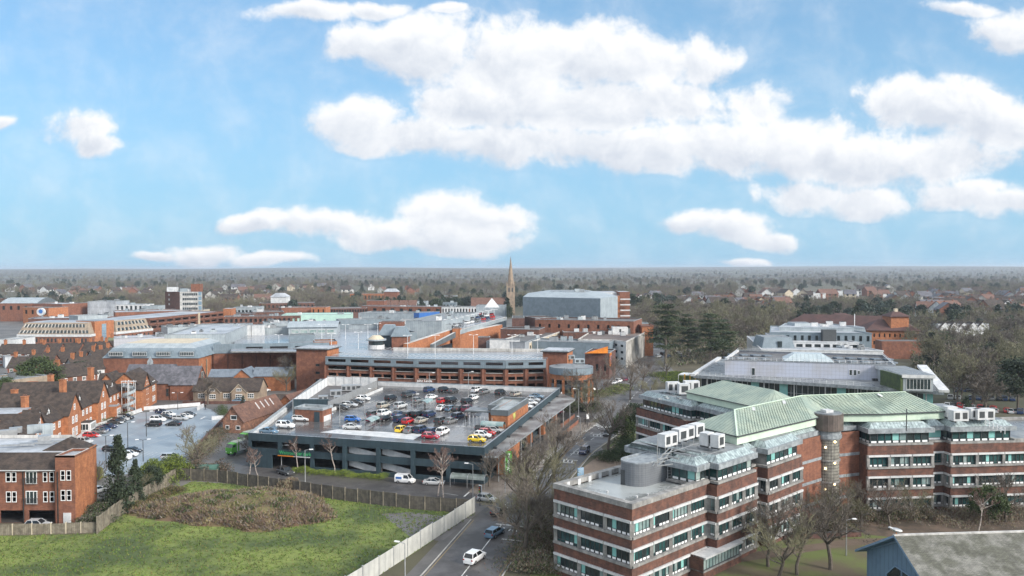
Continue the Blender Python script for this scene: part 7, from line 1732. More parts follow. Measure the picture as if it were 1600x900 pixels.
hedge('green shrub island beyond the surface car park', px((905,592+28),(950,616),(975,606)), leaf_m, 6, 1.8, 6000, .4, [leaf_m,leaf_y,twig], 15)
hedge('lawn and shrubs under the cedars', px((1030,590),(1055,585),(1065,600)), leaf_m, 9, 1.6, 6000, .5, [leaf_m,leaf_y], 16)
hedge('brown shrubs between the road and the brick office', px((835,900),(850,850),(868,800)), twig_g, 6.5, 2.4, 14000, .35, [twig_g,twig,leaf_m,brm], 18)
hedge('brown shrubs in the bed below the round stair tower', px((1280,815),(1330,806),(1400,812),(1440,800)), twig_g, 5, 2.2, 9000, .3, [twig_g,brm,twig,leaf_m], 19)
hedge('low leafless shrubs on the soil bed at right', px((1450,812),(1520,810),(1600,800)), twig_g, 6, 1.6, 7000, .3, [brm,twig,twig_g], 20)
hedge('row of clipped brown shrubs along the garden wall', px((1225,832),(1330,830)), twig_g, 3, 1.6, 5000, .3, [brm,twig_g,leaf_d], 21)
hedge('shrubs behind the white car park wall by the terrace', px((150,668),(175,658),(205,648)), leaf_y, 1.6, 1.4, 2500, .25, [leaf_y,leaf_m,twig], 22)
hedge('green shrub by the cottage wall', px((345,640),(352,652)), leaf_m, 2.5, 2, 1500, .25, [leaf_m], 23)
hedge('dark ivy hedge behind the brick wall of the shopping centre', px((395,606),(430,604)), leaf_d, 3, 2.5, 3000, .3, [leaf_d,leaf_m], 24)
hedge('brambles and weeds along the foot of the weathered fence', px((205,800),(255,775),(285,765)), leaf_m, 2.4, 1.3, 4000, .3, [brm,leaf_m,g_d], 25)
# woods in the middle distance: individual trees
count = [0]
def region_trees(poly_px, n, hmin, hmax, protos, label, group, seed, nogo=None, sxy=1.0):
    r = random.Random(seed); P = [G(a,b) for a,b in poly_px]; x0,x1 = min(p.x for p in P),max(p.x for p in P); y0,y1 = min(p.y for p in P),max(p.y for p in P); k = 0; tries = 0
    while k < n and tries < n*60:
        tries += 1; x,y = r.uniform(x0,x1), r.uniform(y0,y1)
        if not inpoly(x,y,P): continue
        h = r.uniform(hmin,hmax); plant(r.choice(protos), x, y, 0, h/10, r.uniform(0,6.28), label, group, sxy*r.uniform(.9,1.2)); k += 1; count[0] += 1
region_trees(((1480,640),(1640,665),(1680,560),(1430,540),(1440,575)),52,10,14,BM,'bare winter tree in the wood right of the college building','bare trees in the wood right of the college building',1)
region_trees(((1420,548),(1700,575),(1700,530),(1420,520)),34,6,9,BM,'bare winter tree in the belt between the wood and the white-roofed houses','bare trees in the belt before the white-roofed houses',2)
region_trees(((1130,558),(1215,545),(1230,510),(1120,510),(1030,530),(1050,555)),50,10,14,BM,'bare winter tree in the park left of the stepped white office','bare trees in the park left of the stepped white office',3)
region_trees(((1005,520),(1230,510),(1225,488),(1000,490)),40,10,15,BM,'bare winter tree in the belt beyond the tall cedars','bare trees in the belt beyond the cedars',4)
region_trees(((1360,560),(1430,562),(1440,530),(1375,528)),14,8,12,BM,'bare winter tree between the stepped white office and the large brick office','bare trees in front of the large brick office',5)
region_trees(((640,472),(820,468),(850,458),(640,455)),26,11,17,BM,'bare winter tree around the church spire','bare trees around the church',6)
region_trees(((240,470),(420,470),(640,460),(640,452),(240,455)),34,11,17,BM,'bare winter tree beyond the tower block and town roofs','bare trees beyond the town roofs',7)
region_trees(((-40,468),(240,470),(240,455),(-40,455)),24,11,17,BM,'bare winter tree beyond the town roofs at left','bare trees beyond the town roofs at left',8)
# far woodland and suburbs beyond: one mass of instanced trees, standing on the ground
def woodland(name, label, protos, seed, n, xr, yr, hr, dens, sink=0.0):
    r = np.random.default_rng(seed); pts = []; sc_ = []
    ph = r.uniform(0,6.28,(10,2)); fq = r.uniform(.002,.012,(10,2)); Yp = r.random(n*4)
    Y = yr[0]*np.power(yr[1]/yr[0], Yp); X = r.uniform(-1,1,n*4)*Y*.72
    d = sum(np.sin(X*fq[i,0]*1.6+ph[i,0]+2*np.sin(Y*.004+i))*np.sin(Y*fq[i,1]+ph[i,1]) for i in range(10))/3.2
    ok = (d > dens+r.normal(0,.25,n*4)) & (X > xr[0]) & (X < xr[1])
    for (cx0,cx1,cy0,cy1) in CLEAR: ok &= ~((X>cx0)&(X<cx1)&(Y>cy0)&(Y<cy1))
    QX, QY = 800+X/Y*1244, 420+40*1244/Y; u_ = r.random(n*4)
    for (a_,b_,c_,d_) in SUBURB: ok &= ~((QX>a_)&(QX<b_)&(QY>c_)&(QY<d_)&(u_<.74))
    X, Y = X[ok][:n], Y[ok][:n]; k = len(X); t = np.clip((Y-2400)/7000,0,1); t = t*t*(3-2*t); Z = -1.2+t*48-sink
    me = bpy.data.meshes.new(name); me.from_pydata(np.c_[X,Y,Z].tolist(), [], [])
    at = me.attributes.new('scl','FLOAT','POINT'); at.data.foreach_set('value', (r.uniform(hr[0],hr[1],k)/10).astype(np.float32))
    at = me.attributes.new('rot','FLOAT','POINT'); at.data.foreach_set('value', r.uniform(0,6.28,k).astype(np.float32))
    o = bpy.data.objects.new(name, me); COL.objects.link(o); setp(o, label, 'woodland', kind='stuff')
    ng = bpy.data.node_groups.new(name+' scatter','GeometryNodeTree'); ng.interface.new_socket('Geometry',in_out='INPUT',socket_type='NodeSocketGeometry'); ng.interface.new_socket('Geometry',in_out='OUTPUT',socket_type='NodeSocketGeometry')
    N, L = ng.nodes, ng.links; gi, go = N.new('NodeGroupInput'), N.new('NodeGroupOutput'); col = bpy.data.collections.new(name+' kinds')
    for q in protos:
        c2 = bpy.data.meshes.new('tree'); 
        vs, fs, ms, off, mats = [], [], [], 0, []
        for nm, m_ in q[2]:
            v = np.empty(len(m_.vertices)*3); m_.vertices.foreach_get('co', v); vs.append(v.reshape(-1,3)); fs += [tuple(i+off for i in p_.vertices) for p_ in m_.polygons]; ms += [len(mats)]*len(m_.polygons); mats.append(m_.materials[0]); off += len(m_.vertices)
        c2.from_pydata(np.concatenate(vs).tolist(), [], fs)
        for m_ in mats: c2.materials.append(m_)
        c2.polygons.foreach_set('material_index', ms); ob = bpy.data.objects.new('tree_kind', c2); col.objects.link(ob)
    ci = N.new('GeometryNodeCollectionInfo'); ci.inputs[0].default_value = col; ci.inputs['Separate Children'].default_value = True; ci.inputs['Reset Children'].default_value = True
    ip = N.new('GeometryNodeInstanceOnPoints'); ip.inputs['Pick Instance'].default_value = True
    rv = N.new('FunctionNodeRandomValue'); rv.data_type = 'INT'; [s for s in rv.inputs if s.type == 'INT' and s.name == 'Max'][0].default_value = len(protos)-1
    a1 = N.new('GeometryNodeInputNamedAttribute'); a1.data_type = 'FLOAT'; a1.inputs[0].default_value = 'scl'; a2 = N.new('GeometryNodeInputNamedAttribute'); a2.data_type = 'FLOAT'; a2.inputs[0].default_value = 'rot'
    cx = N.new('ShaderNodeCombineXYZ'); L.new(a2.outputs[0], cx.inputs[2])
    L.new(gi.outputs[0], ip.inputs['Points']); L.new(ci.outputs[0], ip.inputs['Instance']); L.new(cx.outputs[0], ip.inputs['Rotation']); L.new(a1.outputs[0], ip.inputs['Scale']); L.new([s for s in rv.outputs if s.type == 'INT'][0], ip.inputs['Instance Index']); L.new(ip.outputs[0], go.inputs[0])
    md = o.modifiers.new('scatter','NODES'); md.node_group = ng
    return o
SUBURB = [(1060,1200,472,492),(1180,1240,482,500),(1430,1640,476,502),(1370,1640,460,482),(1150,1400,453,470),(340,660,450,463),(0,240,453,470),(318,420,460,478)]
CLEAR = [(-520,75,0,640),(-520,420,0,440),(75,330,0,470)]
FB = [proto('t','t',bare_meshes(s,10,.85,m_,ntw=7,tw=.11,lev=(8,4,3),thick=1.3)) for s,m_ in ((71,twig),(72,twig_g),(73,twig),(74,twig_g),(75,twig))]
FC = [proto('t','t',leafy_meshes(s,sh,m_,n=900,size=.9,H=10,R_=3.4)) for s,sh,m_ in ((81,'cone',leaf_d),(82,'round',leaf_b),(83,'round',leaf_d))]
woodland('bare_woodland','far belt of leafless brown-grey woodland reaching the horizon',FB,1,13000,(-4500,4500),(440,6500),(8,14),-.12)
woodland('evergreen_woodland','dark evergreens scattered through the far leafless woodland',FC,2,900,(-4500,4500),(480,4500),(9,17),-.1)
def under(label, poly, n, seed, size=1.0, h=3.0):
    r = random.Random(seed); P = [G(a,b) for a,b in poly]; x0,x1 = min(p.x for p in P),max(p.x for p in P); y0,y1 = min(p.y for p in P),max(p.y for p in P); out = []
    while len(out) < n:
        x,y = r.uniform(x0,x1), r.uniform(y0,y1)
        if inpoly(x,y,P): out.append((x,y,abs(r.gauss(0,h*.4))))
    scatter('undergrowth', [twig,twig_g,twig_g,leaf_m,leaf_d,twig], out, size, label, seed, .8, cat='undergrowth', lean=1.3)
under('tangled undergrowth on the floor of the wood right of the college building', ((1478,606),(1640,625),(1700,540),(1420,525),(1425,575)), 16000, 31, 1.1, 4)
under('undergrowth under the park trees left of the stepped white office', ((1060,575),(1215,548),(1225,500),(1020,500)), 11000, 32, 1.1, 3)
# suburb houses among the trees
def suburb():
    r = random.Random(21); wls = [white,brick_r,cream,white,brick_r,conc_l]; rfs = [tile_br,tile_rd,tile_br,slate,tile_br]; wn = {white:'white-walled',brick_o:'orange brick',cream:'cream-walled',brick_r:'red brick',conc_l:'pale grey'}; rn = {tile_br:'brown roof',tile_rd:'reddish roof',slate:'grey slate roof'}
    regs = [('right of the tall cedars',(1060,1200),(474,490),34),('beyond the stepped white office',(1180,1240),(483,498),16),('behind the white-roofed hall at right',(1440,1620),(478,500),46),('upper right among the trees',(1380,1620),(462,480),30),('in the far right suburb',(1150,1400),(455,470),22),('beyond the cinema',(990,1100),(470,478),10),
            ('beyond the school among the trees',(340,660),(452,462),22),('beyond the town roofs at left',(0,240),(455,468),24),('beside the tower block',(318,420),(462,478),12)]
    made = {}
    def make(wl, rf, semi):
        k = (wl.name,rf.name,semi)
        if k in made: return made[k]
        ms = []; L, W = (14 if semi else 9), 8
        wm, rm, cm, gm = MB(), MB(), MB(), MB(); gable(wm, rm, (-L/2,-W/2), (1,0), L, W, 0, 5, 8.2, wl, rf)
        cm.box((L*.3,0,6),(.7,.6,2.8),brick_r)
        for i in range(3 if semi else 2):
            for z in (1,3.4): u = -L/2+L*(i+.5)/(3 if semi else 2); gm.face([(u-.8,-W/2-.04,z),(u+.8,-W/2-.04,z),(u+.8,-W/2-.04,z+1.3),(u-.8,-W/2-.04,z+1.3)],glass)
        made[k] = [('wall',wm),('roof',rm),('chimney',cm),('window',gm)]
        out = []
        for nm,b in made[k]: o = b.build(nm); out.append((nm,o.data)); bpy.data.objects.remove(o)
        made[k] = out; return out
    for lab,(x0,x1),(y0,y1),n in regs:
        for i in range(n):
            wl, rf = r.choice(wls), r.choice(rfs); p = G(r.uniform(x0,x1), r.uniform(y0,y1)); semi = r.random()<.4
            l = '%s house with %s %s' % (wn[wl],rn[rf],lab)
            T = bpy.data.objects.new('suburban_house',None); COL.objects.link(T); T.location = p; T.rotation_euler = (0,0,r.choice((0,.3,-.4,1.2,1.57))+r.uniform(-.2,.2)); s = r.uniform(1.2,1.7); T.scale = (s,s,s); setp(T,l,'house','houses '+lab)
            for nm,me in make(wl,rf,semi): c = bpy.data.objects.new(nm,me); COL.objects.link(c); c.parent = T
suburb()
for (x0,x1,y,z,dp,wl,rf,nm,lab) in [(1466,1545,506,7,16,white,roof_w,'school_hall','long white-roofed hall with gabled windows at right'),(1565,1660,502,6,16,grey_l,roof_w,'warehouse','white-roofed shed at the right edge beyond the wood'),(1262,1290,458,9,30,white,roof_w,'warehouse','far pale warehouse with arched roof in the wooded distance'),(1303,1342,455,9,40,white,roof_w,'warehouse','far white warehouse with stepped roof in the wooded distance'),(690,712,462,11,16,grey_l,roof_w,'office_block','far pale office left of the church spire')]:
    a = G(x0,y,z); T = thing(nm,lab,nm.replace('_',' '),(a.x,a.y,0)); o,q = blk(T,((x0,y),(x1,y)),z,dp,wl,rf,name='wall')
    if nm == 'school_hall':
        for k in range(5): m = MB(); c = q[0].lerp(q[1],(k+.6)/5.4); gable(m,m,(c.x+3,c.y-1.5),(0,1),6,6,0,5,8,white,tile_br,oh=.2); m.build('gabled_bay',T)
print('mid trees', count)
# ------------------------------------------------------------------ vehicles
CARC = {'black':(.012,.012,.014),'dark grey':(.05,.052,.055),'silver':(.45,.46,.47),'grey':(.18,.185,.19),'white':(.80,.80,.80),'red':(.48,.02,.02),'crimson':(.42,.015,.04),'maroon':(.17,.02,.045),'blue':(.02,.13,.45),'dark blue':(.02,.045,.12),'yellow':(.80,.56,.02),'navy':(.015,.025,.07),'beige':(.36,.33,.28),'steel blue':(.12,.20,.28)}
def car_paint(c):
    n = c+' car paint'
    if n in MATS: return MATS[n]
    m = mat(n, CARC[c], tuple(x*.94 for x in CARC[c]), 1, .25); m.node_tree.nodes['Principled BSDF'].inputs['Coat Weight'].default_value = .6; return m
tyre = mat('tyre', (.015,.015,.015), None, 1, .8); rimm = mat('alloy rim', (.4,.4,.41), None, 1, .35, metal=.6); lampw = mat('headlight glass', (.75,.77,.8), None, 1, .1); lampr = mat('tail light glass', (.35,.01,.01), None, 1, .2)
CG = mat('car glass', (.015,.02,.024), None, 1, .04)
#            length width  sections (x, belt z, half width) / roof
KIND = {'hatchback':dict(L=4.1,W=1.78,prof=[(-2.03,.62,.70),(-1.95,.92,.82),(-1.2,.96,.88),(.75,.92,.88),(1.55,.80,.84),(1.98,.62,.72)],gh=[(-1.92,-1.55),(.95,.25)],rz=1.48),
        'saloon':dict(L=4.6,W=1.82,prof=[(-2.28,.60,.72),(-2.2,.95,.84),(-1.4,.98,.90),(.8,.92,.90),(1.75,.80,.85),(2.25,.60,.72)],gh=[(-1.75,-.95),(1.05,.2)],rz=1.43),
        'estate':dict(L=4.7,W=1.84,prof=[(-2.32,.62,.74),(-2.28,.97,.84),(-1.4,.98,.90),(.85,.93,.90),(1.8,.80,.85),(2.32,.60,.72)],gh=[(-2.25,-1.95),(1.1,.3)],rz=1.47),
        'suv':dict(L=4.55,W=1.90,prof=[(-2.25,.72,.78),(-2.2,1.08,.88),(-1.4,1.12,.94),(.85,1.08,.94),(1.8,.98,.90),(2.25,.74,.78)],gh=[(-2.15,-1.85),(1.05,.4)],rz=1.72),
        'van':dict(L=4.3,W=1.85,prof=[(-2.12,.80,.82),(-2.1,1.12,.88),(-1.2,1.14,.92),(1.0,1.08,.92),(1.65,.92,.88),(2.12,.70,.78)],gh=[(-2.08,-2.0),(1.35,.75)],rz=1.86)}
CACHE = {}
def car_meshes(kind, colour):
    if (kind,colour) in CACHE: return CACHE[(kind,colour)]
    K = KIND[kind]; P = car_paint(colour); out = []
    b = MB(); pr = K['prof']; zl = .22; rings = []
    for (x,z,w) in pr: rings.append([(x,-w*.9,zl),(x,-w,.45),(x,-w,z*.82),(x,-w*.90,z),(x,w*.90,z),(x,w,z*.82),(x,w,.45),(x,w*.9,zl)])
    for A_,B_ in zip(rings[:-1],rings[1:]):
        for i in range(8): b.face([A_[i],A_[(i+1)%8],B_[(i+1)%8],B_[i]][::-1], P if i not in (7,) else metal_d)
    b.face(rings[0],P); b.face(rings[-1][::-1],P)
    (xr0,xr1),(xf0,xf1) = K['gh']; zb = max(q[1] for q in pr)-.03; zt = K['rz']; w0, w1 = K['W']/2*.90, K['W']/2*.74
    b.face([(xr1,-w1,zt),(xf1,-w1,zt),(xf1,w1,zt),(xr1,w1,zt)],P); b.face([(xr1,-w1-.015,zt-.05),(xf1,-w1-.015,zt-.05),(xf1,-w1,zt),(xr1,-w1,zt)],P); b.face([(xr1,w1,zt),(xf1,w1,zt),(xf1,w1+.015,zt-.05),(xr1,w1+.015,zt-.05)],P)
    for s in (-1,1):
        for (xa,xb) in ((xf0,xf1),(xr0,xr1),((xf0+xr0)*.5-.1,(xf1+xr1)*.5-.1)): b.bar((xa,s*w0,zb),(xb,s*w1,zt-.02),.09,P)
        b.box((xf0-.15,s*(w0+.14),zb+.02),(.16,.16,.12),P)
    if kind == 'van':
        for s in (-1,1): b.face([(xr0,s*(w0+.01),zb),(-.1,s*(w0+.01),zb),(-.1,s*(w1+.02),zt-.03),(xr1,s*(w1+.02),zt-.03)][::s],P)
    out.append(('body',b))
    g = MB(); lo = [(xr0,-w0,zb),(xf0,-w0,zb),(xf0,w0,zb),(xr0,w0,zb)]; up = [(xr1,-w1,zt-.04),(xf1,-w1,zt-.04),(xf1,w1,zt-.04),(xr1,w1,zt-.04)]
    for i in range(4): g.face([lo[i],lo[(i+1)%4],up[(i+1)%4],up[i]],CG)
    out.append(('windows',g))
    for sx in (-1,1):
        for s in (-1,1):
            w_ = MB(); x = sx*K['L']*.30; y = s*K['W']/2*1.0; w_.tube((x,y+.01*s,.31),(x,y-.2*s,.31),.32,.32,tyre,12); w_.tube((x,y+.02*s,.31),(x,y+.012*s,.31),.19,.19,rimm,8); out.append(('wheel',w_))
    L_ = K['L']/2
    for s in (-1,1):
        h = MB(); h.box((L_-.14,s*K['W']*.36,.60),(.22,.34,.14),lampw,-s*.3); out.append(('headlight',h)); t = MB(); t.box((-L_+.08,s*K['W']*.39,.72),(.14,.26,.2),lampr); out.append(('tail_light',t))
    res = []
    for nm,q in out: o = q.build(nm); res.append((nm,o.data)); bpy.data.objects.remove(o)
    CACHE[(kind,colour)] = res; return res
def car(x, y, z, rz, kind, colour, label, group=None, lite=False):
    T = bpy.data.objects.new('parked_car' if kind != 'van' else 'parked_van', None); COL.objects.link(T); T.location = (x,y,z); T.rotation_euler = (0,0,rz); T.scale = (.87,.87,.87); setp(T, label, 'van' if kind == 'van' else 'car', group)
    for nm,me in car_meshes(kind,colour):
        if lite and nm in ('headlight','tail_light'): continue
        c = bpy.data.objects.new(nm,me); COL.objects.link(c); c.parent = T
    return T
KN = {'suv':'tall 4x4 car','saloon':'saloon car','estate':'estate car','hatchback':'hatchback','van':'small van'}
ORD = ['first','second','third','fourth','fifth','sixth','seventh','eighth','ninth','tenth','eleventh','twelfth']
def mklabel(c, k, nb, o, where):
    l = '%s %s%s, %s from left in %s' % (c,k,nb,o,where)
    return l if len(l.replace('-',' ').split()) <= 16 else '%s %s, %s from left in %s' % (c,k,o,where)
def row(cars, z, heading, where, group):
    """cars = (x, y, colour, kind[, heading offset]) from left to right; the label names colour, kind, neighbours and row"""
    n = len(cars)
    for i, c in enumerate(cars):
        p = G(c[0], c[1]+4, z); jit = random.Random(i*7+int(c[0])).uniform(-.05,.05)
        nb = (' next to the %s one' % cars[i+1][2]) if i < n-1 and cars[i+1][2] != c[2] else ''
        car(p.x, p.y, z, heading+jit+(c[4] if len(c) > 4 else 0), c[3], c[2], mklabel(c[2],KN[c[3]],nb,ORD[i],where), group)
hf = math.atan2(SF.y,SF.x); hg = math.atan2(SG.y,SG.x); Zk = ZD+.02; GR = 'cars on the rooftop deck'
row([(533,635,'dark grey','estate'),(546,631,'silver','estate'),(556,627,'dark grey','saloon'),(568,621,'white','hatchback')],Zk,hf,'the row along the louvred plant screen',GR)
row([(446,664,'white','suv'),(471,653,'white','estate'),(508,646,'steel blue','hatchback')],Zk,hf,'the brick stair house group',GR)
row([(551,654,'blue','hatchback',.15),(550,666,'silver','saloon',.3)],Zk,hf,'the pair standing alone at deck left',GR)
row([(611,621,'black','suv'),(637,616,'dark grey','suv'),(652,624,'grey','hatchback'),(674,619,'white','saloon'),(691,625,'red','hatchback'),(705,624,'black','suv'),(730,626,'black','suv'),(740,620,'white','hatchback')],Zk,hg-.25,'the second row from the back',GR)
row([(642,613,'navy','hatchback'),(671,608,'dark blue','suv'),(694,608,'black','suv'),(708,609,'dark grey','saloon'),(745,608,'white','suv'),(757,610,'grey','estate'),(782,612,'black','suv'),(806,614,'beige','estate')],Zk,hg-.3,'the back row of the deck',GR)
row([(599,633,'beige','suv'),(626,633,'silver','suv'),(691,636,'white','saloon'),(704,637,'steel blue','hatchback'),(717,637,'dark grey','saloon'),(731,638,'maroon','suv'),(744,639,'dark grey','hatchback')],Zk,hg-.25,'the middle row of the deck',GR)
row([(583,646,'dark grey','hatchback'),(600,645,'white','suv'),(623,646,'dark blue','saloon'),(638,647,'black','hatchback'),(653,647,'black','suv'),(671,647,'navy','suv'),(716,650,'navy','suv')],Zk,hg-.25,'the third row from the front',GR)
row([(583,653,'maroon','saloon'),(601,653,'black','saloon'),(625,654,'navy','suv'),(638,657,'red','hatchback'),(658,656,'beige','saloon'),(689,657,'dark grey','suv'),(704,657,'grey','saloon')],Zk,hg-.25,'the second row from the front',GR)
row([(627,670,'yellow','hatchback'),(641,671,'grey','saloon'),(658,671,'navy','suv'),(675,673,'dark blue','hatchback'),(692,674,'white','suv')],Zk,hg-.15,'the front row by the white strip',GR)
row([(673,681,'crimson','hatchback')],Zk,hf,'front of the row, crosswise',GR)
row([(745,686,'yellow','hatchback'),(754,679,'white','hatchback'),(761,675,'red','hatchback'),(757,669,'dark grey','estate'),(772,671,'silver','estate')],Zk,hf,'the corner group below the brick lift tower',GR)
row([(822,634,'white','hatchback'),(828,628,'white','saloon'),(833,623,'silver','hatchback'),(838,618,'steel blue','saloon')],Zk,hf,'the row beyond the brick lift tower',GR)
row([(420,673,'steel blue','saloon')],Zk,hf,'the left deck corner behind the parapet',GR)
# blue-grey car park
GL = 'cars in the blue-grey car park'
row([(143,679,'red','hatchback'),(155,673,'grey','saloon'),(161,670,'dark blue','hatchback'),(170,665,'navy','saloon'),(180,658,'dark grey','saloon'),(187,655,'dark grey','hatchback'),(191,653,'silver','hatchback'),(197,651,'black','suv')],.02,-.05,'the row along the terrace wall',GL)
row([(133,688,'silver','hatchback')],.02,-.3,'front of the terrace wall row',GL)
row([(247,654,'white','suv'),(258,650,'dark grey','saloon'),(264,646,'white','hatchback')],.02,-.1,'the back middle row, left part',GL)
row([(240,662,'black','suv'),(271,661,'black','saloon')],.02,math.pi-.1,'the black pair in mid car park',GL)
row([(282,652,'silver','estate'),(290,649,'white','saloon'),(295,646,'dark grey','saloon')],.02,-.15,'the back middle row, right part',GL)
row([(176,701,'black','estate'),(207,703,'black','saloon')],.02,.05,'the nearest car park pair',GL)
row([(190,714,'white','suv'),(202,709,'white','hatchback')],.02,.1,'the white pair behind the dark conifer',GL)
row([(268,713,'silver','estate')],.02,.0,'the near right corner by the shrubs',GL)
# street and yard
def one(x, y, rz, kind, colour, label, z=0): p = G(x,y,z); return car(p.x,p.y,z,rz,kind,colour,label)
one(446,741,-.7,'suv','dark grey','dark grey 4x4 leaving the supermarket entrance with headlights towards us')
v = one(633,754,-.25,'van','white','small white van with blue panel on its side, on the service road')
m = MB(); m.box((-1.1,-.90,.95),(1.3,.03,.45),blue_c); m.box((-1.1,.90,.95),(1.3,.03,.45),blue_c); o = m.build('side_panel'); o.parent = v
one(678,757,-.12,'saloon','silver','silver saloon on the service road right of the small white van')
one(761,783,-.5,'hatchback','silver','silver hatchback waiting at the junction by the traffic light')
one(780,803,1.15,'saloon','black','black saloon with red tail lights on the main road')
one(773,836,1.1,'estate','steel blue','pale blue estate in the nearer queue on the main road')
one(742,876,1.1,'suv','white','white 4x4 nearest the bottom of the main road')
one(913,708,-1.95,'suv','navy','dark 4x4 coming down the main road beyond the office corner')
one(949,680,-1.9,'hatchback','dark grey','dark hatchback partly behind the tall verge tree')
one(818,787,1.2,'hatchback','steel blue','pale car glimpsed between the bare street trees')
one(870,646,.1,'saloon','maroon','dark red saloon under the supermarket canopy end')
one(941,579,.0,'suv','black','black 4x4 beside the white rendered store')
row([(950,599,'black','saloon'),(958,596,'white','saloon'),(967,593,'white','hatchback'),(976,591,'maroon','hatchback')],0,.9,'the surface car park by the bare trees','cars in the surface car park')
one(925,611,.4,'saloon','white','white saloon leaving the surface car park')
one(60,824,.0,'hatchback','silver','silver hatchback inside the carport of the brick flats')
one(152,770,1.2,'hatchback','silver','silver car beside the brick flats under the golden shrub')
one(213,779,.2,'saloon','blue','blue car behind the weathered fence')
one(253,646,-.2,'hatchback','navy','dark blue car beside the brick church hall')
one(414,612,.9,'hatchback','white','white car in the alley behind the sandstone cottage')
one(373,629,.2,'saloon','steel blue','pale car before the sandstone cottage'); one(421,658+10,.3,'hatchback','red','red car between the outbuilding and the supermarket wall')
one(22,590,.1,'saloon','silver','silver car left of the red parasols')
rr_ = random.Random(8)
def lot(label, group, poly, n, z, seed, hd, cols=('white','silver','black','grey','dark blue','red')):
    r = random.Random(seed); P = [G(a,b,z) for a,b in poly]; a,b,c,d = P; k = 0
    for i in range(n):
        u, v = (i+.5)/n, (i*0.6180339)%1; v = int(v*3)/3+.12; p = a.lerp(b,u).lerp(d.lerp(c,u),v); col = r.choice(cols); kd = r.choice(('hatchback','saloon','suv'))
        car(p.x,p.y,z,hd+r.uniform(-.05,.05),kd,col,'%s %s %s' % (col,KN[kd],label),group,True)
lot('on the high deck beyond the ramp','cars on the high mall deck',((712,512),(782,496),(762,487),(700,501)),22,14.52,1,1.2)
lot('in the car park behind the corner pavilion','cars behind the corner pavilion',((1478,640),(1600,655),(1600,600),(1480,606)),30,0,2,1.0)
row([(1492,630,'dark grey','suv'),(1504,632,'dark blue','saloon'),(1515,633,'red','hatchback'),(1552,640,'silver','estate'),(1577,641,'silver','saloon')],0,1.25,'the row behind the roof units','cars behind the right wing')
lot('between the trunks of the cedars','cars under the cedars',((1025,560),(1080,560),(1080,548),(1025,548)),7,0,3,.8)
lot('parked far left beyond the brick shops','cars far left',((0,600),(30,597),(40,575),(0,575)),4,0,4,.3)
# ------------------------------------------------------------------ people
def person(x, y, z, rz, top, legs, label, hair=(.03,.02,.015), step=.18):
    p = G(x,y,z) if not isinstance(x, Vector) else x
    me = bpy.data.meshes.new('body'); J = [((0,0,.92),.15),((0,0,1.15),.15),((0,0,1.40),.17),((0,0,1.52),.06),((.02,0,1.66),.105),((.02,0,1.76),.08),
      ((0,.10,.88),.11),((step*.6,.10,.48),.075),((step,.10,.08),.05),((step+.14,.10,.04),.04),((0,-.10,.88),.11),((-step*.3,-.10,.48),.075),((-step,-.10,.08),.05),((-step+.14,-.10,.04),.04),
      ((0,.20,1.42),.07),((-.06,.26,1.15),.05),((.08,.27,.90),.04),((.12,.27,.82),.035),((0,-.20,1.42),.07),((.06,-.26,1.15),.05),((.18,-.26,.93),.04),((.22,-.25,.85),.035)]
    E = [(0,1),(1,2),(2,3),(3,4),(4,5),(0,6),(6,7),(7,8),(8,9),(0,10),(10,11),(11,12),(12,13),(2,14),(14,15),(15,16),(16,17),(2,18),(18,19),(19,20),(20,21)]
    me.from_pydata([j[0] for j in J], E, []); o = bpy.data.objects.new('person', me); COL.objects.link(o); sk = o.modifiers.new('s','SKIN')
    for i,(c,r_) in enumerate(J): me.skin_vertices[0].data[i].radius = (r_,r_*1.0)
    me.skin_vertices[0].data[0].use_root = True
    o.modifiers.new('u','SUBSURF').levels = 1; bpy.context.view_layer.update(); m2 = bpy.data.meshes.new_from_object(o.evaluated_get(bpy.context.evaluated_depsgraph_get())); bpy.data.objects.remove(o)
    m2.materials.clear(); mt = [mat('cloth %s %s'%(label[:12],i), c_, None, 1, .9) for i,c_ in enumerate((top,legs))]+[skin,mat('hair',hair,None,1,.8)]
    for m_ in mt: m2.materials.append(m_)
    for f in m2.polygons: c = f.center; f.material_index = 3 if (c.z > 1.66 and c.x < .05) or c.z > 1.77 else 2 if c.z > 1.5 or (abs(c.y) > .2 and c.z < .86 and c.z > .75) else 1 if c.z < .9 and abs(c.y) < .2 else 0
    o = bpy.data.objects.new('person', m2); COL.objects.link(o); o.location = p; o.rotation_euler = (0,0,rz); setp(o, label, 'person'); return o
PE = [(885,682,0,1.2,(.03,.03,.035),(.02,.02,.03),'person in a black coat walking on the pavement past the supermarket'),(892,683,0,-2,(.05,.05,.06),(.03,.03,.04),'person in dark grey beside the one in the black coat'),
 (915,663,0,1.6,(.02,.02,.02),(.02,.02,.02),'person in black waiting by the traffic light at the crossing'),(870,652,0,2,(.45,.35,.18),(.1,.09,.08),'person in a tan coat under the end of the canopy'),(838,677,0,1,(.03,.03,.03),(.03,.03,.04),'person in black by the shop front below the canopy'),
 (729,660,ZD,1.4,(.02,.02,.025),(.02,.02,.02),'person in black walking across the rooftop deck'),(664,641,ZD,.5,(.75,.62,.05),(.03,.03,.05),'person in a yellow high-visibility jacket on the rooftop deck'),(966,610,0,2,(.02,.02,.025),(.02,.02,.02),'person in dark clothes on the path by the shrub island'),(985,625,0,1,(.05,.05,.2),(.02,.02,.02),'person in dark blue near the surface car park exit'),
 (321,640,0,1,(.3,.05,.05),(.03,.03,.03),'person in a red top by the cottage road')]
for q_ in PE: person(*q_)
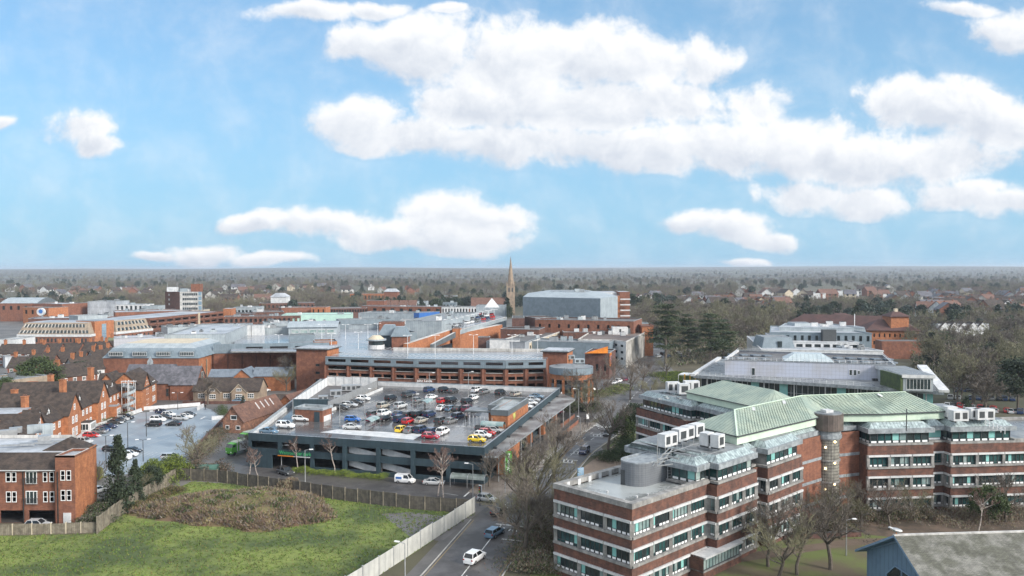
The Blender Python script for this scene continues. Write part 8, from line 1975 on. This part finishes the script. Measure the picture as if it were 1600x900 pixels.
# ------------------------------------------------------------------ street furniture
def banner():
    a = G(793,782); T = thing('banner_sign','tall green vertical banner with white lettering by the supermarket corner','banner',(a.x,a.y,0))
    Yb = 141; c = AtY(794.5,705,Yb); d = AtY(794.5,741,Yb); m = MB(); m.tube((c.x-.6,Yb,0),(c.x-.6,Yb,c.z+.3),.08,.08,metal_g,8); m.build('pole',T)
    m = MB(); m.box((c.x,Yb,d.z),(1.25,.06,c.z-d.z),green_s); m.build('banner_panel',T); lettering('lettering','Waitrose',(c.x+.28,Yb-.05,d.z+.45),.88,mat('white lettering',(.9,.9,.9),None,1,.4),(math.pi/2,-math.pi/2,0),T,.01,'LEFT')
banner()
def shelter(x, y, rz, label, L=6.5, W=2.4, cat='shelter'):
    p = G(x,y); T = thing('cycle_shelter',label,cat,(p.x,p.y,0)); m = MB(); c,s = math.cos(rz),math.sin(rz); Q = lambda u,v,z:(p.x+c*u-s*v,p.y+s*u+c*v,z)
    for k in range(7):
        a0,a1 = math.pi*k/7,math.pi*(k+1)/7; m.face([Q(-L/2,-W/2*math.cos(a0),1.6+.75*math.sin(a0)),Q(L/2,-W/2*math.cos(a0),1.6+.75*math.sin(a0)),Q(L/2,-W/2*math.cos(a1),1.6+.75*math.sin(a1)),Q(-L/2,-W/2*math.cos(a1),1.6+.75*math.sin(a1))],mat('grimy polycarbonate',(.20,.23,.22),(.12,.14,.13),.8,.3))
    m.build('roof',T)
    for u in (-L/2,0,L/2):
        f_ = MB(); f_.bar(Q(u,-W/2,0),Q(u,-W/2,1.6),.08,metal_g); f_.bar(Q(u,W/2,0),Q(u,W/2,1.6),.08,metal_g); 
        for k in range(7): a0,a1 = math.pi*k/7,math.pi*(k+1)/7; f_.bar(Q(u,-W/2*math.cos(a0),1.63+.75*math.sin(a0)),Q(u,-W/2*math.cos(a1),1.63+.75*math.sin(a1)),.08,metal_g)
        f_.build('frame',T)
    return T
shelter(733,760,-.25,'round-roofed grimy cycle shelter at the supermarket corner')
# trolley shelters on the deck
for (x,y,lab) in ((579,667,'glazed trolley shelter at the left of the front rows'),(665,637,'trolley shelter with greenish frame in the middle row')):
    p = G(x,y,ZD); T = thing('trolley_shelter',lab,'trolley shelter',(p.x,p.y,ZD)); m = MB(); rz = hg
    c,s = math.cos(rz),math.sin(rz); Q = lambda u,v,z:(p.x+c*u-s*v,p.y+s*u+c*v,ZD+z)
    for k in range(6):
        a0,a1 = math.pi*k/6,math.pi*(k+1)/6; m.face([Q(-2.4,-1.2*math.cos(a0),1.5+.6*math.sin(a0)),Q(2.4,-1.2*math.cos(a0),1.5+.6*math.sin(a0)),Q(2.4,-1.2*math.cos(a1),1.5+.6*math.sin(a1)),Q(-2.4,-1.2*math.cos(a1),1.5+.6*math.sin(a1))],glass_l)
    m.build('roof',T); m = MB()
    for u in (-2.4,0,2.4):
        for v in (-1.2,1.2): m.bar(Q(u,v,0),Q(u,v,1.5),.07,metal_g)
    for v in (-1.2,1.2): m.bar(Q(-2.4,v,.5),Q(2.4,v,.5),.05,metal_g)
    m.build('frame',T)
    for k in range(3): t = MB(); t.box(Q(-1.2+k*1.1,0,.45),(.9,.55,.5),metal_g,rz); t.build('trolley_row',T)
# deck lamps and street lamps
for x,y,h,lab in ((570,648,6,'slim lamp post at the left part of the rooftop deck'),(645,650,5,'slim lamp post between the parked rows of the deck'),(531,668,5,'slim lamp post near the brick stair house'),(671,611,5,'lamp post on the back white upstand of the deck'),(732,609,5,'second lamp post on the back upstand, towards the right')): p = G(x,y,ZD); lamp_post(p.x,p.y,h,ZD,.2,False,metal_g,lab)
for x,y,h,rz,lab in ((477,755,6.2,.1,'grey street lamp beside the service road in front of the green hedge'),(440,732,4.6,.1,'grey street lamp at the supermarket entrance'),(739,779,6,2.9,'grey street lamp by the hoarding end'),(907,702,7,2,'street lamp on the main road pavement'),(904,655,8,3,'street lamp by the canopy end'),(976,690,5.5,1,'street lamp beside the office north wing'),(1322,868,5,0,'thin lamp post on the office lawn'),(633,903,4.5,2.8,'street lamp rising beside the hoarding near the bottom edge')): p = G(x,y); lamp_post(p.x,p.y,h,0,rz,False,metal_g,lab)
for i,(x,y,z) in enumerate([(436,548,9.3),(518,548,11),(560,545,11),(575,530,11),(590,528,11),(637,553,12.15),(680,553,12.15),(740,552,12.15),(800,552,12.15),(840,552,12.15),(540,530,11),(503,530,11)]): p = G(x,y,z); lamp_post(p.x,p.y,6,z,.3,True,metal_w,'white deck lamp post, %s from left along the mall and multi-storey decks' % ORD[i], 'deck lamp posts')
def traffic_light(x, y, rz, lab):
    p = G(x,y); T = thing('traffic_light',lab,'traffic light',(p.x,p.y,0)); m = MB(); m.tube((p.x,p.y,0),(p.x,p.y,3.2),.07,.07,metal_d,8); m.build('pole',T)
    c,s = math.cos(rz),math.sin(rz); m = MB(); m.box((p.x,p.y,2.3),(.22,.40,1.05),metal_d,rz); m.box((p.x-c*.12,p.y-s*.12,2.2),(.03,.7,1.3),whitef,rz); h = m.build('signal_head',T)
    for k,mm in enumerate((green_s,org_p,red_p)): l = MB(); l.tube((p.x+c*.12,p.y+s*.12,2.45+k*.33),(p.x+c*.2,p.y+s*.2,2.45+k*.33),.11,.11,mm,8); l.build('lens',h)
traffic_light(918,668,2.0,'traffic light at the crossing beyond the supermarket canopy'); traffic_light(750,790,-2.2,'traffic light at the service road junction')
# low planter walls, benches, railings along the shop front
def slab_wall(lab, a, b, h, m, z=0, w_=.3, nm='planter_wall'): a,b = V2(a),V2(b); o = MB(); o.bar((a.x,a.y,z+h/2),(b.x,b.y,z+h/2),w_,m,h); o.bar((a.x,a.y,z+h+.04),(b.x,b.y,z+h+.04),w_+.15,metal_d,.08); return setp(o.build(nm),lab,'wall')
slab_wall('brick planter wall with dark coping, nearest the canopy end',G2(876,668,0),G2(897,652,0),1.0,brick_r); slab_wall('second brick planter wall with dark coping on the pavement',G2(880,680,0),G2(903,661,0),1.0,brick_r); slab_wall('dark planter wall halfway along the shop pavement',G2(822,705,0),G2(848,687,0),.9,metal_d); slab_wall('low brick wall on the office lawn',G2(1225,843,0),G2(1345,838,0),.8,brick_d)
def advert(): 
    p = G(907,757); T = thing('advertising_panel','pale blue advertising panel beside the road at the office corner','sign',(p.x,p.y,0)); m = MB(); m.box((p.x,p.y,.5),(1.4,.25,2.6),mat('pale blue poster',(.42,.55,.68),(.25,.42,.60),.9,.5),.6); m.build('panel',T); m = MB(); m.box((p.x,p.y,0),(.3,.3,.5),metal_d,.6); m.build('base',T)
advert()
p = G(1022,905); T = thing('bench','dark slatted bench against the brick bay of the office','bench',(p.x,p.y,0))
p2 = G2(1088,894,0); m = MB(); m.box((p2.x,p2.y,.42),(2.2,.6,.08),metal_d,.75); m.build('seat',T); m = MB(); m.box((p2.x-.2,p2.y+.25,.5),(2.2,.08,.5),metal_d,.75); m.build('backrest',T)
for k in (-.8,.8): m = MB(); m.box((p2.x+k*.73,p2.y+k*.68,0),(.1,.5,.42),metal_d,.75); m.build('leg',T)
T.location = (0,0,0)
for c in T.children: c.matrix_parent_inverse = Matrix.Identity(4)
def parasol(x,y,lab):
    p = G(x,y); T = thing('parasol',lab,'parasol',(p.x,p.y,0)); m = MB(); m.tube((p.x,p.y,0),(p.x,p.y,3),.05,.05,metal_d,6); m.build('pole',T); m = MB(); m.tube((p.x,p.y,2.3),(p.x,p.y,3.4),2.6,.1,red_p,8); m.build('canopy',T)
parasol(22,586,'red parasol, left one of the red pair near the left edge'); parasol(28,588,'red parasol, right one of the red pair near the left edge'); parasol(163,597,'small red parasol beside the street of half-timbered shops')
# hung garden gates, tanks
p = G(322,742); T = thing('storage_tank','green ribbed storage tank behind the yard fence','tank',(p.x,p.y,0)); m = MB(); m.tube((p.x-2.4,p.y,1.1),(p.x+2.4,p.y,1.1),1.0,1.0,mat('green tank plastic',(.06,.14,.11),None,1,.6),12); m.build('drum',T); m = MB(); m.box((p.x,p.y,0),(3.6,1.2,.4),conc); m.build('base',T)
# ------------------------------------------------------------------ haze: one closed box of thin even air
def haze():
    m = bpy.data.materials.new('thin winter haze'); m.use_nodes = True; N = m.node_tree.nodes; N.remove(N['Principled BSDF']); v = N.new('ShaderNodeVolumePrincipled'); m.node_tree.links.new(v.outputs[0], N['Material Output'].inputs['Volume'])
    v.inputs['Color'].default_value = (0.80,0.88,1.0,1); v.inputs['Density'].default_value = HAZE; v.inputs['Anisotropy'].default_value = 0.2
    mb = MB(); mb.prism([(-16000,-400),(16000,-400),(16000,15000),(-16000,15000)], -3.0, 68.0, m); o = mb.build('haze'); setp(o, kind='stuff')
    o['label'] = 'thin bluish winter haze'
HAZE = 0.0001
haze()
print('OBJECTS', len(bpy.data.objects))
